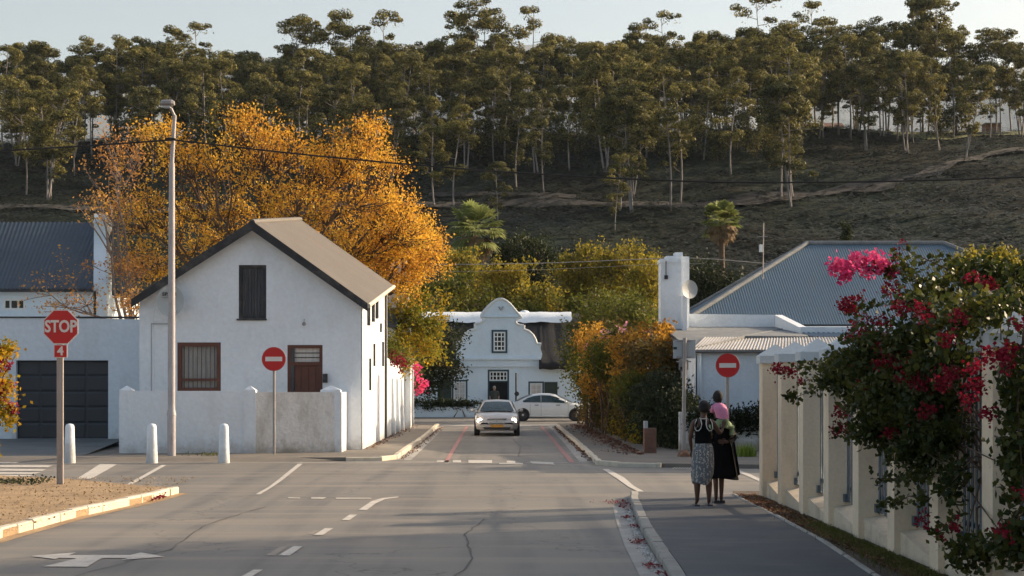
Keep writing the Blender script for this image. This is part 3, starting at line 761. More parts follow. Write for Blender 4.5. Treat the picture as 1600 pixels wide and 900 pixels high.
# pilaster strip on the left and a blocked opening outline
mb.box(xL - .0, ax(240), YA - .05, YA - .001, 0.05, az(467) - .25)
mb.build("wall", plaster, house)
for q in slots:
    mb = MB(); mb.box(xR - .19, xR - .17, q[0] + .001, q[1] - .001, q[2], q[3]); f = mb.build("slot_window", glass_dark, house)
    mb = MB(); mb.box(xR + .003, xR + .07, q[0] - .035, q[0] - .005, q[2], q[3]); mb.build("shutter", wood_dark, f)
for y_ in (49.2, 51.0, 52.6):
    mb = MB(); mb.box(xR + .003, xR + .10, y_, y_ + .08, zt(y_) - .75, zt(y_) - .1); mb.build("eave_bracket", wood_dark, house)
mb = MB(); mb.tube([(xR + .06, 56.6, 0.1), (xR + .06, 56.6, zt(56.6) - .1)], .045, 8); mb.build("downpipe", wood_dark, house)
mb = MB()
for a, b, c, d in ((ax(238), ax(266), az(507), az(505)), (ax(236.5), ax(238), az(628), az(505))): mb.box(a, b, YA - .062, YA - .052, c, d)
mb.build("conduit", sign_back, house)
# roof
rx0, rx1 = ax(211), ax(572)
zr = az(349)
dzb = 1.25
def rp(px, py, back): 
    p = Vector((ax(px), YA - .28, az(py)))
    if back: p = Vector((p.x, yB + .2, p.z + dzb))
    return p
for nm, (e, ridge_) in (("right", ((575, 476), (396, 349))), ("left", ((209, 470), (396, 349)))):
    mb = MB()
    a, b, c, d = rp(*e, 0), rp(*e, 1), rp(*ridge_, 1), rp(*ridge_, 0)
    corr(mb, a, b, c, d, 0.16, 0.018)
    dn = Vector((0, 0, -.07))
    mb.quad(a + dn, b + dn, c + dn, d + dn); mb.quad(b, b + dn, c + dn, c); mb.quad(a, a + dn, b + dn, b)
    rf = mb.build("roof", roof_tan, house)
mb = MB(); mb.tube([rp(396, 348.5, 0), rp(396, 348.5, 1)], .09, 8); mb.build("ridge_cap", roof_tan, house)
mb = MB()
T = 0.21
for e in ((575.5, 476), (208.5, 470)):
    a, d = rp(*e, 0), rp(396, 348, 0)
    a.y -= .01; d.y -= .01
    sgn = 1 if e[0] > 396 else -1
    mb.prism([a + Vector((0, 0, .03)), d + Vector((0, 0, .03)), d + Vector((0, 0, -T - .05)), a + Vector((0, 0, -T))], (0, -.035, 0))
mb.build("barge_board", black_paint, house)
mb = MB()
for e in ((575.5, 476), (208.5, 470)):
    a, d = rp(*e, 0), rp(396, 348, 0)
    mb.prism([a + Vector((0, .001, -.08)), d + Vector((0, .001, -.08)), d + Vector((0, .001, -.11)), a + Vector((0, .001, -.11))], (0, .27, 0))
mb.build("verge_soffit", black_paint, house)
a, b = rp(574, 475, 0), rp(574, 475, 1)
mb = MB(); mb.tube([a + Vector((.05, 0, -.07)), b + Vector((.05, 0, -.07))], .07, 8); mb.build("gutter", kerb_cream, house)
# loft door
lx0, lx1, lz0, lz1 = loft
f = MB(); rect_frame(f, lx0, lx1, lz0, lz1, YA + .03, .085, .08); fr = f.build("loft_frame", black_paint, house)
mb = MB(); mb.box(lx0 - .06, lx1 + .02, YA - .05, YA + .1, lz0 - .05, lz0 - .003); mb.build("sill", black_paint, fr)
n = 7
for i in range(n):
    a = lx0 + .085 + (lx1 - lx0 - .17) * i / n; b = lx0 + .085 + (lx1 - lx0 - .17) * (i + 1) / n
    mb = MB(); mb.box(a + .004, b - .004, YA + .075 + .006 * (i % 2), YA + .11, lz0 + .085, lz1 - .085); mb.build("board", wood_dark, fr)
# barred window with curtain
x0, x1, z0, z1 = win
f = MB(); rect_frame(f, x0, x1, z0, z1, YA + .02, .12, .1); zt_ = z0 + .32; f.box(x0 + .12, x1 - .12, YA + .03, YA + .1, zt_, zt_ + .07)
fr = f.build("window_frame", wood_red, house)
mb = MB(); mb.box(x0 + .12, x1 - .12, YA + .105, YA + .11, zt_ + .07, z1 - .12); mb.build("pane", mat("window_glass", (.05, .05, .05), .1, .1, bump=0, spec=.5), fr)
fr.children[0].data.materials[0].node_tree.nodes["Principled BSDF"].inputs["Alpha"].default_value = 0.12
mb = MB(); mb.box(x0 + .12, x1 - .12, YA + .105, YA + .11, z0 + .12, zt_); mb.build("pane", MATS["window_glass"], fr)
mb = MB(); n = 60; vs = []
for i in range(n + 1):
    x = x0 + .1 + (x1 - x0 - .2) * i / n; y = YA + .14 + .014 * math.sin(i * .9) + .008 * math.sin(i * 2.3)
    vs += [(x, y, z0 + .1), (x, y, z1 - .1)]
mb.add(vs, [(2 * i, 2 * i + 2, 2 * i + 3, 2 * i + 1) for i in range(n)], True); mb.build("curtain", curtain_m, fr)
for i in range(8):
    x = x0 + .2 + (x1 - x0 - .4) * i / 7
    mb = MB(); mb.tube([(x, YA + .07, z0 + .1), (x, YA + .07, z1 - .1)], .0085, 6); mb.build("security_bar", black_print, fr)
# front door
x0, x1, z0, z1 = dor
f = MB(); rect_frame(f, x0, x1, z0, z1, YA + .02, .095, .1); f.box(x0 + .095, x1 - .095, YA + .02, YA + .1, z1 - .60, z1 - .50)
fr = f.build("front_door", wood_red, house)
mb = MB(); mb.box(x0 + .095, x0 + .2, YA + .03, YA + .12, z0, z1 - .095); mb.build("door_post", wood_dark, fr)
mb = MB(); mb.box(x0 + .2, x1 - .095, YA + .11, YA + .13, z1 - .50, z1 - .095); mb.build("pane", curtain_m, fr)
for kx in (0.33, .66):
    mb = MB(); zz = z1 - .50 + kx * .4; mb.box(x0 + .2, x1 - .095, YA + .09, YA + .108, zz - .012, zz + .012); mb.build("glazing_bar", black_print, fr)
mb = MB(); mb.box(x0 + .2, x1 - .095, YA + .08, YA + .12, z0, z1 - .60); mb.build("door_leaf", wood_red, fr)
for i in range(3):
    a = x0 + .22 + i * .215
    mb = MB(); mb.box(a, a + .17, YA + .062, YA + .078, z0 + .2, z1 - .70); mb.build("panel", wood_red, fr)
mb = MB(); mb.box(ax(505), ax(512), YA - .14, YA - .002, az(598), az(584)); mb.build("letter_box", black_paint, house)
mb = MB(); c = Vector((ax(476), YA - .16, az(507)))
mb.tube([c + Vector((0, .16, .14)), c + Vector((0, .02, .14)), c + Vector((0, 0, .06))], .012, 6); mb.lathe((c.x, c.y, c.z - .04), [(.03, 0), (.055, .02), (.055, .08), (.02, .11)], 10)
mb.build("wall_lamp", steel, house)

# satellite dish (left, printed)
dc = P(266, 470, YA - .45)
dish = thing("satellite_dish", (dc.x, YA - .02, dc.z), "grey round satellite dish with black lettering on the cottage wall behind the lamp post", "satellite dish")
mb = MB(); dr = .40
rings = [(0, 0), (.35, .012), (.7, .045), (1, .09)]
vs = []; nn = 32
for r_, dep in rings[1:]:
    for q in range(nn):
        a = 2 * math.pi * q / nn; vs.append((dc.x + dr * 1.0 * r_ * math.cos(a), dc.y - dep + .09, dc.z + dr * 1.15 * r_ * math.sin(a)))
vs.append((dc.x, dc.y + .09, dc.z))
fs = [(i * nn + q, i * nn + (q + 1) % nn, (i + 1) * nn + (q + 1) % nn, (i + 1) * nn + q) for i in range(2) for q in range(nn)] + [(len(vs) - 1, (q + 1) % nn, q) for q in range(nn)]
mb.add(vs, fs, True); mb.build("reflector", dish_m, dish)
mb = MB(); mb.tube([(dc.x, YA - .01, dc.z - .1), (dc.x, dc.y + .1, dc.z - .05)], .025, 6); mb.tube([(dc.x + .1, dc.y, dc.z - .42), (dc.x + .28, dc.y - .35, dc.z - .30)], .012, 6); mb.build("bracket", steel, dish)
def text(body, loc, size, m, parent, sx=1.0, bold=0.0, rz=0.0, name="lettering", ext=0.004, align='CENTER'):
    cu = bpy.data.curves.new(name, 'FONT'); cu.body = body; cu.size = size; cu.align_x = align; cu.align_y = 'CENTER'
    cu.extrude = ext; cu.offset = bold; cu.resolution_u = 3
    o = bpy.data.objects.new(name, cu); COL.objects.link(o)
    dg = bpy.context.evaluated_depsgraph_get(); me = bpy.data.meshes.new_from_object(o.evaluated_get(dg))
    bpy.data.objects.remove(o); me.materials.clear(); me.materials.append(m); me.name = name
    ob = new_obj(name, me, parent)
    off = Vector(loc); p_ = parent
    while p_ is not None: off -= p_.location; p_ = p_.parent
    ob.location = off; ob.rotation_euler = (R(90), 0, rz); ob.scale = (sx, 1, 1)
    return ob
text("SPAN", (dc.x - .035, dc.y + .0, dc.z + .19), .135, black_print, dish, 1.25, .004)
mb = MB(); mb.box(dc.x - .24, dc.x + .02, dc.y + .0, dc.y + .008, dc.z + .085, dc.z + .095); mb.build("lettering", black_print, dish)

# ---------- garden wall in front of the cottage
gw = thing("garden_wall", (ax(350), 45, 0.1), "low white limewashed garden wall with pointed piers in front of the corner cottage", "wall")
WY = 45.0
wx = lambda px: (px - VX) * WY / F
wz = lambda py: H - (py - VY) * WY / F
mb = MB(); x0 = wx(188); mb.box(x0, wx(398), WY, WY + .22, 0.02, wz(611)); mb.build("wall", plaster, gw)
mb = MB(); xa, xb = wx(398), ax(525) + .12
b0 = Vector((xa + .002, WY - .01, 0)); b1 = Vector((xb, WY + .62, 0)); nv = Vector((-(b1 - b0).normalized().y, (b1 - b0).normalized().x, 0)) * .22
nseg = 14; vs = []
rr = random.Random(3)
tops = wz(613)
mb.hexa([b0 + Vector((0, 0, .02)), b1 + Vector((0, 0, .02)), b1 + nv + Vector((0, 0, .02)), b0 + nv + Vector((0, 0, .02))], [b0 + Vector((0, 0, tops)), b1 + Vector((0, 0, tops)), b1 + nv + Vector((0, 0, tops)), b0 + nv + Vector((0, 0, tops))])
mb.build("wall", plaster_old, gw)
mb = MB(); mb.box(xb - .02, xb + .2, b1.y + .01, YA - .002, .02, tops); mb.build("wall", plaster, gw)
for (cx, cy, wd) in ((x0 + .16, WY + .11, .38), (wx(390), WY + .11, .34), (xb - .12, b1.y + .13, .58)):
    mb = MB(); a = wd / 2; zt0 = tops + .06
    mb.box(cx - a, cx + a, cy - .13, cy + .18, .02, zt0); z_ = zt0
    ap = zt0 + .13
    mb.add([(cx - a, cy - .13, z_ + .001), (cx + a, cy - .13, z_ + .001), (cx + a, cy + .18, z_ + .001), (cx - a, cy + .18, z_ + .001), (cx + .0, cy, ap)], [(0, 1, 4), (1, 2, 4), (2, 3, 4), (3, 0, 4)])
    mb.build("pier", plaster, gw)

# ---------- flat-roofed garage
YG = 51.2
gx = lambda px: (px - VX) * YG / F
gz = lambda py: H - (py - VY) * YG / F
gar = thing("garage", (gx(95), YG, .2), "flat-roofed white garage with charcoal sectional door beside the cottage", "garage")
hole = (gx(25), gx(169), 0.285, gz(563))
mb = MB(); facade(mb, [(gx(-320), gz(497)), (gx(60), gz(496)), (gx(217), gz(499))], 0.05, [hole], YG, 0.18, .3)
mb.box(gx(-320), gx(217), YG + .3, YG + 7, .05, gz(499) - .2)
mb.build("wall", plaster, gar)
mb = MB(); mb.box(gx(-320), gx(217), YG - .03, YG + .33, gz(497) + .002, gz(497) + .05); mb.build("coping", black_paint, gar)
dr_ = MB(); dr_.box(hole[0] + .002, hole[1] - .002, YG + .16, YG + .2, hole[2], hole[3] - .002); door = dr_.build("garage_door", garage_m, gar)
for r_ in range(5):
    for c_ in range(4):
        wq = (hole[1] - hole[0]) / 4; hq = (hole[3] - hole[2]) / 5
        mb = MB(); a, b = hole[0] + c_ * wq, hole[2] + r_ * hq
        xx0, xx1, zz0, zz1 = a + .015, a + wq - .015, b + .008, b + hq - .008
        mb.add([(xx0, YG + .158, zz0), (xx1, YG + .158, zz0), (xx1, YG + .158, zz1), (xx0, YG + .158, zz1),
                (xx0 + .05, YG + .138, zz0 + .06), (xx1 - .05, YG + .138, zz0 + .06), (xx1 - .05, YG + .138, zz1 - .06), (xx0 + .05, YG + .138, zz1 - .06)],
               [(0, 1, 5, 4), (1, 2, 6, 5), (2, 3, 7, 6), (3, 0, 4, 7), (4, 5, 6, 7)])
        mb.build("panel", garage_m, door)

# ---------- slate-roofed house far left
YD = 60.0
dx = lambda px, y=YD: (px - VX) * y / F
dz = lambda py, y=YD: H - (py - VY) * y / F
hd = thing("long_house", (dx(50), YD, .1), "long white house with dark blue-grey roof and end chimney behind the garage", "house")
mb = MB(); facade(mb, [(dx(-500), dz(455)), (dx(150), dz(455))], .05, [(dx(4), dx(40), dz(485), dz(466))], YD, .12, .3)
mb.box(dx(-500), dx(150), YD + .31, YD + 8, .05, dz(455) - .02)
mb.build("wall", plaster_blue, hd)
f = MB(); a, b, c, d = dx(4), dx(40), dz(485), dz(466); rect_frame(f, a, b, c, d, YD + .02, .09, .08)
for i in (1, 2): f.box(a + (b - a) * i / 3 - .03, a + (b - a) * i / 3 + .03, YD + .025, YD + .09, c + .09, d - .09)
fr = f.build("window_frame", white_paint, hd)
for i in range(3):
    mb = MB(); mb.box(a + .06 + (b - a - .1) * i / 3, a + .05 + (b - a - .1) * (i + 1) / 3, YD + .075, YD + .08, c + .05, d - .05); mb.build("pane", glass_dark, fr)
mb = MB(); e0, e1 = Vector((dx(-500), YD - .35, dz(452))), Vector((dx(146), YD - .35, dz(452)))
r0, r1 = Vector((dx(-500, 64.2), 64.2, dz(347, 64.2))), Vector((dx(146) + .02, 64.2, dz(347, 64.2)))
corr(mb, e0, e1, r1, r0, .17, .02); mb.quad(r0, r1, r1 + Vector((0, 4.5, -3.1)), r0 + Vector((0, 4.5, -3.1))); mb.build("roof", roof_slate, hd)
mb = MB(); mb.box(e0.x, e1.x, YD - .40, YD - .02, dz(456.5), dz(452.5)); mb.build("gutter", black_paint, hd)
mb = MB(); xg0, xg1 = dx(146), dx(168)
mb.hexa([(xg0, YD, .05), (xg0 + .5, YD, .05), (dx(146, 64.2) + .5, 64.3, .05), (dx(146, 64.2), 64.3, .05)], [(xg0, YD, dz(452) + .25), (xg0 + .5, YD, dz(452) + .25), (dx(146, 64.2) + .5, 64.3, r0.z + .35), (dx(146, 64.2), 64.3, r0.z + .35)]); mb.build("gable_parapet", plaster_blue, hd)
mb = MB(); y_ = 62.8; zz = dz(345, y_)
mb.box(dx(147, y_), dx(167, y_), y_, y_ + .8, 5.0, zz - .1); mb.box(dx(145.5, y_), dx(168.5, y_), y_ - .04, y_ + .84, zz - .1, zz); mb.box(dx(148, y_), dx(166, y_), y_ + .05, y_ + .75, zz, zz + .1); mb.build("chimney", plaster_blue, hd)
mb = MB(); mb.box(dx(142, 62.4), dx(170, 62.4), 62.4, 62.75, dz(460, 62.4), dz(396, 62.4)); mb.build("chimney_base", plaster_blue, hd)

# ---------- lane wall beyond the cottage and the pinnacled gable
lw = thing("lane_wall", (-4.0, 66, .1), "high sunlit white wall running up the side street past the cottage", "wall")
mb = MB()
ptsw = [(58.3, 2.98), (62, 2.86), (66, 2.80), (70, 2.72), (75.0, 2.62)]
for (a, za), (b, zb) in zip(ptsw, ptsw[1:]):
    mb.hexa([(-4.3, a, .05), (-4.0, a, .05), (-4.0, b, .05), (-4.3, b, .05)], [(-4.3, a, za), (-4.0, a, za), (-4.0, b, zb), (-4.3, b, zb)])
mb.build("wall", plaster, lw)
mb = MB()
for y_ in (60.5, 63.4, 66.2, 69.0, 71.9): mb.hexa([(-3.998, y_, .05), (-3.86, y_, .05), (-3.86, y_ + .5, .05), (-3.998, y_ + .5, .05)], [(-3.998, y_, 2.3), (-3.93, y_, 2.2), (-3.93, y_ + .5, 2.2), (-3.998, y_ + .5, 2.3)])
mb.build("buttress", plaster, lw)
mb = MB(); mb.box(-4.38, -3.92, 74.9, 75.4, .05, 3.2); mb.build("end_pier", plaster, lw)
nb = thing("stepped_gable_house", (-6, 70, .1), "white gable end with tall tapering stack half hidden in the autumn leaves", "house")
mb = MB(); mb.box(-9.5, -4.35, 67.5, 74, .05, 4.4); mb.build("wall", plaster, nb)
mb = MB(); mb.add([(-9.7, 67.3, 4.4), (-4.2, 67.3, 4.4), (-4.2, 74.2, 4.4), (-9.7, 74.2, 4.4), (-9.7, 70.7, 6.4), (-4.2, 70.7, 6.4)], [(0, 1, 5, 4), (1, 2, 5), (2, 3, 4, 5), (3, 0, 4)]); mb.build("roof", roof_slate, nb)
mb = MB(); y0_, y1_ = 68.6, 69.4
mb.hexa([(-4.6, y0_, 4.0), (-3.72, y0_, 4.0), (-3.72, y1_, 4.0), (-4.6, y1_, 4.0)], [(-4.25, y0_ + .1, 7.75), (-3.95, y0_ + .1, 7.75), (-3.95, y1_ - .1, 7.75), (-4.25, y1_ - .1, 7.75)])
mb.box(-4.6, -3.72, y0_, y1_, .05, 4.0)
mb.box(-4.7, -4.3, y0_ + .2, y1_ + .1, 4.0, 7.3); mb.build("stack", plaster, nb)

# ---------- thatched Cape gable house at the end of the street
YC = 97.0
def z7(x, y): return ((x / 5.293 + 640 - VX) * YC / F, H - (y / 5.293 + 440 - VY) * YC / F)
def z8c(x, y): return ((x / 5.293 + 640 - VX) * YC / F, H - (y / 5.293 + 570 - VY) * YC / F)
hc = thing("thatched_gable_house", (0, YC, .06), "pale house with curved white centre gable and dark thatch facing down the street", "house")
def cw(px): return (px - VX) * YC / F
def ch(py): return H - (py - VY) * YC / F
mb = MB()
door = (cw(762), cw(795.5), .06, ch(577.5)); wl = (cw(706), cw(730.5), ch(629), ch(593.5)); wr = (cw(825.5), cw(850), ch(629), ch(596))
facade(mb, [(cw(630), ch(571)), (cw(715), ch(571)), (cw(846), ch(571)), (cw(910), ch(572))], .05, [door, wl, wr], YC, .2, .3)
mb.box(cw(630), cw(910), YC + .31, YC + 8.5, .05, ch(571) - .1)
mb.build("wall", plaster_blue, hc)
# gable
gp = [(387, 705), (384, 600), (384, 505), (430, 505), (436, 470), (450, 440), (472, 418), (505, 402), (541, 395), (541, 347), (585, 343), (607, 330), (612, 316), (604, 300), (588, 290), (600, 262), (622, 236), (650, 205), (680, 178), (712, 155), (735, 146), (752, 144), (772, 147), (800, 160), (830, 185), (856, 215), (880, 245), (905, 272), (926, 297), (900, 305), (880, 318), (876, 335), (888, 352), (910, 360), (945, 362), (945, 395), (985, 410), (1018, 440), (1038, 475), (1050, 512), (1088, 516), (1082, 550), (1097, 600), (1090, 630), (1072, 655), (1072, 705)]
pts = [Vector((z7(x, y)[0], YC - .12, z7(x, y)[1])) for x, y in gp]
bm = bmesh.new(); vv = [bm.verts.new(p) for p in pts]; f = bm.faces.new(vv)
r_ = bmesh.ops.extrude_face_region(bm, geom=[f]); bmesh.ops.translate(bm, verts=[v for v in r_['geom'] if isinstance(v, bmesh.types.BMVert)], vec=(0, .42, 0))
bmesh.ops.triangulate(bm, faces=[q for q in bm.faces if len(q.verts) > 4]); bmesh.ops.recalc_face_normals(bm, faces=bm.faces)
bmesh.ops.translate(bm, verts=bm.verts, vec=-hc.location)
me = bpy.data.meshes.new("gable"); bm.to_mesh(me); bm.free(); me.materials.append(plaster_blue); gb = new_obj("gable", me, hc)
mb = MB()       # raised coping following the gable
cop = [p + Vector((0, 0, 0)) for p in pts[2:-5]]
for a, b in zip(cop, cop[1:]): mb.tube([a + Vector((0, .0, 0)), b + Vector((0, .0, 0))], .085, 6)
mb.build("coping", white_paint, gb)
mb = MB(); x0, z_ = z7(395, 638); x1, _ = z7(1085, 650); mb.box(x0, x1, YC - .24, YC - .121, z_ - .06, z_ + .06); x0, z_ = z7(600, 288); x1, _ = z7(905, 290); mb.box(x0, x1, YC - .22, YC - .121, z_ - .05, z_ + .03); mb.build("string_course", plaster_blue, gb)
mb = MB(); x0, z_ = z7(755, 222); mb.lathe((0, 0, 0), [(.01, 0), (.16, .0)], 12) if False else None
mb.tube([(x0 - .12, YC - .15, z_ + .1), (x0, YC - .17, z_ - .1), (x0 + .14, YC - .15, z_ + .12)], .06, 6); mb.build("moulding", sign_back, gb)
x0, z1_ = z7(678, 400); x1, z0_ = z7(808, 592)
f = MB(); rect_frame(f, x0, x1, z0_, z1_, YC - .165, .11, .05); fr = f.build("gable_window", teal_paint, hc)
f = MB(); rect_frame(f, x0 + .12, x1 - .12, z0_ + .12, z1_ - .12, YC - .16, .085, .04)
for i in (1, 2): f.box(x0 + .12 + (x1 - x0 - .24) * i / 3 - .03, x0 + .12 + (x1 - x0 - .24) * i / 3 + .03, YC - .155, YC - .125, z0_ + .2, z1_ - .2)
for i in (1, 2, 3): zz = z0_ + .12 + (z1_ - z0_ - .24) * i / 4; f.box(x0 + .2, x1 - .2, YC - .158, YC - .126, zz - .03, zz + .03)
f.build("sash", white_paint, fr)
mb = MB(); mb.box(x0 + .13, x1 - .13, YC - .135, YC - .1215, z0_ + .13, z1_ - .13); mb.build("pane", glass_dark, fr)
def cwin(hole, shutter):
    a, b, c, d = hole
    f = MB(); rect_frame(f, a, b, c, d, YC + .0, .10, .1); fr = f.build("window_frame", teal_paint, hc)
    f = MB(); rect_frame(f, a + .1, b - .1, c + .1, d - .1, YC + .02, .09, .08)
    f.box((a + b) / 2 - .02, (a + b) / 2 + .02, YC + .04, YC + .08, c + .1, d - .1)
    for i in range(1, 5): f.box(a + .15, b - .15, YC + .045, YC + .08, c + (d - c) * i / 5 - .015, c + (d - c) * i / 5 + .015)
    f.build("sash", white_paint, fr)
    mb = MB(); mb.box(a + .1, b - .1, YC + .11, YC + .12, c + .1, d - .1); mb.build("pane", curtain_m, fr)
    s0, s1 = shutter
    mb = MB(); mb.box(s0, s1, YC - .06, YC - .003, c + .05, d - .03); sh = mb.build("shutter", green_paint, hc)
    for i in range(2): 
        mb = MB(); mb.box(s0 + .06 + (s1 - s0) * .5 * i, s0 - .06 + (s1 - s0) * .5 * (i + 1), YC - .075, YC - .061, c + .15, d - .15); mb.build("panel", green_paint, sh)
cwin(wl, (cw(684), cw(705.5))); cwin(wr, (cw(850.5), cw(871)))
a, b, c, d = door
f = MB(); rect_frame(f, a, b, c, d, YC + .0, .11, .12); f.box(a + .11, b - .11, YC + .01, YC + .1, ch(596) - .04, ch(596) + .04); fr = f.build("door_frame", teal_paint, hc)
f = MB(); rect_frame(f, a + .11, b - .11, ch(596) + .04, d - .11, YC + .03, .07, .06)
for i in range(1, 5): xx = a + .11 + (b - a - .22) * i / 5; f.box(xx - .03, xx + .03, YC + .035, YC + .08, ch(596) + .1, d - .16)
zz = (ch(596) + d - .07) / 2; f.box(a + .18, b - .18, YC + .037, YC + .08, zz - .025, zz + .025); f.build("fanlight", white_paint, fr)
mb = MB(); mb.box(a + .1, b - .1, YC + .10, YC + .11, ch(596), d - .1); mb.build("pane", glass_dark, fr)
mb = MB(); mb.box(a - .3, b + .3, YC + .18, YC + .185, .05, d) if False else mb.box(a + .0, b - .0, YC + .16, YC + .19, .05, ch(596) - .041); mb.build("doorway_shade", room_shade, fr)  # dark sheet stands in for the shade inside the open doorway
# thatch: rounded slab of roof with thick eave
mb = MB()
def thatch(xa, xb):
    prof = [(YC - .55, ch(569) - .32), (YC - .62, ch(569) - .12), (YC - .45, ch(569) + .12), (YC + 1.2, ch(546)), (YC + 3.2, ch(512) + .2), (YC + 4.4, ch(494) + .35), (YC + 5.4, ch(494) + .30), (YC + 9, 3.2), (YC + .31, 3.0)]
    n = 14; vs = []
    for i in range(n + 1):
        x = xa + (xb - xa) * i / n
        for j, (y, z) in enumerate(prof): vs.append((x, y + .02 * math.sin(i * 1.7 + j), z + .03 * math.sin(i * 1.3 + j * .8)))
    m_ = len(prof)
    fs = [(i * m_ + j, (i + 1) * m_ + j, (i + 1) * m_ + (j + 1) % m_, i * m_ + (j + 1) % m_) for i in range(n) for j in range(m_)]
    fs += [tuple(range(m_)), tuple(n * m_ + j for j in range(m_ - 1, -1, -1))]
    mb.add(vs, fs, True)
thatch(cw(632), cw(718)); thatch(cw(842), cw(912)); mb.build("thatch", thatch_m, hc)
mb = MB()
prof = [(YC + .31, ch(575)), (YC + .31, ch(559)), (YC + 1.2, ch(546)), (YC + 3.2, ch(512) + .2), (YC + 4.4, ch(494) + .35), (YC + 5.4, ch(494) + .30), (YC + 9, 3.2)]
n = 6; m_ = len(prof); vs = [(cw(718) + (cw(842) - cw(718)) * i / n, y, z) for i in range(n + 1) for y, z in prof]
mb.add(vs, [(i * m_ + j, (i + 1) * m_ + j, (i + 1) * m_ + (j + 1) % m_, i * m_ + (j + 1) % m_) for i in range(n) for j in range(m_)], True); mb.build("thatch", thatch_m, hc)
mb = MB()
YR = YC + 4.8
def rx(px): return (px - VX) * YR / F
def rz_(py): return H - (py - VY) * YR / F
n = 30; vs = []
for i in range(n + 1):
    x = rx(650) + (rx(892) - rx(650)) * i / n; wob = .035 * math.sin(i * 1.1) + .02 * math.sin(i * 2.9)
    vs += [(x, YR - 1.55, rz_(505) + wob), (x, YR - 1.35, rz_(497) + wob * .4), (x, YR - .5, rz_(488) + wob * .4), (x, YR + .4, rz_(489) + wob * .4), (x, YR + .6, rz_(500))]
mb.add(vs, [(i * 5 + j, i * 5 + 5 + j, i * 5 + 6 + j, i * 5 + 1 + j) for i in range(n) for j in range(4)] + [(0, 1, 2, 3, 4)], True); mb.build("ridge_capping", plaster, hc)
mb = MB(); mb.lathe((rx(820), YR + .3, rz_(492)), [(.42, -.5), (.42, 0), (.36, .16), (.2, .28), (.02, .32)], 14); mb.build("chimney_cap", plaster, hc)
yw = thing("yard_wall", (cw(690), 92.6, .06), "low pale wall with clipped creeper on top before the thatched house", "wall")
mb = MB(); kk = 92.6 / F; mb.box((560 - VX) * kk, (743 - VX) * kk, 92.6, 92.85, .03, H - (635.5 - VY) * kk); mb.build("wall", plaster_blue, yw)
mb = MB(); mb.box((742 - VX) * kk, (744 - VX) * kk + .3, 92.5, 92.95, .03, H - (632 - VY) * kk); mb.build("pier", plaster_blue, yw)
ps = thing("porch_post", (cw(805.7), 95, .06), "slim black post with round plate standing before the thatched house", "post")
mb = MB(); mb.tube([(cw(805.7), 95, .03), (cw(805.7), 95, ch(583))], .05, 8); mb.build("post", black_paint, ps)
mb = MB(); mb.disc((cw(806.8), 94.9, ch(615)), .14, (0, 1, 0), .04, 14); mb.build("plate", black_paint, ps)
#PART4
# ---------- right corner house with blue hipped roof
YB = 50.0
def bp_(px, py, d): return P(px, py, d)
hb_ = thing("hip_roofed_house", (10, YB, .1), "rambling white house with big blue-grey hipped metal roof and lean-to at the right corner", "house")
XB = 6.24
mb = MB()
facade(mb, [(XB, 3.12), (18, 3.12)], .05, [], YB, .2, .3)
s_h = [(52.6, 53.4, .9, 2.5), (55.0, 55.8, .9, 2.6)]
ys = [YB, 52.6, 53.4, 55.0, 55.8, 58.6]
def zlt(y): return 3.12 + (y - YB) * .98 / 8.9
for a, b in zip(ys, ys[1:]):
    z = .05
    for q in s_h:
        if abs(q[0] - a) < 1e-6:
            mb.quad((XB, a, z), (XB, b, z), (XB, b, q[2]), (XB, a, q[2])); z = q[3]
            mb.quad((XB, b, q[2]), (XB + .2, b, q[2]), (XB + .2, b, q[3]), (XB, b, q[3])); mb.quad((XB, a, q[2]), (XB, b, q[2]), (XB + .2, b, q[2]), (XB + .2, a, q[2]))
            mb.quad((XB, a, q[2]), (XB + .2, a, q[2]), (XB + .2, a, q[3]), (XB, a, q[3])); mb.quad((XB, a, q[3]), (XB, b, q[3]), (XB + .2, b, q[3]), (XB + .2, a, q[3]))
    mb.quad((XB, a, z), (XB, b, z), (XB, b, zlt(b)), (XB, a, zlt(a)))
mb.box(XB + .25, 18, YB + .31, 58.5, .05, 3.0)
mb.box(6.84, 24.4, 60, 72, .05, 4.2)
mb.build("wall", plaster, hb_)
for q in s_h:
    mb = MB(); mb.box(XB + .1, XB + .15, q[0] + .002, q[1] - .002, q[2], q[3]); f = mb.build("side_window", glass_dark, hb_)
    mb = MB(); mb.box(XB + .06, XB + .099, q[0] + .36, q[0] + .42, q[2], q[3]); mb.box(XB + .06, XB + .098, q[0] + .002, q[1] - .002, 1.6, 1.66); mb.build("window_frame", white_paint, f)
mb = MB(); mb.box(XB - .12, 18, YB - .14, YB - .002, 3.02, 3.10); mb.build("fascia", kerb_cream, hb_)
mb = MB(); mb.tube([(XB - .15, YB - .17, 3.06), (18, YB - .17, 3.06)], .06, 8); mb.build("gutter", steel, hb_)
mb = MB(); mb.tube([(XB + .12, YB - .06, 3.0), (XB + .12, YB - .06, .1)], .04, 8); mb.build("downpipe", plaster, hb_)
xc = bp_(1180, 527, 53).x
mb = MB(); a = Vector((XB - .22, YB - .25, 3.10)); b = Vector((18, YB - .25, 3.10)); c = Vector((18, 53.4, 3.60)); d = Vector((xc, 53.4, 3.60))
corr(mb, a, b, c, Vector((XB - .22 + .9, 53.4, 3.60)), .10, .018); mb.build("corrugated_roof", roof_pale, hb_)
mb = MB(); z0_ = 3.61
mb.hexa([(XB - .22, YB - .1, 3.06), (8.2, 53.0, 3.45), (10.7, 58.5, 4.02), (XB - .22, 58.5, 4.02)], [(XB - .22, YB - .1, 3.14), (8.2, 53.0, 3.64), (10.7, 58.5, 4.12), (XB - .22, 58.5, 4.12)])
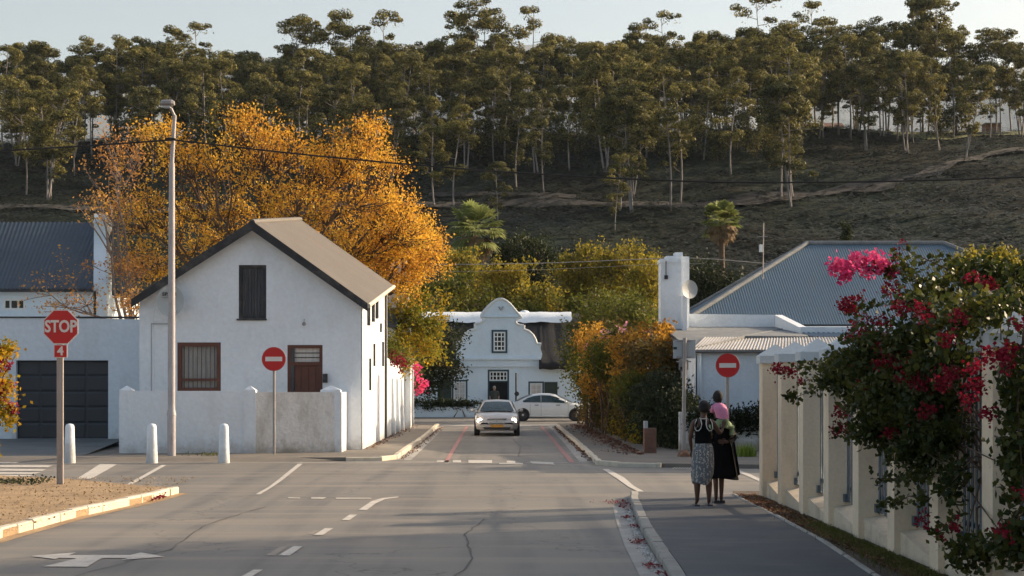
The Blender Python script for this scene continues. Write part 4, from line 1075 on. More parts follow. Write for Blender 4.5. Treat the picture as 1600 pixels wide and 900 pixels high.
mb.hexa([(8.2, 53.02, 3.45), (10.4, 53.4, 3.5), (11.0, 58.5, 3.95), (10.7, 58.51, 3.95)], [(8.2, 53.02, 3.63), (10.4, 53.4, 3.63), (11.0, 58.5, 4.08), (10.7, 58.51, 4.08)])
mb.build("felt_roof", roof_felt, hb_)
mb = MB()
mb.hexa([(XB, 58.52, 3.3), (10.15, 58.52, 3.3), (10.15, 58.8, 3.3), (XB, 58.8, 3.3)], [(XB, 58.52, 4.60), (10.15, 58.52, 4.56), (10.15, 58.8, 4.56), (XB, 58.8, 4.60)])
mb.prism([(10.152, 58.6, 3.4), (10.152, 58.6, 4.56), (10.45, 55.4, 4.0), (10.45, 55.4, 3.4)], (.28, 0, 0))
mb.box(10.46, 18.5, 55.1, 55.38, 3.4, 4.0)
mb.build("parapet", plaster, hb_)
mb = MB(); corr(mb, (10.5, 53.42, 3.62), (18, 53.42, 3.62), (18, 55.09, 3.8), (10.5, 55.09, 3.8), .17, .03); mb.build("upper_corrugated_roof", roof_blue, hb_)
mb = MB(); A_, B_, C_, D_ = Vector((6.84, 60, 4.26)), Vector((24.4, 60, 4.26)), Vector((18.4, 66, 7.80)), Vector((12.8, 66, 7.80)); E_, F_ = Vector((6.84, 72, 4.26)), Vector((24.4, 72, 4.26))
# corrugations run up the slope: build strips clipped to the trapezoid
def hip_corr(mb, A, B, C, D, pitch=.10, amp=.010):
    n = int((B - A).length / (pitch / 4)); u = (B - A) / n; up = (C + D - A - B).normalized()
    nn = (B - A).cross(D - A).normalized(); nn = nn if nn.z > 0 else -nn
    L_ = (B - A).length; ul = u.normalized(); tD = (D - A).dot(ul) / L_; tC = (C - A).dot(ul) / L_
    hgt = (D - A) - ul * (D - A).dot(ul); vs = []
    for i in range(n + 1):
        t = i / n; s_ = 1.0
        if t < tD: s_ = t / tD
        elif t > tC: s_ = (1 - t) / (1 - tC)
        o = nn * amp * (0, 1, 0, -1)[i % 4]
        vs += [A + u * i + o, A + u * i + hgt * s_ + o]
    mb.add(vs, [(2 * i, 2 * i + 2, 2 * i + 3, 2 * i + 1) for i in range(n)], True)
hip_corr(mb, A_, B_, C_, D_); hip_corr(mb, E_, A_, D_, D_); mb.build("hipped_roof", roof_blue, hb_)
mb = MB(); mb.quad(B_, F_, C_, C_); mb.poly([E_, D_, C_, F_]); mb.build("hipped_roof", roof_blue, hb_)
up = Vector((0, 0, .04))
mb = MB()
for p, q in ((A_, D_), (D_, C_), (C_, B_), (E_, D_)): mb.tube([p + up, q + up], .10, 6)
mb.build("ridge_cap", roof_felt, hb_)
mb = MB()
c0, c1 = bp_(1031, 400, 58).x, bp_(1062, 400, 58).x
zt1 = bp_(1040, 401, 58).z
mb.box(c0, c1, 57.6, 58.5, .05, zt1 - .25); mb.box(c0 - .04, c1 + .0, 57.56, 58.5, zt1 - .25, zt1 - .12); mb.box(c0 + .2, c1, 57.65, 58.45, zt1 - .12, zt1)
mb.box(c1 + .001, bp_(1075, 400, 58.3).x, 57.9, 58.5, 3.6, zt1 + .0)
mb.box(bp_(1054, 395, 58).x, bp_(1066, 395, 58).x, 57.8, 58.4, zt1 + .001, zt1 + .14)
mb.box(c1 + .001, bp_(1072, 400, 57.3).x, 57.0, 57.6, 3.9, bp_(1060, 463, 57.3).z)
mb.build("chimney", plaster, hb_)
mb = MB(); mb.box(c0 + .16, c0 + .19, 57.52, 57.559, bp_(0, 432, 57.5).z, bp_(0, 408, 57.5).z); mb.box(c0 + .12, c0 + .24, 57.5, 57.59, bp_(0, 436, 57.5).z, bp_(0, 430, 57.5).z); mb.build("flue_bracket", black_print, hb_)
# dish on this house
dc2 = P(1078, 452, 57.0)
d2 = thing("satellite_dish", (dc2.x, dc2.y, dc2.z), "small white satellite dish on the chimney of the blue-roofed house", "satellite dish")
mb = MB(); vs = []
for r_, dep in ((.35, .012), (.7, .045), (1, .09)):
    for q in range(24):
        a = 2 * math.pi * q / 24; vs.append((dc2.x + .30 * r_ * math.cos(a), dc2.y - dep + .09 + .2 * r_ * math.cos(a), dc2.z + .33 * r_ * math.sin(a)))
vs.append((dc2.x, dc2.y + .09, dc2.z))
mb.add(vs, [(i * 24 + q, i * 24 + (q + 1) % 24, (i + 1) * 24 + (q + 1) % 24, (i + 1) * 24 + q) for i in range(2) for q in range(24)] + [(72, (q + 1) % 24, q) for q in range(24)], True)
mb.build("reflector", sign_back, d2)
mb = MB(); mb.tube([(dc2.x, dc2.y + .1, dc2.z), (dc2.x - .1, dc2.y + .25, dc2.z - .35), (dc2.x - .15, dc2.y + .3, dc2.z - .5)], .02, 6); mb.tube([(dc2.x, dc2.y - .02, dc2.z - .3), (dc2.x - .05, dc2.y - .35, dc2.z - .1)], .012, 6); mb.build("bracket", steel, d2)
an = thing("aerial_mast", (P(1192, 410, 61).x, 61, P(1192, 410, 61).z - .4), "thin roof aerial mast with small white box above the blue hipped roof", "aerial")
mb = MB(); a = P(1192, 412, 61) - Vector((0, 0, .6)); b = P(1193, 348, 61); mb.tube([a, b], .022, 6); mb.build("mast", steel, an)
mb = MB(); p = P(1190, 388, 61); mb.box(p.x - .09, p.x + .03, 60.9, 61.05, p.z - .14, p.z + .14); mb.build("receiver", white_paint, an); mb = MB(); p = P(1191, 370, 61); mb.box(p.x - .2, p.x + .2, 60.98, 61.0, p.z - .012, p.z + .012); mb.build("crossbar", steel, an)
nh = thing("neighbour_house", (16, 42, .1), "small blue-walled house with white fascia partly behind the bougainvillea", "house")
mb = MB(); x0 = P(1548, 440, 42).x; mb.box(x0, x0 + 12, 42, 50, .1, P(0, 446, 42).z); mb.build("wall", roof_blue, nh)
mb = MB(); mb.box(x0 - .3, x0 + 12, 41.6, 41.98, P(0, 445, 41.6).z, P(0, 433, 41.6).z); mb.build("fascia", plaster, nh)
mb = MB(); mb.add([(x0 - .5, 41.5, P(0, 432.5, 41.5).z), (x0 + 12, 41.5, P(0, 432.5, 41.5).z), (x0 + 12, 51, 5.3), (x0 - .5, 51, 5.3)], [(0, 1, 2, 3)]); mb.build("roof", roof_felt, nh)

# ivy wall
iw = thing("creeper_wall", (9, 47, .1), "low pale wall overgrown with dark creeper in front of the white corner house", "wall")
mb = MB(); mb.box(5.35, 22, 47, 47.22, .05, 1.22); mb.build("wall", plaster_old, iw)

# ================================================================== STREET FURNITURE
lp = thing("street_lamp", (P(268, 712, 43.4).x, 43.4, .1), "tall stepped steel street lamp with boxy head in front of the cottage", "street lamp")
X0 = lp.location.x; s_ = 43.4 / F
mb = MB(); mb.tube([(X0, 43.4, .05), (X0, 43.4, P(0, 648, 43.4).z), (X0, 43.4, P(0, 642, 43.4).z), (X0, 43.4, P(0, 500, 43.4).z)], [.115, .115, .10, .10], 14)
mb.tube([(X0, 43.4, P(0, 500, 43.4).z), (X0 + .01, 43.4, P(0, 255, 43.4).z)], [.10, .078], 12)
xt = P(273, 180, 43.4).x
mb.tube([(X0 + .01, 43.4, P(0, 255, 43.4).z), (xt, 43.4, P(0, 180, 43.4).z)], [.06, .05], 10)
mb.tube([(X0, 43.4, P(0, 648, 43.4).z - .02), (X0, 43.4, P(0, 640, 43.4).z)], [.13, .105], 14)
mb.build("pole", lamp_steel, lp)
mb = MB(); mb.tube([(xt, 43.4, P(0, 182, 43.4).z), (P(268, 0, 43.4).x, 43.3, P(0, 170, 43.4).z)], .04, 8); mb.build("arm", lamp_steel, lp)
mb = MB(); hx0, hx1 = P(253, 0, 43.4).x, P(273.5, 0, 43.4).x; z0_, z1_ = P(0, 167, 43.4).z, P(0, 157, 43.4).z
n = 6; vs = []
for (x, sz, sy) in ((hx0, .6, .6), (hx0 + .05, .95, 1), (hx1 - .06, 1, 1), (hx1, .6, .7)):
    for a in range(8):
        t = 2 * math.pi * (a + .5) / 8; vs.append((x, 43.3 + .15 * sy * math.cos(t), (z0_ + z1_) / 2 + (z1_ - z0_) * .55 * sz * math.sin(t)))
mb.add(vs, [(i * 8 + q, i * 8 + (q + 1) % 8, i * 8 + 8 + (q + 1) % 8, i * 8 + 8 + q) for i in range(3) for q in range(8)] + [tuple(range(8)), tuple(range(24, 32))])
mb.build("lamp_head", steel, lp)
mb = MB(); mb.box(hx0 + .06, hx1 - .1, 43.22, 43.38, z0_ - .05, z0_ + .01); mb.build("lens", sign_back, lp)

def bollard(px, label):
    p = G(px, 723.5, 0.0)
    t = thing("bollard", (p.x, p.y, 0), label, "bollard", "white bollards along the road edge")
    mb = MB(); mb.lathe((p.x, p.y, 0), [(.150, -.02), (.148, .05), (.130, .5), (.118, .90), (.112, .955), (.09, 1.0), (.04, 1.02), (.005, 1.025)], 20); mb.build("post", plaster, t)
    return t
bollard(109, "white concrete bollard standing just behind the stop sign pole")
bollard(237.5, "white concrete bollard just left of the street lamp")
bollard(350, "white concrete bollard between the street lamp and the no-entry sign")

def no_entry(name, px, py_base, z, zc_py, rpx, label, rz=0.0, post_r=.038):
    p = G(px, py_base, z); d = p.y
    t = thing(name, (p.x, d, z), label, "road sign", "no-entry signs")
    k_ = d / F; zc = H - (zc_py - VY) * k_; r_ = rpx * k_
    mb = MB(); mb.tube([(p.x, d, z - .05), (p.x, d, zc + r_ * .7)], post_r, 10); mb.build("post", steel, t)
    yy = d - .06
    mb = MB(); mb.disc((p.x + .0, yy, zc), r_, (0, 1, 0), .012, 40); f = mb.build("sign_face", sign_red, t)
    mb = MB(); mb.tube([(p.x + r_ * 1.0 * math.cos(a * math.pi / 20), yy - .002, zc + r_ * math.sin(a * math.pi / 20)) for a in range(41)], .010, 6, False); mb.build("rim", mat("sign_rim_" + name, (.42, .07, .07), .5, .1), f)
    mb = MB(); mb.box(p.x - r_ * .72, p.x + r_ * .72, yy - .014, yy - .0065, zc - r_ * .19, zc + r_ * .19); mb.build("white_bar", sign_white, f)
    mb = MB(); mb.box(p.x - .1, p.x + .1, yy + .007, yy + .03, zc - .14, zc - .11); mb.box(p.x - .1, p.x + .1, yy + .007, yy + .03, zc + .11, zc + .14); mb.build("bracket", steel, t)
    return t
no_entry("no_entry_sign", 428.3, 710, .10, 561, 18.3, "red no-entry sign on a grey post in front of the white garden wall")
no_entry("no_entry_sign", 1136.5, 712.5, .10, 571, 18.3, "red no-entry sign on a pale post behind the two women", post_r=.05)

# stop sign
sp = G(94, 757, .10); d = sp.y; kk = d / F
st = thing("stop_sign", (sp.x, d, .1), "red octagonal stop sign with small number four plate on the left traffic island", "road sign")
mb = MB(); mb.box(sp.x - .06, sp.x + .06, d - .03, d + .03, 0.02, H - (490 - VY) * kk); mb.build("post", mat("stop_post_steel", (.33, .29, .27), .5, .12, 3, 40, .1, stain=(.16, .12, .1), stain_amt=.4, stain_scale=(6, 6, 1)), st)
cx, cz = P(96.3, 0, d).x, H - (511 - VY) * kk
def octa(r_, y0, y1, cz, m, name, par):
    mb = MB(); mb.prism([(cx + r_ / math.cos(math.pi / 8) * math.cos(math.pi / 8 + i * math.pi / 4), y0, cz + r_ / math.cos(math.pi / 8) * math.sin(math.pi / 8 + i * math.pi / 4)) for i in range(8)], (0, y1 - y0, 0)); return mb.build(name, m, par)
octa(.336, d - .062, d - .05, cz, sign_white, "border", st)
f = octa(.318, d - .068, d - .0622, cz, sign_red, "sign_face", st)
text("STOP", (cx, d - .072, cz + .0), .325, sign_white, f, .80, .009)
mb = MB(); mb.box(cx - .135, cx + .125, d - .062, d - .05, cz - .60, cz - .345); pl = mb.build("number_plate", sign_white, st)
mb = MB(); mb.box(cx - .122, cx + .112, d - .068, d - .0622, cz - .588, cz - .357); f2 = mb.build("plate_face", sign_red, pl)
text("4", (cx - .005, d - .072, cz - .475), .24, sign_white, st, 1.0, .007)

# back-facing sign on tall post
p = G(1068, 713, .1); d = p.y; k_ = d / F
bs = thing("turned_road_sign", (p.x, d, .1), "pale post with the grey backs of two road signs beside the creeper", "road sign")
mb = MB(); mb.tube([(p.x, d, .05), (p.x + .03, d, H - (528 - VY) * k_)], .055, 10); mb.build("post", steel, bs)
def rb(x0, x1, y0, y1, dy, m, name, par):
    mb = MB(); mb.box(p.x + (x0 - 1069) * k_, p.x + (x1 - 1069) * k_, d + dy, d + dy + .01, H - (y1 - VY) * k_, H - (y0 - VY) * k_); return mb.build(name, m, par)
f = rb(1053, 1088, 531, 560, .05, sign_back, "sign_back", bs); rb(1062, 1077, 562, 578, .05, steel, "sign_back", bs)
for yq in (533, 558, 565): rb(1058, 1081, yq - 1, yq + 1, .035, steel, "clamp_bar", bs)
rb(1053.5, 1059, 542, 546, .046, black_print, "sticker", f); rb(1064, 1069, 573, 578, .046, black_print, "sticker", f)

# rock, meter pillar
p = P(1070, 709, 43.0)
rk = thing("boulder", (p.x, 43, .1), "brown boulder lying at the foot of the turned road sign", "rock")
bm = bmesh.new(); bmesh.ops.create_icosphere(bm, subdivisions=3, radius=1)
for v in bm.verts:
    n_ = .12 * math.sin(v.co.x * 5 + 1) + .1 * math.sin(v.co.y * 6) + .1 * math.sin(v.co.z * 4 + v.co.x * 3)
    v.co = Vector((v.co.x * .19 * (1 + n_), v.co.y * .17 * (1 + n_), max(-.02, v.co.z * .17 * (1 + n_))))
me = bpy.data.meshes.new("boulder"); bm.to_mesh(me); bm.free(); me.materials.append(rock_m); new_obj("stone", me, rk)
p = P(1018, 700, 45)
mp = thing("brick_pillar", (p.x, 45, .1), "small brown brick box pillar set in the creeper by the pavement", "pillar")
mb = MB(); mb.box(p.x - .20, p.x + .14, 45, 45.4, .05, .80); core = mb.build("core", brick_m, mp)
for r_ in range(5):
    for c_ in range(2):
        o_ = .0 if r_ % 2 else .06; a = p.x - .20 + c_ * .17 + (o_ if c_ else 0); b = p.x - .20 + .17 + o_ if c_ == 0 else p.x + .14
        mb = MB(); mb.box(a + .005, b - .005, 44.985, 44.999, .1 + r_ * .14, .1 + r_ * .14 + .125); mb.build("brick", brick_m, mp)
mb = MB(); mb.box(p.x - .2, p.x - .1, 45.02, 45.3, .80, 1.0); mb.build("cap", sign_back, mp)

# cables
def cable(name, pts, r_, m, label, n=30):
    """smooth cable through the points"""
    P_ = [Vector(q) for q in pts]; out = []
    for i in range(len(P_) - 1):
        p0 = P_[max(0, i - 1)]; p1 = P_[i]; p2 = P_[i + 1]; p3 = P_[min(len(P_) - 1, i + 2)]
        for j in range(12):
            t = j / 12; out.append(.5 * ((2 * p1) + (p2 - p0) * t + (2 * p0 - 5 * p1 + 4 * p2 - p3) * t * t + (3 * p1 - p0 - 3 * p2 + p3) * t ** 3))
    out.append(P_[-1]); mb = MB(); mb.tube(out, r_, 6); o = mb.build(name, m); tag(o, label, "cable"); return o
cable("power_cable", [P(-320, 252, 43.25), P(-140, 244, 43.25), P(0, 236, 43.25), P(135, 228, 43.25), P(270, 218.5, 43.25), P(271, 218.5, 43.25), P(500, 244, 43.25), P(780, 268, 43.25), P(1070, 283, 43.25), P(1300, 284.5, 43.25), P(1600, 276.5, 43.25), P(2000, 252, 43.25)], .024, cable_m, "thick black overhead cable sagging across the whole view from the street lamp")
cable("overhead_wire", [P(600, 410, 78), P(700, 413, 78), P(850, 411, 78), P(1028, 404, 78), P(1100, 404, 78), P(1190, 411, 78), P(1300, 420, 78)], .022, cable_g, "pale overhead wire crossing above the thatched house")
cable("overhead_wire", [P(600, 421, 79), P(700, 424, 79), P(850, 421, 79), P(1028, 413, 79), P(1100, 412, 79)], .010, cable_g, "thinner lower overhead wire above the thatched house")

# ================================================================== FENCE
fe = thing("boundary_fence", (4.8, 20, .11), "cream pillared boundary fence with blue-grey palisades along the footpath", "fence")
FX = 4.57
dn = [27.57 - 1.83 * i for i in range(9)]
PW, PT = .50, .33
zE = 2.42
pil = None
for i, y in enumerate(dn):
    mb = MB(); mb.box(FX, FX + PW, y, y + PT, .05, zE); pi = mb.build("pillar", cream, fe)
    mb = MB(); a = .05; zc = zE
    mb.box(FX - a, FX + PW + a, y - a, y + PT + a, zc + .001, zc + .13)
    q = [(FX - a, y - a, zc + .131), (FX + PW + a, y - a, zc + .131), (FX + PW + a, y + PT + a, zc + .131), (FX - a, y + PT + a, zc + .131)]
    mb.add(q + [(FX + PW / 2, y + PT / 2, zc + .34)], [(0, 1, 4), (1, 2, 4), (2, 3, 4), (3, 0, 4)])
    mb.build("cap", cap_skylit, pi)
    mb = MB()
    if i < len(dn) - 1:
        ya, yb = dn[i + 1] + PT, y
        mb.hexa([(FX + .07, ya, .05), (FX + PW, ya, .05), (FX + PW, yb, .05), (FX + .07, yb, .05)], [(FX + .07, ya, .20), (FX + PW, ya, .27), (FX + PW, yb, .45), (FX + .07, yb, .38)])
        mb.build("plinth", plinth_m, fe)
        mb = MB(); n = int((yb - ya) / .14)
        for j in range(n):
            yy = ya + .05 + (yb - ya - .1) * (j + .5) / n
            zb_ = .30 + .14 * (yy - ya) / (yb - ya) + .03
            x = FX + .235
            mb.add([(x, yy - .036, zb_), (x + .022, yy, zb_), (x, yy + .036, zb_), (x, yy - .036, 2.34), (x + .022, yy, 2.34), (x, yy + .036, 2.34), (x + .01, yy, 2.46)], [(0, 1, 4, 3), (1, 2, 5, 4), (3, 4, 6), (4, 5, 6)])
        mb.box(FX + .26, FX + .30, ya, yb, .62, .67); mb.box(FX + .26, FX + .30, ya, yb, 2.05, 2.10)
        mb.box(FX + .20, FX + .30, yb - .10, yb - .002, .45, .56)
        mb.build("palisade_panel", palisade_m, fe)
#PART5
# ================================================================== VEGETATION
def blob_points(rng, c, r, n, lo=0.6, hi=1.05, lump=0.25, bottom=-1.0):
    """points in the outer shell of a lumpy ellipsoid"""
    c = np.array(c); r = np.array(r)
    v = rng.normal(size=(int(n * 1.6), 3)); v /= np.linalg.norm(v, axis=1, keepdims=True)
    v = v[v[:, 2] > bottom][:n]
    ph = rng.uniform(0, 6.28, 3)
    k_ = 1 + lump * (np.sin(v[:, 0] * 4 + ph[0]) * np.sin(v[:, 1] * 4 + ph[1]) + .5 * np.sin(v[:, 2] * 7 + ph[2]))
    return c + v * r * (rng.uniform(lo, hi, (len(v), 1)) * k_[:, None])
def clumped(rng, pts, m, spread):
    """m leaves around each point"""
    return (pts[:, None, :] + rng.normal(size=(len(pts), m, 3)) * spread).reshape(-1, 3)

def leaf_cards_n(c, nrm, size, rng, aspect=.6, jit=.55):
    n = len(c); nn = nrm / (np.linalg.norm(nrm, axis=1, keepdims=True) + 1e-9) + rng.normal(size=(n, 3)) * jit; nn /= np.linalg.norm(nn, axis=1, keepdims=True)
    u = rng.normal(size=(n, 3)); u -= (u * nn).sum(1, keepdims=True) * nn; u /= np.linalg.norm(u, axis=1, keepdims=True) + 1e-9
    w_ = np.cross(nn, u); s_ = size * rng.uniform(.65, 1.35, (n, 1))
    return np.stack([c - u * s_ * .5, c + w_ * s_ * .5 * aspect, c + u * s_ * .5, c - w_ * s_ * .5 * aspect], axis=1).reshape(-1, 3)
def limbs(mb, base, crown_pts, rng, r0, fork, n1=6, n2=5, twig=0.012, seg=4, sides=5):
    """trunk from base to fork, limbs to cluster centres, branches to crown points"""
    base = np.array(base, float); fork = np.array(fork, float)
    mid = (base + fork) / 2 + rng.normal(size=3) * [r0, r0, 0]
    mb.tube([base, mid, fork], [r0 * 1.25, r0, r0 * .85], 10, False)
    cp = np.array(crown_pts)
    def kmeans(p, k_):
        k_ = min(k_, len(p)); c = p[rng.choice(len(p), k_, replace=False)]
        for _ in range(5):
            a = np.argmin(((p[:, None] - c[None]) ** 2).sum(2), axis=1)
            c = np.array([p[a == i].mean(0) if (a == i).any() else c[i] for i in range(k_)])
        return c, a
    def curve(a, b, ra, rb, n=4, sides=5):
        L_ = np.linalg.norm(b - a); pts = []
        off = rng.normal(size=3) * L_ * .10
        for i in range(n + 1):
            t = i / n; pts.append(a + (b - a) * t + off * math.sin(t * math.pi) + np.array([0, 0, -.06 * L_]) * math.sin(t * math.pi))
        mb.tube(pts, [ra + (rb - ra) * i / n for i in range(n + 1)], sides, False)
        return pts
    c1, a1 = kmeans(cp, n1)
    for i, c in enumerate(c1):
        sub = cp[a1 == i]
        if len(sub) == 0: continue
        e1 = fork + (c - fork) * .62
        curve(fork, e1, r0 * .6, r0 * .34, 5, 6)
        c2, a2 = kmeans(sub, n2)
        for j, d_ in enumerate(c2):
            s2 = sub[a2 == j]
            if len(s2) == 0: continue
            e2 = e1 + (d_ - e1) * .7
            curve(e1, e2, r0 * .30, r0 * .13, 4, 5)
            for s3 in s2: curve(e2, s3, r0 * .10, twig, 3, 3)

def tree(name, label, cat, base, fork, blobs, leafm, size, r0=.2, m=30, spread=.22, seed=1, twig=.012, group=None, barkm=None, flat=0., droop=0., aspect=.55, n1=6, n2=5, lo=.45, lump=.25):
    """blobs: (x,y,z,rx,ry,rz,n)"""
    rng = np.random.default_rng(seed)
    t = thing(name, base, label, cat, group)
    cps = np.concatenate([blob_points(rng, b[:3], b[3:6], b[6], lo, 1.0, lump) for b in blobs])
    cps = cps[cps[:, 2] > base[2] + .3]
    mb = MB(); limbs(mb, base, cps, rng, r0, fork, n1, n2, twig)
    mb.build("trunk", barkm or bark, t, fix=False)
    lp_ = clumped(rng, cps, m, spread)
    lp_ = lp_[lp_[:, 2] > base[2] + .1]
    np_mesh("crown", leaf_cards(lp_, size, rng, aspect, flat, droop), 4, leafm, t, t.location)
    return t
def pb(px, py, d, rpx, rpy, rd, n):
    p = P(px, py, d); k_ = d / F; return (p.x, p.y, p.z, rpx * k_, rd, rpy * k_, n)

# big autumn tree behind the cottage
dA = 64
tree("autumn_tree", "large golden autumn tree spreading above and behind the white cottage", "tree", (-9.2, dA, .1), (-9.4, dA, 4.0),
     [pb(300, 250, dA, 95, 50, 2.6, 66), pb(420, 225, dA + .5, 75, 50, 2.6, 80), pb(540, 250, dA, 85, 50, 2.6, 120), pb(220, 330, dA - .5, 80, 60, 2.6, 52),
      pb(470, 330, dA, 110, 60, 3.2, 150), pb(610, 335, dA - .5, 72, 60, 2.4, 120), pb(340, 350, dA + 1, 120, 60, 3, 110), pb(230, 410, dA - 1, 60, 50, 2.2, 44),
      pb(560, 400, dA, 70, 45, 2.3, 80), pb(380, 190, dA, 40, 25, 1.2, 22), pb(580, 205, dA, 40, 25, 1.2, 24), pb(235, 205, dA, 55, 28, 1.2, 20), pb(650, 370, dA, 40, 40, 1.4, 50)],
     autumn_leaf, .115, .26, 34, .20, 11, .014, n1=9, n2=6, lo=.3)
tree("autumn_tree", "sparser browning autumn tree with bare twigs left of the street lamp", "tree", (-14.0, 60.5, .1), (-13.8, 60.5, 3.5),
     [pb(170, 300, 60, 50, 90, 1.8, 46), pb(200, 420, 60, 55, 45, 1.8, 46), pb(165, 215, 60, 25, 30, 1, 8), pb(120, 440, 59, 65, 40, 1.5, 12), pb(120, 475, 58.5, 95, 14, 1.0, 22), pb(205, 475, 58.5, 20, 18, 1, 28), pb(195, 240, 60.5, 45, 50, 1.6, 24)],
     autumn_brown, .115, .12, 16, .19, 12, .014, n1=6, n2=5, barkm=mat('greyish_twig_bark', (0.19, 0.15, 0.13), .9, .3), lo=.2)
dT = 68.5
tree("street_tree", "tree turning from green to orange overhanging the lane wall", "tree", (-5.0, dT, .1), (-4.8, dT, 3.4),
     [pb(650, 515, dT, 42, 36, 1.3, 62), pb(640, 470, dT - .6, 36, 36, 1.1, 36), pb(668, 548, dT + .5, 28, 20, 1.2, 24), pb(625, 545, dT - 1.5, 22, 42, .8, 34), pb(688, 490, dT, 12, 30, 1, 12)],
     turning_leaf, .15, .15, 30, .2, 13, .012)
tree("street_tree", "orange leaved low branches in front of the white tapering stack", "tree", (-5.6, 66, .1), (-5.4, 66, 5.0),
     [pb(625, 425, 66, 45, 45, 1.4, 80), pb(665, 395, 67, 38, 55, 1.4, 75), pb(600, 385, 66, 50, 40, 1.5, 60)],
     autumn_leaf, .12, .14, 32, .2, 14, .012)
tree("dark_tree", "dark shaded tree hanging in front of the thatched house's left end", "tree", (-5.6, 84, .06), (-5.2, 84, 3.0),
     [pb(690, 545, 84, 30, 30, 1.6, 55), pb(665, 590, 84, 34, 34, 1.6, 70), pb(705, 580, 84, 16, 18, 1, 20), pb(690, 520, 86, 40, 18, 1.5, 26)], dark_leaf, .17, .18, 30, .26, 15)
tree("green_tree", "olive green tree over the right end of the thatched house", "tree", (5.2, 82, .1), (5.2, 82, 3.0),
     [pb(930, 520, 82, 44, 38, 2, 95), pb(985, 500, 80, 48, 32, 2, 95), pb(895, 545, 84, 18, 32, 1.4, 30), pb(950, 480, 84, 55, 24, 2, 60), pb(905, 590, 84, 20, 28, 1.2, 26)], green_leaf, .17, .2, 30, .28, 16)
pt_ = "yellowing leafy trees behind the thatched house"
for i, (px, py, rx_, ry_, d, n, lab) in enumerate([
    (722, 432, 40, 34, 118, 90, "yellowing tree just below the left palm"), (700, 475, 60, 40, 108, 110, "shaded dull tree left behind the thatched house gable"),
    (790, 455, 52, 36, 116, 120, "yellow-green tree rising directly behind the curved gable"), (845, 478, 44, 30, 112, 80, "low yellowing tree right behind the curved gable"),
    (905, 440, 50, 48, 120, 150, "tall ragged yellowing tree with pointed top shoots"), (975, 438, 50, 44, 118, 150, "broad yellow-green tree left of the white chimney"),
    (1012, 455, 34, 40, 112, 90, "olive tree touching the white chimney stack"), (655, 500, 40, 36, 104, 60, "dark green tree between the autumn tree and the thatched house"),
    (800, 500, 90, 24, 110, 110, "low dark foliage band above the thatched ridge"), (930, 490, 70, 26, 108, 90, "dark leafy tree above the right thatched ridge")]):
    p = P(px, py, d)
    tree("leafy_tree", lab, "tree", (p.x, d, .06), (p.x, d, max(1.5, p.z - 2.5)), [pb(px, py, d, rx_, ry_, 2.2, n), pb(px + rx_ * .3, py - ry_ * .75, d, rx_ * .35, ry_ * .45, 1.2, n // 6), pb(px - rx_ * .4, py - ry_ * .6, d, rx_ * .3, ry_ * .4, 1.2, n // 7)],
         olive_leaf if i not in (1, 7, 8, 9) else green_leaf, .25, .18, 26, .25, 30 + i, lump=.5, group=pt_)
tree("dome_tree", "dark evergreen tree with rounded dome top behind the yellow trees", "tree", (P(820, 430, 130).x, 130, 0), (P(820, 430, 130).x, 130, 5.0),
     [pb(822, 400, 130, 50, 36, 3, 160), pb(850, 420, 130, 30, 30, 2, 70), pb(790, 415, 130, 26, 34, 2, 60), pb(820, 440, 129, 60, 30, 3, 90)], darker_leaf, .22, .25, 34, .3, 50, lump=.12)
tree("dark_tree", "dark ragged tree with creeper under the right palm", "tree", (P(1105, 430, 90).x, 90, .1), (P(1105, 430, 90).x, 90, 4.0),
     [pb(1110, 440, 90, 36, 34, 1.5, 70), pb(1082, 425, 92, 22, 26, 1.3, 30), pb(1140, 450, 90, 22, 26, 1.3, 40), pb(1100, 470, 90, 40, 24, 1.5, 40)], dark_leaf, .2, .16, 26, .3, 51)
tree("cypress", "narrow dark cypress poking above the blue roof ridge", "tree", (P(1322, 400, 100).x, 100, 0), (P(1322, 400, 100).x, 100, 7.0),
     [pb(1322, 378, 100, 8, 36, .35, 90), pb(1322, 420, 100, 10, 45, .4, 60)], darker_leaf, .16, .1, 26, .12, 52, aspect=.3, droop=-.8)
for i, (px, py, rx_, ry_, lab) in enumerate([(1510, 415, 30, 20, "sunlit yellow-green garden shrub above the right fence"), (1560, 412, 34, 22, "sunlit olive shrub just right of the tallest bougainvillea shoots")]):
    p = P(px, py, 44)
    tree("garden_shrub", lab, "shrub", (p.x, 44, .1), (p.x, 44, 2.5), [pb(px, py + 5, 44, rx_, ry_, 1.0, 70), pb(px + 8, py - 14, 44, 6, 12, .4, 8)], olive_leaf, .12, .08, 26, .12, 60 + i)

# ---- creeper hedge along the right pavement
def hedge(name, label, cat, blobs, leafm, size, m, spread, seed, core=None):
    rng = np.random.default_rng(seed)
    b0 = blobs[0]; base = (b0[0], b0[1], .1)
    t = thing(name, base, label, cat)
    cps = np.concatenate([blob_points(rng, b[:3], b[3:6], b[6], .72, 1.04, .18) for b in blobs])
    cps = cps[cps[:, 2] > .15]
    lp_ = clumped(rng, cps, m, spread); lp_ = lp_[lp_[:, 2] > .12]
    np_mesh("foliage", leaf_cards(lp_, size, rng, .6, 0, .15), 4, leafm, t, t.location)
    for b in blobs[:6]:
        for q in range(4):
            mb = MB()
            a = np.array([b[0] + rng.normal() * .25, b[1] + rng.normal() * .3, .08]); e = np.array(b[:3]) + rng.normal(size=3) * np.array(b[3:6]) * .45
            mb.tube([a, (a + e) / 2 + rng.normal(size=3) * .12, e], [.035, .025, .012], 5, False); mb.build("stem", bark, t, fix=False)
    return t
def wb(x, y, z, rx_, ry_, rz__, n): return (x, y, z, rx_, ry_, rz__, n)
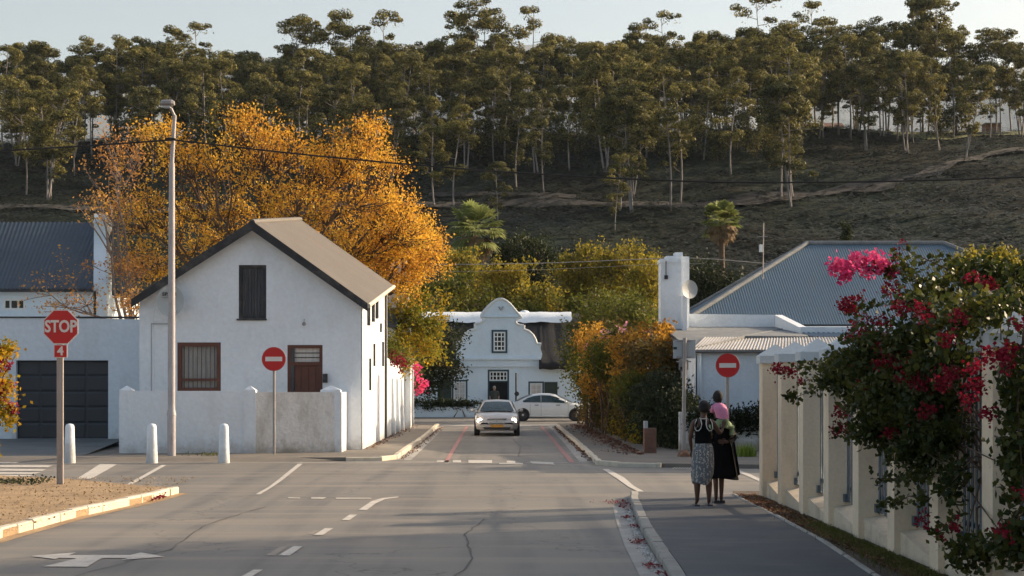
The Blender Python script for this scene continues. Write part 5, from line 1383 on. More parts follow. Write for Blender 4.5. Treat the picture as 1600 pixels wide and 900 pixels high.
hedge("creeper_bush", "tall orange-brown creeper bush cascading over the right pavement", "bush",
      [wb(5.5, 60, 1.9, 1.25, 3.5, 1.9, 400), wb(5.3, 66, 2.1, 1.25, 3.2, 2.1, 380), wb(5.2, 55, 1.8, 1.0, 2.5, 1.6, 240), wb(5.6, 72, 2.4, 1.4, 3, 2.2, 260), wb(4.9, 66, .7, .8, 8, .8, 300), wb(5.0, 56, .7, .8, 4, .8, 160), wb(4.7, 75.5, .9, .7, 3, 1.1, 200)], creeper_br, .15, 20, .15, 70)
hedge("creeper_bush", "bright orange flowering creeper crown against the white corner house", "bush",
      [pb(1000, 548, 57, 42, 32, 1.3, 150), pb(950, 560, 63, 36, 28, 1.5, 120), pb(1035, 560, 55, 18, 40, .8, 70), pb(925, 530, 70, 24, 26, 1.5, 60), pb(1000, 590, 56, 44, 22, 1.2, 90), pb(935, 600, 66, 28, 24, 1.3, 60), pb(1036, 520, 56, 9, 14, .5, 16)], creeper_or, .14, 20, .15, 71)
hedge("green_bush", "leafy green bush bulging out of the middle of the creeper", "bush", [pb(948, 565, 61, 30, 26, .9, 110), pb(925, 600, 68, 22, 30, 1.0, 70), pb(985, 610, 53.5, 26, 22, .5, 60), pb(965, 530, 66, 30, 16, 1.0, 50)], green_leaf, .13, 22, .15, 76)
hedge("dark_bush", "dark green rounded bush behind the brick pillar", "bush",
      [wb(5.15, 49.4, 1.15, .80, 1.1, 1.15, 260), wb(5.5, 47.9, .95, .55, .5, 1.0, 110), wb(5.0, 52, 1.2, .7, 1.2, 1.1, 140)], dark_leaf, .10, 30, .13, 72)
hedge("low_bush", "low orange and green undergrowth at the foot of the creeper bush", "bush",
      [wb(4.75, 52.5, .55, .35, 1.6, .6, 110), wb(4.7, 57, .6, .4, 2.0, .7, 110), wb(4.7, 62, .6, .4, 2.5, .7, 90)], turning_leaf, .10, 22, .12, 73)
hedge("wall_creeper", "dark creeper hanging over the low wall beside the corner house", "climbing plant",
      [wb(6.4, 46.95, .95, 1.0, .25, .42, 150), wb(8.0, 46.95, 1.0, 1.0, .25, .40, 150), wb(9.6, 46.95, .9, 1.0, .25, .38, 120), wb(11, 46.95, .9, 1.0, .25, .38, 100)], dark_leaf, .09, 24, .11, 74)
hedge("clipped_creeper", "dark green creeper strip lying along the yard wall", "climbing plant",
      [wb(-2.4, 92.8, .78, 1.6, .25, .18, 120), wb(-4.2, 92.8, .8, 1.6, .3, .25, 100)], dark_leaf, .12, 24, .12, 75)
def flowers(parent, pts, m, spread, size, matr, seed, name="flower_cluster", kind=None):
    rng = np.random.default_rng(seed); lp_ = clumped(rng, np.array(pts), m, spread)
    return np_mesh(name, leaf_cards(lp_, size, rng, .95), 4, matr, parent, parent.location, kind or 'stuff')
# bougainvillea over the lane wall
lb = thing("bougainvillea", (-4.2, 60, .1), "small bougainvillea with magenta flowers spilling over the lane wall", "climbing plant")
rng = np.random.default_rng(80)
c = np.concatenate([blob_points(rng, b[:3], b[3:6], b[6]) for b in (wb(-4.25, 60, 3.3, .35, 1.6, .5, 60), wb(-4.0, 66, 2.9, .3, 2.5, .45, 40), wb(-3.75, 75.3, 2.5, .3, .4, 1.2, 40))])
np_mesh("foliage", leaf_cards(clumped(rng, c, 20, .14), .11, rng), 4, green_leaf, lb, lb.location)
flowers(lb, [P(622, 562, 60) + Vector((.05, 0, 0)), P(630, 570, 61), P(612, 556, 59.5), P(618, 566, 60)], 60, .12, .09, boug_red, 81)
flowers(lb, [P(652, 578, 74.5), P(655, 592, 74.5), P(660, 607, 74.5), P(654, 612, 74.5), P(664, 600, 74.5), P(650, 572, 74.5)], 40, .10, .11, boug_pink, 82)
fx = [P(px, py, d) for px, py, d in ((975, 515, 60), (947, 524, 64), (1015, 528, 56), (922, 543, 68), (905, 590, 70))]
cbush = [o for o in COL.objects if o.name.startswith("creeper_bush") and "bright orange" in o.get("label", "")][0]
flowers(cbush, fx, 30, .14, .10, foliage("pale_mauve_petals", [(.5, .2, .3), (.62, .32, .42)], .4), 83)

# ---- bougainvillea on the right fence
bv = thing("bougainvillea", (5.0, 17.2, .11), "huge red-flowering bougainvillea tangled over the cream fence pillars", "climbing plant")
rng = np.random.default_rng(90)
leaf_c, flow_c, pink_c = [], [], []
stem_mb = MB()
def dmap(px, d, x=4.42):
    return min(d, x * F / max(60, px - VX)) if px > 1300 else d
def bb(px, py, rx_, ry_, d, rd, n):
    rd = rd * .8; d = dmap(px, d) if py > 470 else d
    p = P(px, py, d); k_ = d / F
    return blob_points(rng, (p.x, p.y, p.z), (rx_ * k_, rd, ry_ * k_), n, .35, 1.0, .3)
for a in [(1392, 560, 92, 38, 20, .6, 280), (1330, 590, 60, 26, 20.8, .4, 120), (1415, 620, 70, 42, 19, .6, 320), (1385, 660, 55, 40, 19.3, .5, 170), (1472, 575, 40, 36, 18.3, .6, 110),
          (1435, 530, 58, 20, 19, .5, 100), (1500, 500, 40, 24, 17.5, .5, 44), (1478, 682, 26, 20, 17.8, .3, 50), (1455, 640, 50, 34, 18.2, .4, 130), (1592, 470, 20, 60, 16.6, .4, 60), (1594, 600, 16, 80, 15.6, .3, 76),
          (1594, 720, 16, 70, 15.2, .3, 70), (1585, 850, 22, 24, 15.2, .3, 44), (1520, 865, 45, 10, 15.5, .3, 30), (1440, 700, 38, 35, 18.2, .3, 100), (1460, 450, 66, 14, 18, .4, 34), (1545, 430, 50, 14, 17.5, .4, 56), (1430, 475, 56, 12, 18.4, .4, 26), (1540, 480, 30, 20, 17.5, .4, 30), (1490, 745, 10, 30, 17.2, .2, 18), (1360, 620, 40, 22, 20.3, .4, 50)]:
    leaf_c.append(bb(*a))
def sprig(pts, d, n, flowers_at_tip=0, pink=False, sp=.05, r_=.008):
    d2 = d if hasattr(d, '__len__') else [d] * len(pts)
    w3 = [P(x, y, dmap(x, dd, 4.35) if y > 470 else dd) for (x, y), dd in zip(pts, d2)]
    stem_mb.tube(w3, [r_ * (1 - .6 * i / (len(w3) - 1)) for i in range(len(w3))], 5, False)
    for i in range(n):
        t = rng.uniform(0, 1) * (len(w3) - 1); j = min(int(t), len(w3) - 2); p = w3[j].lerp(w3[j + 1], t - j)
        for _ in range(2): leaf_c2.append(np.array(p) + rng.normal(size=3) * sp)
    tip = w3[-1]
    for i in range(flowers_at_tip): (pink_c if pink else flow_c).append(np.array(tip) + rng.normal(size=3) * .05)
leaf_c2 = []
sprig([(1560, 420), (1510, 412), (1470, 405), (1430, 410), (1395, 422), (1370, 420)], 18.2, 110, 0)
sprig([(1395, 422), (1350, 415), (1325, 412)], 18.2, 14, 6, True)
sprig([(1520, 470), (1470, 475), (1430, 470), (1380, 478), (1335, 480)], 18.6, 60, 5)
sprig([(1540, 500), (1490, 465), (1440, 440), (1405, 425), (1395, 395)], 18.0, 60, 2)
sprig([(1300, 590), (1270, 610), (1240, 622), (1230, 620)], 21.5, 45, 0)
sprig([(1330, 560), (1290, 570), (1250, 575), (1215, 578)], 21.8, 60, 6)
sprig([(1400, 700), (1370, 685), (1330, 670), (1305, 672)], 19.8, 60, 3)
sprig([(1380, 640), (1340, 635), (1310, 642)], 20.2, 35, 3)
sprig([(1440, 715), (1410, 710), (1385, 712)], 18.8, 30, 0)
sprig([(1450, 780), (1420, 775), (1395, 790), (1378, 786)], 18.0, 60, 0)
sprig([(1460, 745), (1430, 742), (1395, 750), (1362, 748)], 18.0, 70, 0)
sprig([(1500, 740), (1480, 760), (1500, 800), (1480, 825), (1455, 835)], 17.0, 80, 0)
sprig([(1600, 800), (1560, 845), (1520, 855), (1480, 850)], 15.4, 80, 2)
sprig([(1620, 430), (1600, 520), (1590, 640), (1600, 780), (1560, 860)], 15.3, 120, 0, r_=.018)
sprig([(1595, 480), (1585, 440), (1590, 420)], 16.5, 30, 0)
sprig([(1370, 555), (1340, 500), (1325, 480)], 19.5, 30, 0)
sprig([(1480, 420), (1425, 395), (1410, 388)], 18.0, 16, 1)
# stems inside the mass
for _ in range(70):
    i = rng.integers(0, len(leaf_c)); b = leaf_c[i][rng.integers(0, len(leaf_c[i]))]
    a = np.array([4.9 + rng.uniform(-.15, .3), 17.2 + rng.uniform(-2, 2.2), rng.uniform(.8, 1.9)])
    stem_mb.tube([a, (a + b) / 2 + rng.normal(size=3) * .15 + [0, 0, .15], b], [.016, .010, .004], 5, False)
for (x, y) in ((5.05, 17.4), (5.0, 15.6), (5.1, 19.2)):
    stem_mb.tube([(x, y, .08), (x + .05, y + .1, .9), (x - .08, y, 1.7), (x, y + .2, 2.4)], [.05, .04, .035, .02], 7, False)
stem_mb.tube([P(1530, 620, 18), P(1495, 540, 18), P(1475, 470, 18)], [.035, .03, .018], 7, False)
stem_mb.build("stem", bark, bv, fix=False)
allc = np.concatenate(leaf_c)
lv = clumped(rng, allc, 12, .08)
lv = np.concatenate([lv, np.array(leaf_c2)])
lv = lv[(lv[:, 2] > .15)]
np_mesh("leaves", leaf_cards(lv, .072, rng, .72, 0, .35), 4, boug_leaf, bv, bv.location, "stuff")
red = [(1328, 470, 10, 4, 19), (1325, 476, 12, 6, 19), (1318, 482, 8, 4, 19), (1345, 466, 6, 3, 19), (1390, 450, 14, 8, 18.6), (1400, 465, 12, 10, 18.6), (1408, 482, 10, 8, 18.6), (1440, 478, 8, 6, 18.4), (1437, 490, 6, 3, 18.4),
       (1530, 437, 16, 9, 17.2), (1545, 445, 10, 7, 17.2), (1332, 515, 14, 9, 20), (1325, 530, 10, 8, 20), (1360, 520, 20, 9, 19.6), (1372, 505, 18, 6, 19.6), (1385, 502, 8, 4, 19.6), (1368, 535, 14, 7, 19.6), (1450, 500, 7, 6, 18.6), (1505, 497, 12, 7, 17.5),
       (1350, 553, 14, 8, 19.5), (1375, 545, 12, 8, 19.5), (1380, 570, 28, 8, 19.2), (1345, 578, 8, 6, 19.5), (1397, 565, 8, 6, 19.2), (1335, 582, 6, 5, 19.5), (1395, 548, 6, 4, 19.2), (1480, 528, 9, 10, 17.6), (1565, 555, 17, 15, 15.9), (1572, 562, 12, 12, 15.9),
       (1370, 605, 22, 7, 18.9), (1435, 595, 16, 9, 18.3), (1440, 600, 10, 6, 18.3), (1485, 580, 18, 7, 17.6), (1475, 600, 14, 6, 17.6), (1540, 555, 8, 5, 17), (1520, 600, 10, 8, 17), (1512, 622, 7, 12, 17.2), (1520, 575, 10, 5, 17), (1450, 640, 12, 8, 18.2),
       (1545, 645, 7, 6, 15.8), (1530, 605, 8, 6, 17), (1315, 645, 9, 5, 20.4), (1303, 672, 8, 5, 20.2), (1320, 675, 8, 5, 20.2), (1388, 675, 8, 8, 18.8), (1443, 814, 6, 7, 17.1), (1562, 828, 4, 3, 15), (1573, 832, 4, 3, 15), (1597, 768, 2, 4, 15), (1490, 820, 4, 4, 16.8),
       (1215, 578, 7, 5, 21.8), (1228, 576, 9, 4, 21.8), (1239, 580, 6, 5, 21.8), (1250, 595, 4, 4, 21.8), (1285, 505, 0, 0, 21.5), (1610, 500, 6, 6, 16), (1590, 505, 5, 4, 16), (1420, 560, 5, 4, 19), (1408, 590, 5, 4, 18.9)]
fc = []
for px, py, a, b, d in red:
    n = max(2, int((a * b) ** .5 * .85)) if a else 0
    for _ in range(n):
        fc.append(np.array(P(px + rng.normal() * a * .5, py + rng.normal() * b * .5, (dmap(px, d, 4.30) if py > 470 else d) - .45 + rng.normal() * .08)))
fc += flow_c
lvf = clumped(rng, np.array(fc), 11, .034)
np_mesh("red_flowers", leaf_cards(lvf, .036, rng, .95), 4, boug_red, bv, bv.location, "stuff")
pk = []  # upper bracts, sunlight put into their pink colour
for px, py, a, b in ((1302, 418, 6, 4), (1315, 413, 9, 7), (1325, 425, 10, 8), (1345, 413, 8, 6), (1335, 408, 7, 5), (1368, 398, 4, 5), (1370, 410, 7, 6), (1355, 425, 7, 5), (1380, 415, 6, 6), (1395, 424, 5, 4), (1350, 403, 8, 4), (1320, 432, 5, 4)):
    for _ in range(int((a * b) ** .5 * 1.3)): pk.append(np.array(P(px + rng.normal() * a * .5, py + rng.normal() * b * .5, 18.2 + rng.normal() * .08)))
np_mesh("sunlit_pink_flowers", leaf_cards(clumped(rng, np.array(pk + pink_c), 10, .036), .045, rng, .95), 4, boug_pink, bv, bv.location, "stuff")

# bush at the left picture edge
eb = thing("bougainvillea", (P(-20, 640, 27).x, 27, .1), "bougainvillea sprays with red bracts reaching in at the left edge before the garage", "climbing plant")
rng = np.random.default_rng(95)
c = np.concatenate([blob_points(rng, b[:3], b[3:6], b[6], .4, 1.0, .3) for b in (pb(-30, 560, 27, 42, 32, .4, 60), pb(-25, 620, 27, 44, 40, .4, 70), pb(8, 545, 27, 16, 9, .2, 16), pb(5, 600, 27, 14, 14, .2, 14), pb(12, 658, 27, 16, 5, .2, 10), pb(5, 640, 27, 18, 6, .2, 10), pb(-40, 700, 27, 30, 50, .4, 60))])
np_mesh("leaves", leaf_cards(clumped(rng, c, 14, .07), .075, rng, .7), 4, turning_leaf, eb, eb.location, "stuff")
c = np.concatenate([blob_points(rng, b[:3], b[3:6], b[6], .4, 1.0, .3) for b in (pb(0, 565, 27, 14, 20, .3, 10), pb(2, 610, 27, 12, 18, .3, 12), pb(20, 637, 27, 8, 3, .2, 4), pb(-10, 545, 27, 12, 5, .2, 8))])
np_mesh("red_flowers", leaf_cards(clumped(rng, c, 16, .045), .06, rng, .95), 4, boug_red, eb, eb.location, "stuff")
mb = MB()
for q in ((30, 545), (15, 600), (35, 655), (20, 640), (-20, 540)): mb.tube([(eb.location.x, 27, .05), P(-25, 640, 27), P(*q, 27)], [.04, .02, .006], 5, False)
mb.build("stem", bark, eb, fix=False)

# tuft
tu = thing("grass_tuft", (P(1166, 712, 43).x, 43, .1), "bright green spiky grass tuft at the foot of the creeper wall", "plant")
rng = np.random.default_rng(96); vs = []
for i in range(170):
    a = rng.uniform(0, 6.28); l = rng.uniform(.25, .48); o = np.array([tu.location.x + rng.normal() * .13, 43 + rng.normal() * .1, .08]); tl = rng.uniform(.1, .75)
    dd = np.array([math.cos(a) * tl, math.sin(a) * tl, 1]); dd /= np.linalg.norm(dd); sd_ = np.array([-math.sin(a), math.cos(a), 0]) * .014
    vs += [o - sd_, o + sd_, o + dd * l * .6 + sd_, o + dd * l]
np_mesh("blades", np.array(vs), 4, tuft_m, tu, tu.location)

# ---- palms
def palm(label, px, pbase, ptop, d, rcr, seed, shag):
    rng = np.random.default_rng(seed)
    b = P(px, pbase, d); zt_ = P(px, ptop, d).z; b.z = max(0, hz(b.x, d))
    t = thing("fan_palm", b, label, "palm tree")
    mb = MB(); mb.tube([b, (b.x + .1, d, (b.z + zt_) / 2), (b.x, d, zt_)], [.32, .24, .22], 10, False); mb.build("trunk", bark, t, fix=False)
    def fronds(n, emin, emax, L_, matr, name, fold):
        vs = []
        for i in range(n):
            a = rng.uniform(0, 6.28); e = rng.uniform(emin, emax); ln = L_ * rng.uniform(.8, 1.15)
            dr = np.array([math.cos(a) * math.cos(e), math.sin(a) * math.cos(e), math.sin(e)])
            o = np.array([b.x, d, zt_]) + dr * ln * .10
            hub = o + dr * ln * .5
            side = np.cross(dr, [0, 0, 1]); side /= np.linalg.norm(side) + 1e-9; upv = np.cross(side, dr)
            vs += [o - side * .03, o + side * .03, hub + side * .02, hub - side * .02]
            for f_ in np.linspace(-1.25, 1.25, 15):
                dv = dr * math.cos(f_) + side * math.sin(f_); dv = dv + upv * .15
                tip = hub + dv * ln * .55 + np.array([0, 0, -fold * ln * rng.uniform(.15, .4)])
                midp = hub + dv * ln * .33
                wv = np.cross(dv, upv); wv /= np.linalg.norm(wv) + 1e-9
                vs += [hub, midp + wv * .09, tip, midp - wv * .09]
        np_mesh(name, np.array(vs), 4, matr, t, t.location)
    fronds(64, -.75, 1.4, rcr, palm_leaf, "crown", .5)
    fronds(shag, -1.4, -.5, rcr * .85, palm_dead, "dead_fronds", .9)
    return t
palm("stout fan palm beside the autumn tree behind the thatched house", 741, 500, 362, 128, 2.3, 101, 40)
palm("slender fan palm standing above the right corner house", 1127, 500, 345, 125, 1.55, 102, 46)

# ---- gum trees
def gum_proto(seed, hgt, dark):
    rng = np.random.default_rng(seed); mb = MB(); cl = []
    n_st = rng.integers(1, 4)
    for s_ in range(n_st):
        lean = rng.normal(size=2) * (.9 if n_st > 1 else .4); h_ = hgt * rng.uniform(.85, 1.0)
        p0 = np.array([rng.normal() * .35 * (n_st > 1), rng.normal() * .35, -.6])
        pts = [p0 + np.array([lean[0] * t ** 1.3 * 2 + .35 * math.sin(t * 5 + s_), lean[1] * t * 2, h_ * .93 * t + .0]) for t in np.linspace(0, 1, 9)]
        mb.tube(pts, list(np.linspace(.19, .04, 9) * (hgt / 23)), 6, False)
        nb_ = rng.integers(15, 21); t0_ = rng.uniform(.40, .52)
        for i in range(nb_):
            t = rng.uniform(.26, t0_) if i < 4 else t0_ + (.99 - t0_) * rng.uniform(0, 1) ** .8
            j = min(7, int(t * 8)); o = pts[j] + (pts[j + 1] - pts[j]) * (t * 8 - j)
            a = rng.uniform(0, 6.28); q = (t - t0_) / (1 - t0_)
            L_ = rng.uniform(.5, 1.0) * (1.8 if i < 4 else 3.7 * math.sqrt(max(.12, 1 - q * q * .85))); e = o + np.array([math.cos(a) * L_, math.sin(a) * L_, rng.uniform(.5, 2.0)])
            mb.tube([o, (o + e) / 2 + [0, 0, -.15], e], [.06, .045, .025], 4, False)
            r_ = rng.uniform(.75, 1.45) * (.85 if i < 4 else 1.0)
            cl.append((e, r_))
            if rng.random() < .6: cl.append((e + rng.normal(size=3) * [1.2, 1.2, .5], r_ * .7))
        cl.append((pts[-1], rng.uniform(.9, 1.3)))
    lv_, nr_ = [], []
    for c_, r_ in cl:
        n = int(165 * r_ ** 1.6) + 40
        v = rng.normal(size=(n, 3)); v /= np.linalg.norm(v, axis=1, keepdims=True); v[:, 2] = np.where(v[:, 2] < 0, v[:, 2] * .35, v[:, 2])
        lv_.append(np.array(c_) + v * [r_ * 1.2, r_ * 1.1, r_ * .86] * rng.uniform(.80, 1.05, (n, 1))); nr_.append(v)
    lv_ = np.concatenate(lv_); nr_ = np.concatenate(nr_)
    n = len(lv_) // 9; idx = rng.choice(len(lv_), n); dr = lv_[idx] + np.stack([rng.normal(size=n) * .2, rng.normal(size=n) * .2, -rng.uniform(.2, 1.2, n)], 1)
    return mb, np.concatenate([leaf_cards_n(lv_, nr_, .34, rng, .6, .4), leaf_cards(dr, .34, rng, .5, 0, .5)])
protos = []
hold = []
for i in range(9):
    mb, lc = gum_proto(200 + i, 22 + (i % 3) * 1.5, i % 2)
    root = thing("gum_tree", (0, 0, 0), "tall slender pale-trunked gum tree on the hillside plantation", "tree", "gum trees of the hillside plantation")
    mb.build("trunk", bark_pale, root, local=True, fix=False)
    np_mesh("crown", lc, 4, gum_leaf if i % 3 else gum_leaf2, root)
    protos.append(root)
rnd = random.Random(42)
spots = []
# skyline row and rows down the slope
def row(y0, y1, n, jx, hmul, gaps=()):
    for i in range(n):
        px = -40 + 1690 * (i + rnd.uniform(-jx, jx)) / n
        if any(a < px < b for a, b in gaps): continue
        y = rnd.uniform(y0, y1); spots.append(((px - VX) * y / F, y, hmul * rnd.uniform(.90, 1.08)))
row(333, 345, 66, .5, .96, ((150, 172), (1555, 1580)))
row(320, 333, 58, .5, .92, ((150, 178),))
row(300, 318, 46, .5, .90, ((155, 180), (1480, 1600)))
row(275, 300, 40, .5, .88, ((150, 200), (1290, 1600)))
row(250, 272, 24, .5, .86, ((150, 640), (1250, 1600)))
row(225, 245, 6, .5, .5, ((0, 640), (1150, 1600)))
spots += [((1235 - VX) * 246 / F, 246, 1.0), ((1225 - VX) * 250 / F, 250, 1.08), ((1045 - VX) * 243 / F, 243, .98), ((985 - VX) * 240 / F, 240, .95), ((970 - VX) * 242 / F, 242, 1.02), ((1505 - VX) * 283 / F, 283, .8), ((1415 - VX) * 300 / F, 300, .8)]
for px, h_ in ((490, 1.25), (470, 1.18), (560, 1.15), (605, 1.2), (710, 1.22), (760, 1.2), (830, 1.2), (1190, 1.27), (1270, 1.2), (1410, 1.34), (1440, 1.38), (1465, 1.3), (1300, 1.15), (265, 1.15), (225, 1.1), (310, 1.15), (1040, 1.13), (1555, 1.05), (1580, 1.0)):
    y = rnd.uniform(332, 340); spots.append(((px - VX) * y / F, y, h_))
for i, (x, y, s_) in enumerate(spots):
    r_ = protos[i] if i < len(protos) else copy_tree(protos[rnd.randrange(len(protos))])
    r_.location = (x, y, hz(x, y)); r_.rotation_euler = (0, 0, rnd.uniform(0, 6.28))
    r_.scale = (s_ * rnd.uniform(.85, 1.1),) * 2 + (s_,)
    y_ = "crest" if y > 318 else "slope"
    r_["label"] = "tall slender pale-trunked gum tree in the crowded row along the hill crest" if y > 318 else "tall slender pale-trunked gum tree growing down the dark hill slope"
    r_["group"] = "gum trees along the hill crest" if y > 318 else "gum trees down the hill slope"
for o in list(COL.objects):
    if o.name.startswith("gum_tree") and o.parent is None:
        if abs(o.location.y - 283) < .01: o["label"] = "gum tree standing apart beside the rising right end of the hill track"
        if abs(o.location.y - 300) < .01 and abs(o.location.x - (1415 - VX) * 300 / F) < .01: o["label"] = "gum tree on open slope just above the middle of the rising hill track"
# undergrowth on the hill
rng = np.random.default_rng(300); c = []
for i in range(12000):
    y = rng.uniform(150, 338); x = rng.uniform(-.36, .36) * y * 1.0
    c.append((x, y, hz(x, y) + .25))
c = np.array(c); s_ = rng.uniform(.3, 1.0, len(c))
pts_ = (c[:, None, :] + np.abs(rng.normal(size=(len(c), 16, 3))) * [1, 1, .8] * rng.choice([-1, 1], size=(len(c), 16, 3)) * [.55, .55, 0] * s_[:, None, None] + np.stack([np.zeros((len(c), 16)), np.zeros((len(c), 16)), np.abs(rng.normal(size=(len(c), 16))) * .45 * s_[:, None]], 2)).reshape(-1, 3)
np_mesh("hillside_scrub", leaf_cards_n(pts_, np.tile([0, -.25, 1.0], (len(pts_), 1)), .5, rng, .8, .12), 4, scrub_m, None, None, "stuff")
# under-storey between trunks on crest
for i, (px, py, s) in enumerate([(560, 240, 3), (620, 250, 3), (700, 245, 3.4), (1210, 250, 2), (1495, 200, 3.2), (1520, 190, 3.4), (1470, 205, 2.6), *[(int(190 + q * 31), 222 + (q * 37) % 26, 2.6 + (q * 13 % 10) * .14) for q in range(34)], (60, 230, 3), (100, 215, 3), (340, 235, 3), (420, 240, 3), (800, 215, 2.6)]):
    h_ = hillhit(px, py + 12)
    if h_ is None: continue
    tree("understorey_tree", "dark bushy young tree among the gum trunks", "tree", tuple(h_), (h_.x, h_.y, h_.z + s * .8), [(h_.x, h_.y, h_.z + s * 1.3, s * .95, s * .95, s * 1.15, 80)], gum_leaf2, .36, .12, 26, .4, 400 + i, group="young trees among the gum trunks")

# hill house and wall on the crest
h_ = Vector(((1278 - VX) * 352 / F, 352, hz((1278 - VX) * 352 / F, 352)))
hh = thing("hilltop_house", h_, "small pale house with red-brown roof among the gum trunks on the crest", "house")
k_ = 352 / F
mb = MB(); facade(mb, [(h_.x - 38 * k_, h_.z + 3.2), (h_.x + 40 * k_, h_.z + 3.2)], h_.z - 1, [(h_.x - 36 * k_, h_.x - 28 * k_, h_.z + .9, h_.z + 2.4), (h_.x - 18 * k_, h_.x - 9 * k_, h_.z + .9, h_.z + 2.4), (h_.x + 6 * k_, h_.x + 13 * k_, h_.z + .2, h_.z + 2.4)], h_.y, .2, .3)
mb.box(h_.x - 38 * k_, h_.x + 40 * k_, h_.y + .31, h_.y + 6, h_.z - 1, h_.z + 3.15); mb.build("wall", plaster, hh)
mb = MB(); mb.prism([(h_.x - 40 * k_, h_.y - .5, h_.z + 3.2), (h_.x - 40 * k_, h_.y + 3, h_.z + 4.6), (h_.x - 40 * k_, h_.y + 6.5, h_.z + 3.2)], (82 * k_, 0, 0)); mb.build("roof", brick_m, hh)
for a, b in ((-36, -28), (-18, -9), (6, 13)):
    mb = MB(); mb.box(h_.x + a * k_, h_.x + b * k_, h_.y + .15, h_.y + .19, h_.z + (.9 if a < 0 else .2), h_.z + 2.4); mb.build("window", glass_dark, hh)
x_ = (1552 - VX) * 350 / F; z_ = hz(x_, 350)
pw = thing("hilltop_hut", (x_, 350, z_), "pinkish brick hut on the crest at the right", "building")
mb = MB(); mb.box(x_ - 1.6, x_ + 1.6, 350, 353, z_ - 1, z_ + 3.9); mb.build("wall", brick_m, pw)
mb = MB(); mb.box(x_ - 1.8, x_ + 1.8, 349.8, 353.2, z_ + 3.901, z_ + 4.1); mb.build("roof", roof_felt, pw)
x0_, x1_ = (1400 - VX) * 346 / F, (1660 - VX) * 346 / F
cf = thing("crest_fence", ((x0_ + x1_) / 2, 346, hz((x0_ + x1_) / 2, 346)), "thin wire fence on posts along the crest at the right", "fence")
mb = MB(); n = 14
for i in range(n): 
    x = x0_ + (x1_ - x0_) * i / (n - 1); mb = MB(); mb.tube([(x, 346, hz(x, 346) - .2), (x, 346, hz(x, 346) + 2.6)], .05, 5); mb.build("post", steel, cf)
mb = MB()
for zz in (.8, 1.7, 2.5): mb.tube([(x0_ + (x1_ - x0_) * i / 12, 346, hz(x0_ + (x1_ - x0_) * i / 12, 346) + zz) for i in range(13)], .02, 4, False)
mb.build("wire", steel, cf)

# trees added behind the fence, out of view, to shade the near road
for i, (x, y, zc, r_, lab) in enumerate([(11.0, 14.0, 3.0, 2.4, "low added shade tree nearest the camera behind the cream fence"), (11.6, 18.3, 3.0, 2.4, "low added shade tree beyond the bougainvillea behind the cream fence"),
                                         (12.4, 21.6, 3.2, 2.4, "round added shade tree third along behind the cream fence"), (11.5, 9.5, 3.0, 2.4, "low added shade tree beside the camera behind the fence"),
                                         (15.4, 22.6, 5.0, 2.9, "tall added shade tree well behind the cream fence"), (16.4, 25.4, 6.2, 2.7, "tallest added shade tree farthest behind the cream fence"), (21.5, 28.3, 9.4, 2.9, "tall added shade tree at the very back of the fenced garden"), (18.5, 20.5, 4.6, 2.8, "broad added shade tree in the middle of the fenced garden")]):
    tree("shade_tree", lab, "tree", (x, y, .1), (x, y, max(1.2, zc - 2.2)), [(x, y, zc, r_, r_, r_ * .95, 300), (x, y, zc * .5, r_ * .85, r_ * .85, zc * .4, 120)], dark_leaf, .24, .18, 26, .28, 500 + i)
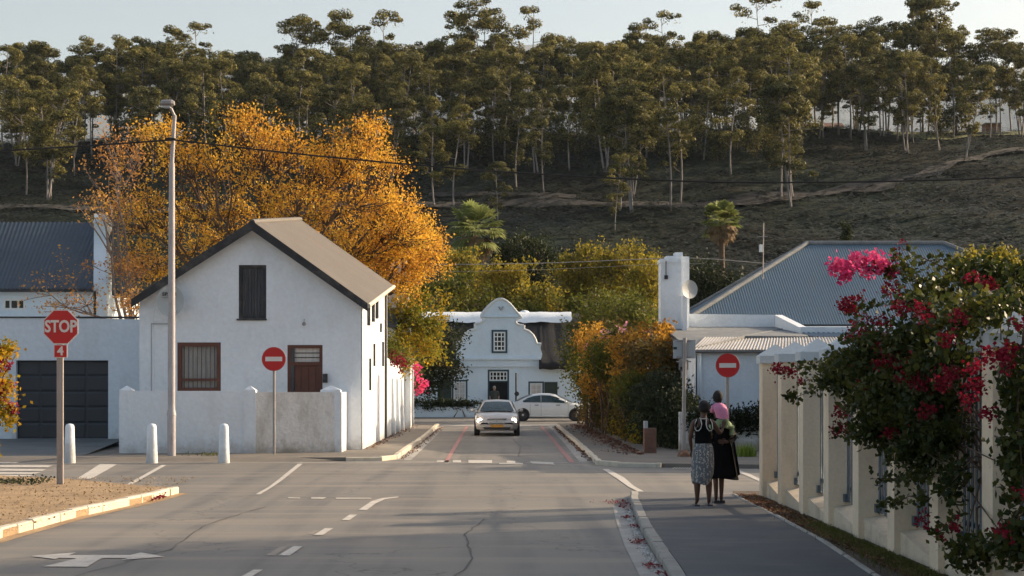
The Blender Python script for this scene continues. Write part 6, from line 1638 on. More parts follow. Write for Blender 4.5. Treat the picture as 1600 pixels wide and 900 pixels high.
#PART6
# ================================================================== CARS
def car(name, label, loc, rz, paint, L_=4.6, W_=1.80, H_=1.44, wb=2.76, plate=True, lights=False, scale=1.0):
    t = thing(name, loc, label, "car", None, rz); t.scale = (scale,) * 3
    hw = W_ / 2; xf = L_ / 2; xr = -L_ / 2
    # stations: x, half width, z bottom, z shoulder, z top(centre)
    stn = [(xr, .60, .42, .60, .66), (xr + .04, .72, .34, .72, .82), (xr + .18, .82, .26, .86, .96), (xr + .5, .87, .22, .93, 1.03), (xr + 1.0, hw, .20, .94, 1.05), (-.6, hw, .18, .92, 1.02), (0, hw, .18, .91, 1.00), (.6, hw, .18, .90, .98), (xf - 1.25, hw, .19, .88, .97), (xf - .75, .885, .20, .83, .92), (xf - .35, .84, .22, .74, .84), (xf - .12, .76, .24, .64, .75), (xf - .03, .68, .27, .56, .66), (xf, .60, .34, .52, .60)]
    def ring(x, w, zb, zs, zt_):
        h = [(0, zb), (w * .80, zb), (w * .95, zb + .06), (w * .995, zb + .20), (w, (zb + zs) / 2 + .05), (w * .985, zs - .04), (w * .93, zs + .02), (w * .70, zs + (zt_ - zs) * .72), (0, zt_)]
        return [(x, y, z) for y, z in h] + [(x, -y, z) for y, z in h[-2:0:-1]]
    rings = [ring(*s) for s in stn]; n = len(rings[0]); vs = [v for r_ in rings for v in r_]
    fs = [(i * n + j, i * n + (j + 1) % n, (i + 1) * n + (j + 1) % n, (i + 1) * n + j) for i in range(len(rings) - 1) for j in range(n)]
    fs += [tuple(range(n)), tuple((len(rings) - 1) * n + j for j in range(n - 1, -1, -1))]
    mb = MB(); mb.add(vs, fs, True)
    body = mb.build("body", paint, t, True)
    # greenhouse
    gs = [(-1.72, .70, 1.00, .70, 1.02), (-1.45, .76, .97, .66, 1.14), (-1.10, .79, .95, .61, 1.30), (-.80, .80, .94, .59, H_ - .05), (-.40, .80, .93, .58, H_), (.05, .80, .93, .58, H_ - .01), (.35, .80, .92, .58, H_ - .06), (.70, .80, .92, .62, 1.22), (1.02, .79, .92, .68, 1.06), (1.22, .78, .90, .74, .97)]
    def gring(x, wb_, zb, wt, zt_):
        h = [(wb_, zb), (wb_ * .5 + wt * .5 + .02, (zb + zt_) / 2 + .01), (wt, zt_ - .05), (wt * .8, zt_ - .005), (0, zt_ + .02)]
        return [(x, y, z) for y, z in h] + [(x, -y, z) for y, z in h[-2::-1]]
    rg = [gring(*s) for s in gs]; n = len(rg[0]); vs = [v for r_ in rg for v in r_]
    mb = MB(); mb.add(vs, [(i * n + j, i * n + j + 1, (i + 1) * n + j + 1, (i + 1) * n + j) for i in range(len(rg) - 1) for j in range(n - 1)], True)
    mb.build("roof", paint, t, True)
    # glass panels, a little proud of the cabin
    def gp(x, f, side):        # point on cabin side surface at station x, fraction up f
        for a, b in zip(gs, gs[1:]):
            if a[0] <= x <= b[0]:
                k_ = (x - a[0]) / (b[0] - a[0]); s = [a[i] + (b[i] - a[i]) * k_ for i in range(5)]; break
        y = s[1] + (s[3] - s[1]) * f + .024 * math.sin(f * math.pi) + .018; z = s[2] + (s[4] - .05 - s[2]) * f
        return (x, side * y, z)
    for side in (1, -1):
        for nm, xs_ in (("side_window", [(-1.32, .10, .55), (-1.1, .10, .82), (-.8, .10, .9), (-.42, .10, .92)]), ("side_window", [(-.36, .10, .92), (.1, .10, .92), (.4, .10, .88), (.7, .10, .72), (.98, .10, .35)])):
            mb = MB(); nl = len(xs_); vs = [gp(x, a + (b - a) * q / 4, side) for q in range(5) for x, a, b in xs_]
            mb.add(vs, [(q * nl + i, q * nl + i + 1, (q + 1) * nl + i + 1, (q + 1) * nl + i) for q in range(4) for i in range(nl - 1)], True); mb.build(nm, car_glass, t, True)
        mb = MB()
        mb.tube([gp(-.39, .05, side), gp(-.39, .93, side)], .018, 5); mb.build("door_pillar", plastic_m, t, True)
    def sheetg(xs_, name, xo):
        rows = []
        for (x, zt_, w_) in xs_: rows.append([(x, y * w_, zt_ - .02 * (y * y)) for y in (-1, -.5, 0, .5, 1)])
        mb = MB(); vs = [v for r_ in rows for v in r_]; mb.add(vs, [(i * 5 + j, i * 5 + j + 1, i * 5 + 5 + j + 1, i * 5 + 5 + j) for i in range(len(rows) - 1) for j in range(4)], True); return mb.build(name, car_glass, t, True)
    sheetg([(.46, H_ - .06, .50), (.72, 1.265, .57), (1.0, 1.125, .64), (1.24, .995, .70)], "windscreen", 0)
    sheetg([(-.86, H_ - .05, .50), (-1.12, 1.345, .54), (-1.46, 1.19, .58), (-1.74, 1.04, .62)], "rear_window", 0)
    # wheels
    for sx in (wb / 2, -wb / 2):
        cx = sx + .03
        for side in (1, -1):
            mb = MB(); mb.disc((cx, side * (hw - .06), .335), .352, (0, 1, 0), .14, 28); mb.build("wheel_arch", plastic_m, t, True)
            mb = MB(); r_ = .325
            prof = [(r_ * .62, -.105), (r_ * .93, -.105), (r_, -.07), (r_, .07), (r_ * .93, .105), (r_ * .62, .105)]
            vs = []; nn = 28
            for rr_, yy in prof:
                for q in range(nn): a = 2 * math.pi * q / nn; vs.append((cx + rr_ * math.cos(a), side * (hw - .085) + yy, .325 + rr_ * math.sin(a)))
            mb.add(vs, [(i * nn + q, i * nn + (q + 1) % nn, ((i + 1) % 6) * nn + (q + 1) % nn, ((i + 1) % 6) * nn + q) for i in range(6) for q in range(nn)], True)
            wh = mb.build("wheel", tyre_m, t, True)
            mb = MB(); yo = side * (hw + .012)
            mb.disc((cx, side * (hw - .03), .325), r_ * .63, (0, 1, 0), .02, 24)
            mb.build("brake_plate", steel, wh, True)
            mb = MB()
            for q in range(7):
                a = 2 * math.pi * q / 7; c_, s_ = math.cos(a), math.sin(a)
                p0 = Vector((cx + c_ * .03, yo - side * .005, .325 + s_ * .03)); p1 = Vector((cx + c_ * r_ * .62, yo - side * .012, .325 + s_ * r_ * .62)); u = Vector((-s_, 0, c_))
                mb.prism([p0 - u * .035, p1 - u * .06, p1 + u * .06, p0 + u * .035], (0, -side * .02, 0))
            mb.disc((cx, yo - side * .012, .325), .06, (0, 1, 0), .03, 12)
            pts = [(cx + r_ * .63 * math.cos(2 * math.pi * q / 24), yo - side * .018, .325 + r_ * .63 * math.sin(2 * math.pi * q / 24)) for q in range(25)]; mb.tube(pts, .016, 5, False)
            mb.build("rim", rim_m, wh, True)
    for side in (1, -1):
        mb = MB(); vs = []
        mb.lathe((0, 0, 0), [(.02, -.07), (.085, -.045), (.095, 0), (.085, .045), (.02, .07)], 10, 1.0, .6)
        for i, v in enumerate(mb.v): mb.v[i] = (v[0] * .7 + .86, v[1] * 1.4 + side * (hw + .10), v[2] + 1.02)
        mb.tube([(.9, side * (hw - .08), .96), (.88, side * (hw + .02), .99)], .025, 6); mb.build("mirror", paint, t, True)
        for x in (-.62, .48):
            mb = MB(); mb.box(x - .1, x + .1, side * (hw + .002), side * (hw + .022), .82, .855); mb.build("door_handle", plastic_m, t, True)
        mb = MB()
        for x in (-.95, -.39, 1.0): mb.box(x - .004, x + .004, side * (hw * .97), side * (hw + .002), .30, .90)
        mb.build("door_gap", plastic_m, t, True)
        mb = MB(); mb.box(-1.0, 1.0, side * (hw * .96), side * (hw + .008), .245, .31); mb.build("sill_trim", paint, t, True)
        # headlight: slanted lens
        hl = mat("headlight_glass_" + name, (.5, .5, .5), .12, .1, bump=0, spec=.8, obj=True)
        mb = MB(); a = [(xf - .30, side * .80, .60), (xf - .10, side * .60, .50), (xf - .16, side * .50, .66), (xf - .42, side * .70, .80), (xf - .50, side * .84, .70)]
        c0 = [Vector(q) + Vector((.045, side * .015, .02)) for q in a]
        mb.prism(a, (.05, side * .02, .025)); h = mb.build("headlight", hl, t, True)
        mb = MB(); mb.disc((xf - .14 + .02, side * .68, .615), .095 if lights else .06, (1, side * .25, .1), .03, 16)
        if lights:
            lm = bpy.data.materials.get("lit_lamp") or bpy.data.materials.new("lit_lamp"); lm.use_nodes = True; B = lm.node_tree.nodes["Principled BSDF"]
            B.inputs["Emission Color"].default_value = (1, .82, .62, 1); B.inputs["Emission Strength"].default_value = 26
            mb.build("lamp", lm, h, True)
        else: mb.build("lamp", chrome_m, h, True)
        mb = MB(); mb.disc((xf - .10, side * .58, .34), .06, (1, side * .15, 0), .08, 14); mb.build("fog_lamp", glass_dark if not lights else chrome_m, t, True)
        mb = MB(); mb.prism([(xr + .02, side * .55, .66), (xr + .02, side * .76, .66), (xr + .16, side * .84, .78), (xr + .06, side * .60, .86)], (-.03, side * .01, 0)); mb.build("tail_light", mat("tail_lens_" + name, (.3, .01, .01), .3, .1, obj=True), t, True)
    mb = MB(); mb.prism([(xf - .04, -.30, .50), (xf - .04, .30, .50), (xf - .10, .38, .69), (xf - .10, -.38, .69)], (.05, 0, .0)); g = mb.build("grille", plastic_m, t, True)
    for i in range(4):
        z = .53 + i * .042; mb = MB(); mb.box(xf + .0 - i * .012, xf + .018 - i * .012, -.30 - i * .018, .30 + i * .018, z, z + .014); mb.build("grille_bar", chrome_m, g, True)
    mb = MB(); mb.box(xf - .03, xf + .02, -.008, .008, .50, .69); mb.tube([(xf + .015, -.32, .495), (xf - .04, -.40, .695), (xf - .04, .40, .695), (xf + .015, .32, .495), (xf + .015, -.32, .495)], .013, 6); mb.build("grille_frame", chrome_m, g, True)
    mb = MB(); mb.prism([(xf - .03, -.50, .27), (xf - .03, .50, .27), (xf - .02, .56, .36), (xf - .02, -.56, .36)], (.035, 0, 0)); mb.build("lower_intake", plastic_m, t, True)
    if plate:
        mb = MB(); mb.box(xf + .018, xf + .035, -.26, .26, .355, .465); mb.build("number_plate", plate_m, t, True)
    return t
cs = G(776.5, 682, .0)
car("silver_car", "silver saloon car driving towards the junction with both headlights lit", (cs.x, cs.y + .25 + 2.4, .0), R(-90), silver_m, 4.8, 1.80, 1.43, 2.85, True, True, .97)
wc = G(858, 657.5, 0)
car("white_car", "white saloon car parked side-on before the thatched house", ((857 - VX) * 86 / F, 86.5, 0.0), 0.0, whitecar_m, 4.55, 1.74, 1.43, 2.72, False, False, 1.04)
# driver shape behind the windscreen of the silver car is hidden by the reflection in the glass

# ================================================================== PEOPLE
def skin_body(name, joints, edges, m, parent, sub=2, root=None):
    names = list(joints); me = bpy.data.meshes.new(name)
    me.from_pydata([joints[k_][:3] for k_ in names], [(names.index(a), names.index(b)) for a, b in edges], [])
    o = bpy.data.objects.new(name, me); COL.objects.link(o)
    sm = o.modifiers.new("skin", 'SKIN'); sm.use_smooth_shade = True; sm.branch_smoothing = .6
    for i, k_ in enumerate(names):
        r_ = joints[k_][3]; r2 = joints[k_][4] if len(joints[k_]) > 4 else r_
        me.skin_vertices[0].data[i].radius = (r_, r2); me.skin_vertices[0].data[i].use_root = (k_ == (root or names[0]))
    sb = o.modifiers.new("sub", 'SUBSURF'); sb.levels = sub
    dg = bpy.context.evaluated_depsgraph_get(); me2 = bpy.data.meshes.new_from_object(o.evaluated_get(dg)); me2.name = name
    bpy.data.objects.remove(o); me2.materials.clear(); me2.materials.append(m)
    for p in me2.polygons: p.use_smooth = True
    return new_obj(name, me2, parent)
def hand(J, E, wrist, pref, w_, dirv, side):
    """palm and five fingers; w_ = wrist position, dirv = direction of the palm, side = thumb direction"""
    w_ = Vector(w_); d_ = Vector(dirv).normalized(); s_ = Vector(side).normalized(); n_ = d_.cross(s_).normalized()
    pm = w_ + d_ * .05; J[pref + "palm"] = (*pm, .030, .018); E.append((wrist, pref + "palm"))
    for i, (o_, l_) in enumerate(((.028, .075), (.010, .085), (-.009, .080), (-.027, .062))):
        a = pm + d_ * .03 + s_ * o_; b = a + d_ * l_ * .55 + n_ * .008; c = b + d_ * l_ * .35 + n_ * .025
        for q, (p, r_) in enumerate(((a, .0095), (b, .0085), (c, .0065))): J[f"{pref}f{i}{q}"] = (*p, r_)
        E += [(pref + "palm", f"{pref}f{i}0"), (f"{pref}f{i}0", f"{pref}f{i}1"), (f"{pref}f{i}1", f"{pref}f{i}2")]
    a = w_ + d_ * .03 + s_ * .032; b = a + (d_ + s_ * .8).normalized() * .035; c = b + d_ * .028
    for q, (p, r_) in enumerate(((a, .011), (b, .0095), (c, .008))): J[f"{pref}t{q}"] = (*p, r_)
    E += [(pref + "palm", f"{pref}t0"), (f"{pref}t0", f"{pref}t1"), (f"{pref}t1", f"{pref}t2")]
def ell(mb, c, r, n=16, m_=12, squash=None):
    vs = []
    for i in range(m_ + 1):
        a = math.pi * i / m_
        for j in range(n):
            b = 2 * math.pi * j / n
            vs.append((c[0] + r[0] * math.sin(a) * math.cos(b), c[1] + r[1] * math.sin(a) * math.sin(b), c[2] + r[2] * math.cos(a)))
    mb.add(vs, [(i * n + j, i * n + (j + 1) % n, (i + 1) * n + (j + 1) % n, (i + 1) * n + j) for i in range(m_) for j in range(n)], True)
def head_parts(t, c, r_, face, hairm, skinm, hairscale=1.08, buns=False):
    """ears, nose, eyes, mouth and hair on a head centred at c facing `face`"""
    f = Vector(face).normalized(); s = Vector((-f.y, f.x, 0)).normalized(); c = Vector(c)
    mb = MB()
    hc_ = c - f * r_ * .22 + Vector((0, 0, r_ * .20))
    ell(mb, hc_, (r_ * .98 * hairscale, r_ * .98 * hairscale, r_ * 1.12 * hairscale))
    rr_ = random.Random(4)
    for i, v in enumerate(mb.v):
        k_ = 1 + rr_.uniform(-.035, .05); mb.v[i] = tuple(hc_ + (Vector(v) - hc_) * k_)
    mb.build("hair", hairm, t, True)
    for q in (1, -1):
        mb = MB(); e = c + s * q * r_ * .80 + f * r_ * .02 - Vector((0, 0, r_ * .12)); ell(mb, e, (r_ * .12, r_ * .18, r_ * .26), 8, 6); mb.build("ear", skinm, t, True)
        mb = MB(); e = c + f * r_ * .90 + s * q * r_ * .34 + Vector((0, 0, r_ * .02)); ell(mb, e, (r_ * .12, r_ * .12, r_ * .07), 8, 6); mb.build("eye", black_print, t, True)
    mb = MB(); ell(mb, c + f * r_ * 1.0 - Vector((0, 0, r_ * .2)), (r_ * .13, r_ * .16, r_ * .2), 8, 6); mb.build("nose", skinm, t, True)
    mb = MB(); ell(mb, c + f * r_ * .92 - Vector((0, 0, r_ * .52)), (r_ * .26, r_ * .10, r_ * .06), 8, 6); mb.build("mouth", brick_m, t, True)
def cloth_lathe(name, levels, m, parent, n=40, fold=.0, seed=0, off=(0, 0)):
    """levels: (z, cx, cy, rx, ry, foldamount)"""
    rr_ = random.Random(seed); ph = [rr_.uniform(0, 6.28) for _ in range(4)]
    vs = []
    for (z, cx, cy, rx_, ry_, fo) in levels:
        for j in range(n):
            a = 2 * math.pi * j / n; k_ = 1 + fo * (math.sin(5 * a + ph[0]) * .5 + math.sin(9 * a + ph[1]) * .35 + math.sin(3 * a + ph[2]) * .4)
            vs.append((cx + rx_ * k_ * math.cos(a), cy + ry_ * k_ * math.sin(a), z + fo * .25 * math.sin(2 * a + ph[3])))
    mb = MB(); mb.add(vs, [(i * n + j, i * n + (j + 1) % n, (i + 1) * n + (j + 1) % n, (i + 1) * n + j) for i in range(len(levels) - 1) for j in range(n)], True)
    return mb.build(name, m, parent, True, fix=False)

# ---- woman with patterned skirt, seen from behind (facing +Y)
g = G(1098.5, 790.5, .12)
w1 = thing("person", (g.x, g.y, .12), "woman in black racerback top and patterned grey skirt, one arm round her companion", "woman")
J = {"pelvis": (0, 0, .93, .13, .10), "waist": (0.0, 0, 1.06, .105, .085), "chest": (.0, .0, 1.24, .125, .095), "sh": (.0, .0, 1.36, .075, .06), "neck": (.01, .02, 1.43, .044), "head0": (.015, .035, 1.50, .062, .07), "head1": (.02, .035, 1.575, .072, .084), "head2": (.02, .03, 1.63, .05, .06),
     "hl": (-.085, 0, .87, .085), "kl": (-.10, .02, .47, .060), "cl": (-.095, -.02, .33, .058), "al": (-.095, -.01, .08, .03), "fl": (-.10, .13, .03, .028, .02),
     "hr": (.085, 0, .87, .085), "kr": (.10, .07, .47, .060), "cr": (.10, .05, .33, .060), "ar": (.10, .03, .08, .032), "fr": (.11, .17, .035, .028, .02),
     "sl": (-.155, -.0, 1.345, .048), "el": (-.205, .02, 1.09, .036), "wl": (-.165, .16, .90, .026),
     "sr": (.155, .0, 1.34, .048), "er": (.27, .03, 1.16, .040), "wr": (.325, .09, 1.22, .028)}
E = [("pelvis", "waist"), ("waist", "chest"), ("chest", "sh"), ("sh", "neck"), ("neck", "head0"), ("head0", "head1"), ("head1", "head2"), ("pelvis", "hl"), ("hl", "kl"), ("kl", "cl"), ("cl", "al"), ("al", "fl"), ("pelvis", "hr"), ("hr", "kr"), ("kr", "cr"), ("cr", "ar"), ("ar", "fr"),
     ("sh", "sl"), ("sl", "el"), ("el", "wl"), ("sh", "sr"), ("sr", "er"), ("er", "wr")]
hand(J, E, "wr", "r_", (.325, .09, 1.22), (.25, .3, .9), (-1, 0, .2)); hand(J, E, "wl", "l_", (-.165, .16, .90), (.1, .35, -1), (1, .3, 0))
skin_body("body", J, E, skin_m, w1)
head_parts(w1, (.02, .035, 1.565), .088, (0.15, 1, 0), hair_m, skin_m, 1.06)
cloth_lathe("skirt", [(1.02, 0, 0, .125, .105, .0), (.95, 0, 0, .155, .125, .01), (.84, 0, .0, .172, .14, .02), (.65, .0, .01, .178, .145, .04), (.50, -.01, .01, .175, .15, .06), (.42, -.02, .0, .155, .14, .08), (.36, -.035, .0, .13, .13, .09)], skirt_m, w1, seed=2)
cloth_lathe("top", [(1.38, -.0, .0, .055, .05, 0), (1.33, 0, .0, .062, .10, 0), (1.27, 0, -.003, .085, .108, 0), (1.21, 0, -.003, .130, .108, 0), (1.12, 0, 0, .128, .105, .01), (1.0, 0, 0, .135, .112, .01)], cloth_black, w1, seed=3)
mb = MB()
for q in (1, -1):
    loop = [(q * .045, -.062, 1.385), (q * .035, -.112, 1.31), (q * .05, -.118, 1.245), (q * .085, -.118, 1.205), (q * .122, -.105, 1.205), (q * .142, -.09, 1.25), (q * .135, -.075, 1.33), (q * .105, -.055, 1.39)]
    mb.tube(loop, .0085, 6)
mb.tube([(-.06, -.04, 1.405), (-.03, -.055, 1.395), (.03, -.055, 1.395), (.06, -.04, 1.405)], .008, 6)
mb.build("piping", cloth_white, w1, True)
for q in (1, -1):
    mb = MB(); mb.prism([(q * .085, -.07, 1.40), (q * .135, -.06, 1.37), (q * .145, -.075, 1.24), (q * .130, -.085, 1.21)], (0, .012, 0)); mb.build("strap", cloth_black, w1, True)
mb = MB()
for x, y in ((-.10, .06), (.11, .10)): mb.add([(x - .045, y - .13, .0), (x + .045, y - .13, .0), (x + .05, y + .13, 0), (x - .05, y + .13, 0), (x - .042, y - .12, .022), (x + .042, y - .12, .022), (x + .045, y + .12, .022), (x - .045, y + .12, .022)], [(0, 1, 2, 3), (4, 5, 6, 7), (0, 1, 5, 4), (1, 2, 6, 5), (2, 3, 7, 6), (3, 0, 4, 7)])
mb.build("shoe", plastic_m, w1, True)

# ---- companion in black carrying the child
g = G(1120, 787, .12)
w2 = thing("person", (g.x + .05, g.y + .10, .12), "woman in long black dress carrying the child on her back on the footpath", "woman")
J = {"pelvis": (0.02, 0, .92, .14, .11), "waist": (0.02, 0, 1.05, .12, .10), "chest": (.02, .03, 1.22, .13, .10), "sh": (.02, .05, 1.33, .075, .06), "neck": (.0, .08, 1.40, .044), "head0": (-.01, .11, 1.46, .062, .07), "head1": (-.015, .12, 1.53, .072, .084), "head2": (-.015, .12, 1.59, .05, .06),
     "hl": (-.07, 0, .86, .085), "kl": (-.06, .0, .46, .05), "cl": (-.055, -.03, .32, .045), "al": (-.05, -.02, .08, .03), "fl": (-.04, .11, .03, .026, .02),
     "hr": (.09, 0, .86, .085), "kr": (.05, .07, .46, .05), "cr": (.045, .03, .32, .046), "ar": (.04, .02, .08, .03), "fr": (.06, .15, .03, .026, .02),
     "sl": (-.13, .05, 1.31, .05), "el": (-.17, .03, 1.08, .04), "wl": (-.08, -.08, .98, .028),
     "sr": (.18, .05, 1.31, .052), "er": (.245, -.0, 1.07, .045), "wr": (.12, -.14, 1.0, .03)}
E = [("pelvis", "waist"), ("waist", "chest"), ("chest", "sh"), ("sh", "neck"), ("neck", "head0"), ("head0", "head1"), ("head1", "head2"), ("pelvis", "hl"), ("hl", "kl"), ("kl", "cl"), ("cl", "al"), ("al", "fl"), ("pelvis", "hr"), ("hr", "kr"), ("kr", "cr"), ("cr", "ar"), ("ar", "fr"),
     ("sh", "sl"), ("sl", "el"), ("el", "wl"), ("sh", "sr"), ("sr", "er"), ("er", "wr")]
hand(J, E, "wr", "r_", (.12, -.14, 1.0), (-1, -.1, .1), (0, .1, 1)); hand(J, E, "wl", "l_", (-.08, -.08, .98), (1, -.3, .0), (0, .1, 1))
skin_body("body", J, E, skin_m, w2)
head_parts(w2, (-.015, .12, 1.52), .086, (0, 1, 0), hair_m, skin_m)
cloth_lathe("dress", [(1.39, .01, .06, .07, .06, 0), (1.35, .02, .05, .15, .09, 0), (1.25, .02, .03, .175, .125, .0), (1.08, .02, .0, .155, .125, .01), (.95, .03, 0, .17, .14, .02), (.75, .05, 0, .195, .16, .04), (.55, .07, .0, .22, .18, .06), (.40, .085, .0, .235, .19, .07)], cloth_black, w2, seed=5)
mb = MB()
mb.tube([(.17, .05, 1.33), (.215, .03, 1.2), (.245, -.0, 1.07), (.19, -.08, 1.02), (.13, -.13, 1.0)], [.065, .06, .055, .048, .042], 10)
mb.tube([(-.12, .05, 1.33), (-.16, .04, 1.2), (-.17, .03, 1.08), (-.09, -.07, .99)], [.065, .055, .05, .042], 10)
mb.build("sleeve", cloth_black, w2, True)
mb = MB(); mb.add([(.20, -.10, .99), (.235, -.02, .99), (.33, .02, .46), (.27, -.14, .44), (.19, -.13, .92)], [(0, 1, 2, 3, 4)]); mb.prism([(.21, -.06, 1.0), (.25, -.05, 1.0), (.34, -.05, .47), (.21, -.06, .44)], (0, .07, 0)); mb.build("shawl_end", cloth_black, w2, True)
mb = MB()
for x, y in ((-.045, .05), (.05, .08)): mb.add([(x - .045, y - .12, .0), (x + .045, y - .12, .0), (x + .05, y + .13, 0), (x - .05, y + .13, 0), (x - .042, y - .12, .05), (x + .042, y - .12, .05), (x + .04, y + .12, .035), (x - .04, y + .12, .035)], [(0, 1, 2, 3), (4, 5, 6, 7), (0, 1, 5, 4), (1, 2, 6, 5), (2, 3, 7, 6), (3, 0, 4, 7)])
mb.build("shoe", plastic_m, w2, True)

# ---- child
ch_ = thing("person", (w2.location.x + .0, w2.location.y - .19, .12 + 1.19), "small child in pink top and pale green trousers riding on the woman in black", "child")
J = {"pelvis": (.03, .0, .13, .085, .075), "waist": (.03, .0, .22, .075, .065), "chest": (.0, .01, .33, .082, .07), "sh": (-.02, .03, .40, .05, .045), "neck": (-.03, .04, .44, .032), "head0": (-.04, .06, .49, .055, .06), "head1": (-.045, .06, .55, .066, .072), "head2": (-.045, .06, .60, .045, .05),
     "hl": (-.05, .03, .11, .055), "kl": (-.14, .17, .05, .042), "al": (-.14, .13, -.13, .028), "fl": (-.14, .20, -.17, .022),
     "hr": (.10, .03, .11, .055), "kr": (.20, .17, .05, .042), "ar": (.20, .13, -.13, .028), "fr": (.20, .20, -.17, .022),
     "sl": (-.10, .04, .385, .034), "el": (-.12, .14, .32, .028), "wl": (-.07, .24, .35, .020),
     "sr": (.06, .04, .385, .034), "er": (.09, .14, .33, .028), "wr": (.06, .24, .36, .020)}
E = [("pelvis", "waist"), ("waist", "chest"), ("chest", "sh"), ("sh", "neck"), ("neck", "head0"), ("head0", "head1"), ("head1", "head2"), ("pelvis", "hl"), ("hl", "kl"), ("kl", "al"), ("al", "fl"), ("pelvis", "hr"), ("hr", "kr"), ("kr", "ar"), ("ar", "fr"), ("sh", "sl"), ("sl", "el"), ("el", "wl"), ("sh", "sr"), ("sr", "er"), ("er", "wr")]
skin_body("body", J, E, skin_m, ch_)
head_parts(ch_, (-.045, .06, .54), .078, (-.5, 1, 0), hair_m, skin_m, 1.12)
cloth_lathe("top", [(.455, -.03, .035, .045, .045, 0), (.42, -.02, .03, .095, .07, 0), (.35, -.0, .01, .112, .088, .02), (.27, .02, .0, .108, .086, .03), (.20, .035, 0, .10, .085, .04)], cloth_pink, ch_, seed=6)
mb = MB()
mb.tube([(-.09, .035, .395), (-.115, .10, .34), (-.12, .15, .32), (-.08, .22, .345)], [.048, .042, .038, .032], 8); mb.tube([(.05, .035, .395), (.085, .10, .34), (.09, .15, .33), (.065, .22, .355)], [.048, .042, .038, .032], 8); mb.build("sleeve", cloth_pink, ch_, True)
cloth_lathe("trousers", [(.185, .03, .0, .092, .082, .0), (.12, .03, .01, .105, .092, .02), (.06, .03, .03, .10, .085, .02)], cloth_green, ch_, seed=7)
mb = MB(); mb.tube([(-.03, .03, .11), (-.14, .17, .05), (-.14, .14, -.08)], [.07, .055, .045], 8); mb.tube([(.09, .03, .11), (.20, .17, .05), (.20, .14, -.08)], [.07, .055, .045], 8); mb.build("trouser_leg", cloth_green, ch_, True)

# ---- man in the doorway of the thatched house
px_ = (772.5 - VX) * 96.6 / F
mn = thing("person", (px_, 96.5, .06), "grey-haired man in dark olive shirt standing in the dark doorway", "man")
J = {"pelvis": (0, 0, .95, .15, .11), "waist": (0, 0, 1.1, .14, .11), "chest": (0, 0, 1.32, .16, .12), "sh": (0, 0, 1.47, .09, .08), "neck": (0, 0, 1.55, .05), "head0": (0, -.02, 1.63, .075), "head1": (0, -.02, 1.72, .085, .09), "head2": (0, -.01, 1.78, .055),
     "hl": (-.1, 0, .88, .09), "kl": (-.11, -.02, .5, .06), "al": (-.11, 0, .09, .04), "fl": (-.12, -.14, .04, .035), "hr": (.1, 0, .88, .09), "kr": (.11, -.02, .5, .06), "ar": (.11, 0, .09, .04), "fr": (.12, -.14, .04, .035),
     "sl": (-.21, 0, 1.45, .055), "el": (-.27, .02, 1.17, .042), "wl": (-.25, -.1, .95, .03), "sr": (.21, 0, 1.45, .055), "er": (.27, .02, 1.17, .042), "wr": (.25, -.1, .95, .03)}
E = [("pelvis", "waist"), ("waist", "chest"), ("chest", "sh"), ("sh", "neck"), ("neck", "head0"), ("head0", "head1"), ("head1", "head2"), ("pelvis", "hl"), ("hl", "kl"), ("kl", "al"), ("al", "fl"), ("pelvis", "hr"), ("hr", "kr"), ("kr", "ar"), ("ar", "fr"), ("sh", "sl"), ("sl", "el"), ("el", "wl"), ("sh", "sr"), ("sr", "er"), ("er", "wr")]
hand(J, E, "wr", "r_", (.25, -.1, .95), (0, -.2, -1), (-1, 0, 0)); hand(J, E, "wl", "l_", (-.25, -.1, .95), (0, -.2, -1), (1, 0, 0))
skin_body("body", J, E, skin_l, mn)
head_parts(mn, (0, -.02, 1.69), .095, (0, -1, 0), hair_grey, skin_l, 1.0)
cloth_lathe("shirt", [(1.54, 0, 0, .075, .075, 0), (1.49, 0, 0, .20, .11, 0), (1.35, 0, 0, .205, .145, .01), (1.1, 0, 0, .185, .145, .02), (.9, 0, 0, .19, .145, .02)], cloth_olive, mn, seed=8)
cloth_lathe("trousers", [(.92, 0, 0, .175, .13, 0), (.7, 0, 0, .19, .12, .02), (.4, 0, 0, .19, .10, .03), (.1, 0, 0, .18, .08, .03)], cloth_black, mn, seed=9)
mb = MB(); mb.tube([(-.2, 0, 1.46), (-.25, .01, 1.2)], [.075, .065], 8); mb.tube([(.2, 0, 1.46), (.25, .01, 1.2)], [.075, .065], 8); mb.build("sleeve", cloth_olive, mn, True)

# ================================================================== LITTER AND GROUND COVER
def scatter(name, n, fn, size, m, seed, flat=.8, aspect=.8):
    rng = np.random.default_rng(seed); c = np.array([fn(rng) for _ in range(n)])
    o = np_mesh(name, leaf_cards(c, size, rng, aspect, flat), 4, m, None, None, "stuff"); return o
def lerp_kerb(y): 
    ys = [8, 13.3, 17.3, 20.5, 23.5, 27.2]; xs = [1.50, 1.66, 1.84, 1.93, 2.06, 2.27]
    return float(np.interp(y, ys, xs))
scatter("fallen_petals", 2600, lambda r: (lambda y: (lerp_kerb(y) - .03 - abs(r.normal()) * .045, y, .018 + abs(r.normal()) * .008))(r.uniform(14, 27.0)), .035, petal_white, 600)
scatter("fallen_petals", 1000, lambda r: (lambda k_: (k_[0] + r.normal() * k_[2], k_[1] + r.normal() * k_[3], .02 + abs(r.normal()) * .012))([(2.18, 27.3, .07, .35), (2.02, 27.7, .14, .2), (2.14, 26.6, .05, .3), (2.02, 24.6, .05, .10), (1.98, 23.0, .03, .1), (1.84, 20.8, .05, .14), (1.76, 18.1, .05, .14), (1.80, 17.3, .03, .10)][int(r.integers(0, 8))]), .032, petal_red, 601)
scatter("verge_litter", 8000, lambda r: (r.uniform(4.15, 4.56), r.uniform(13, 28.2), .118 + abs(r.normal()) * .012), .038, litter_m, 602)
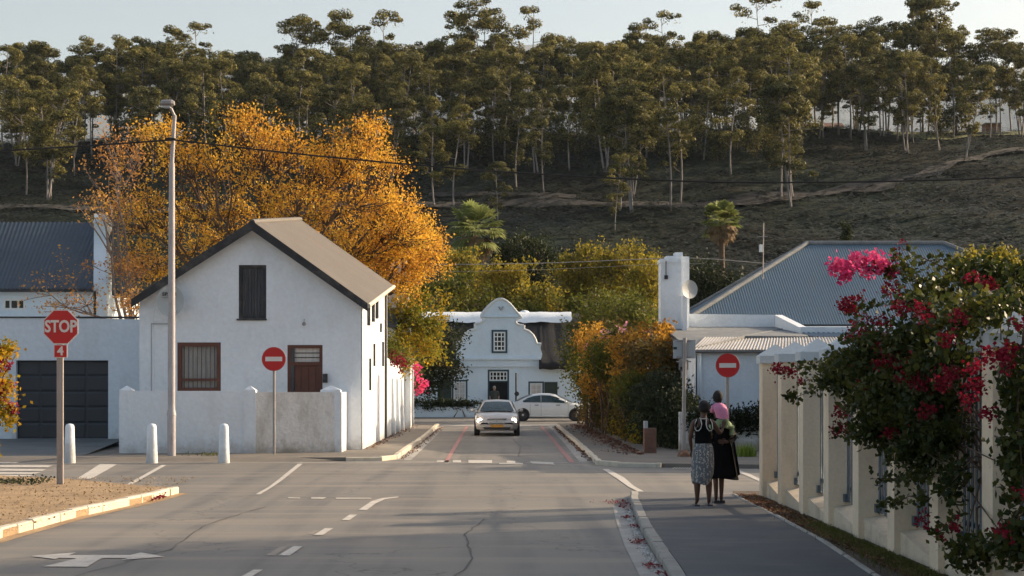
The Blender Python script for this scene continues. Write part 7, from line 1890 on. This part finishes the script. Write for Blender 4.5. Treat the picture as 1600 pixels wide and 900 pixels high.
scatter("leaf_litter", 1500, lambda r: (lambda y: (float(np.interp(y, [42, 75], [4.1, 4.0])) - abs(r.normal()) * .35, y, .108 + abs(r.normal()) * .02))(r.uniform(44, 74)), .09, litter_m, 603)
scatter("leaf_litter", 900, lambda r: (lambda y: (2.58 - abs(r.normal()) * .08 + (y - 50) * .005, y, .02 + abs(r.normal()) * .02))(r.uniform(42, 74)), .06, litter_m, 604)
scatter("leaf_litter", 700, lambda r: (lambda y: (-2.62 + abs(r.normal()) * .10, y, .02 + abs(r.normal()) * .02))(r.uniform(43, 74)), .05, litter_m, 605)
scatter("leaf_litter", 500, lambda r: (-4.0 + .05 + abs(r.normal()) * .16, r.uniform(47.5, 74), .108 + abs(r.normal()) * .02), .06, litter_m, 606)
scatter("dry_ground_bits", 9000, lambda r: (lambda y: (r.uniform(-14, -6.2 - max(0, (27 - y)) * .08), y, .11 + abs(r.normal()) * .012))(r.uniform(19, 33.5)), .035, dry_m, 607)
scatter("dark_weeds", 900, lambda r: (-8.9 - abs(r.normal()) * 2.0, 31.6 + r.normal() * .45, .12 + abs(r.normal()) * .04), .05, dark_leaf, 608, .3)
scatter("kerb_petals", 160, lambda r: (lambda y: (float(np.interp(y, [27, 28.2, 30.2], [-6.25, -6.10, -6.02])) + .05 + abs(r.normal()) * .03, y, .03 + abs(r.normal()) * .03))(r.uniform(28.0, 28.9)), .04, petal_red, 609)
# verge grass
rng = np.random.default_rng(610); vs = []
for i in range(5200):
    y = rng.choice([rng.normal(19.0, 1.4), rng.normal(21.5, .9), rng.uniform(13, 28), rng.normal(16.8, 1.0)], p=[.45, .2, .1, .25]); x = min(4.57, 4.52 - abs(rng.normal()) * .18)
    if x < 3.98: continue
    o = np.array([x, y, .11]); a = rng.uniform(0, 6.28); tl = rng.uniform(.1, .9); dd = np.array([math.cos(a) * tl, math.sin(a) * tl, 1]); dd /= np.linalg.norm(dd); l = rng.uniform(.03, .09); sd_ = np.array([-math.sin(a), math.cos(a), 0]) * .004
    vs += [o - sd_, o + sd_, o + dd * l * .6 + sd_, o + dd * l]
np_mesh("verge_grass", np.array(vs), 4, grass_m, None, None, "stuff")
# small weeds along the foot of the garden wall
rng = np.random.default_rng(611); c = []
for i in range(160):
    px = rng.choice([rng.normal(326, 8), rng.uniform(270, 345)]); p = G(px, rng.uniform(709, 713), .1); c.append((p.x, p.y, .11 + abs(rng.normal()) * .03))
np_mesh("wall_weeds", leaf_cards(np.array(c), .05, rng), 4, green_leaf, None, None, "stuff")
gp_ = P(924, 676, 70)
gt = thing("gate_post", (gp_.x, 70, .1), "pale square gate post at the far end of the creeper bush", "post")
mb = MB(); mb.box(gp_.x - .12, gp_.x + .12, 70, 70.25, .05, 2.0); mb.box(gp_.x - .15, gp_.x + .15, 69.97, 70.28, 2.001, 2.08); mb.build("post", cream, gt)
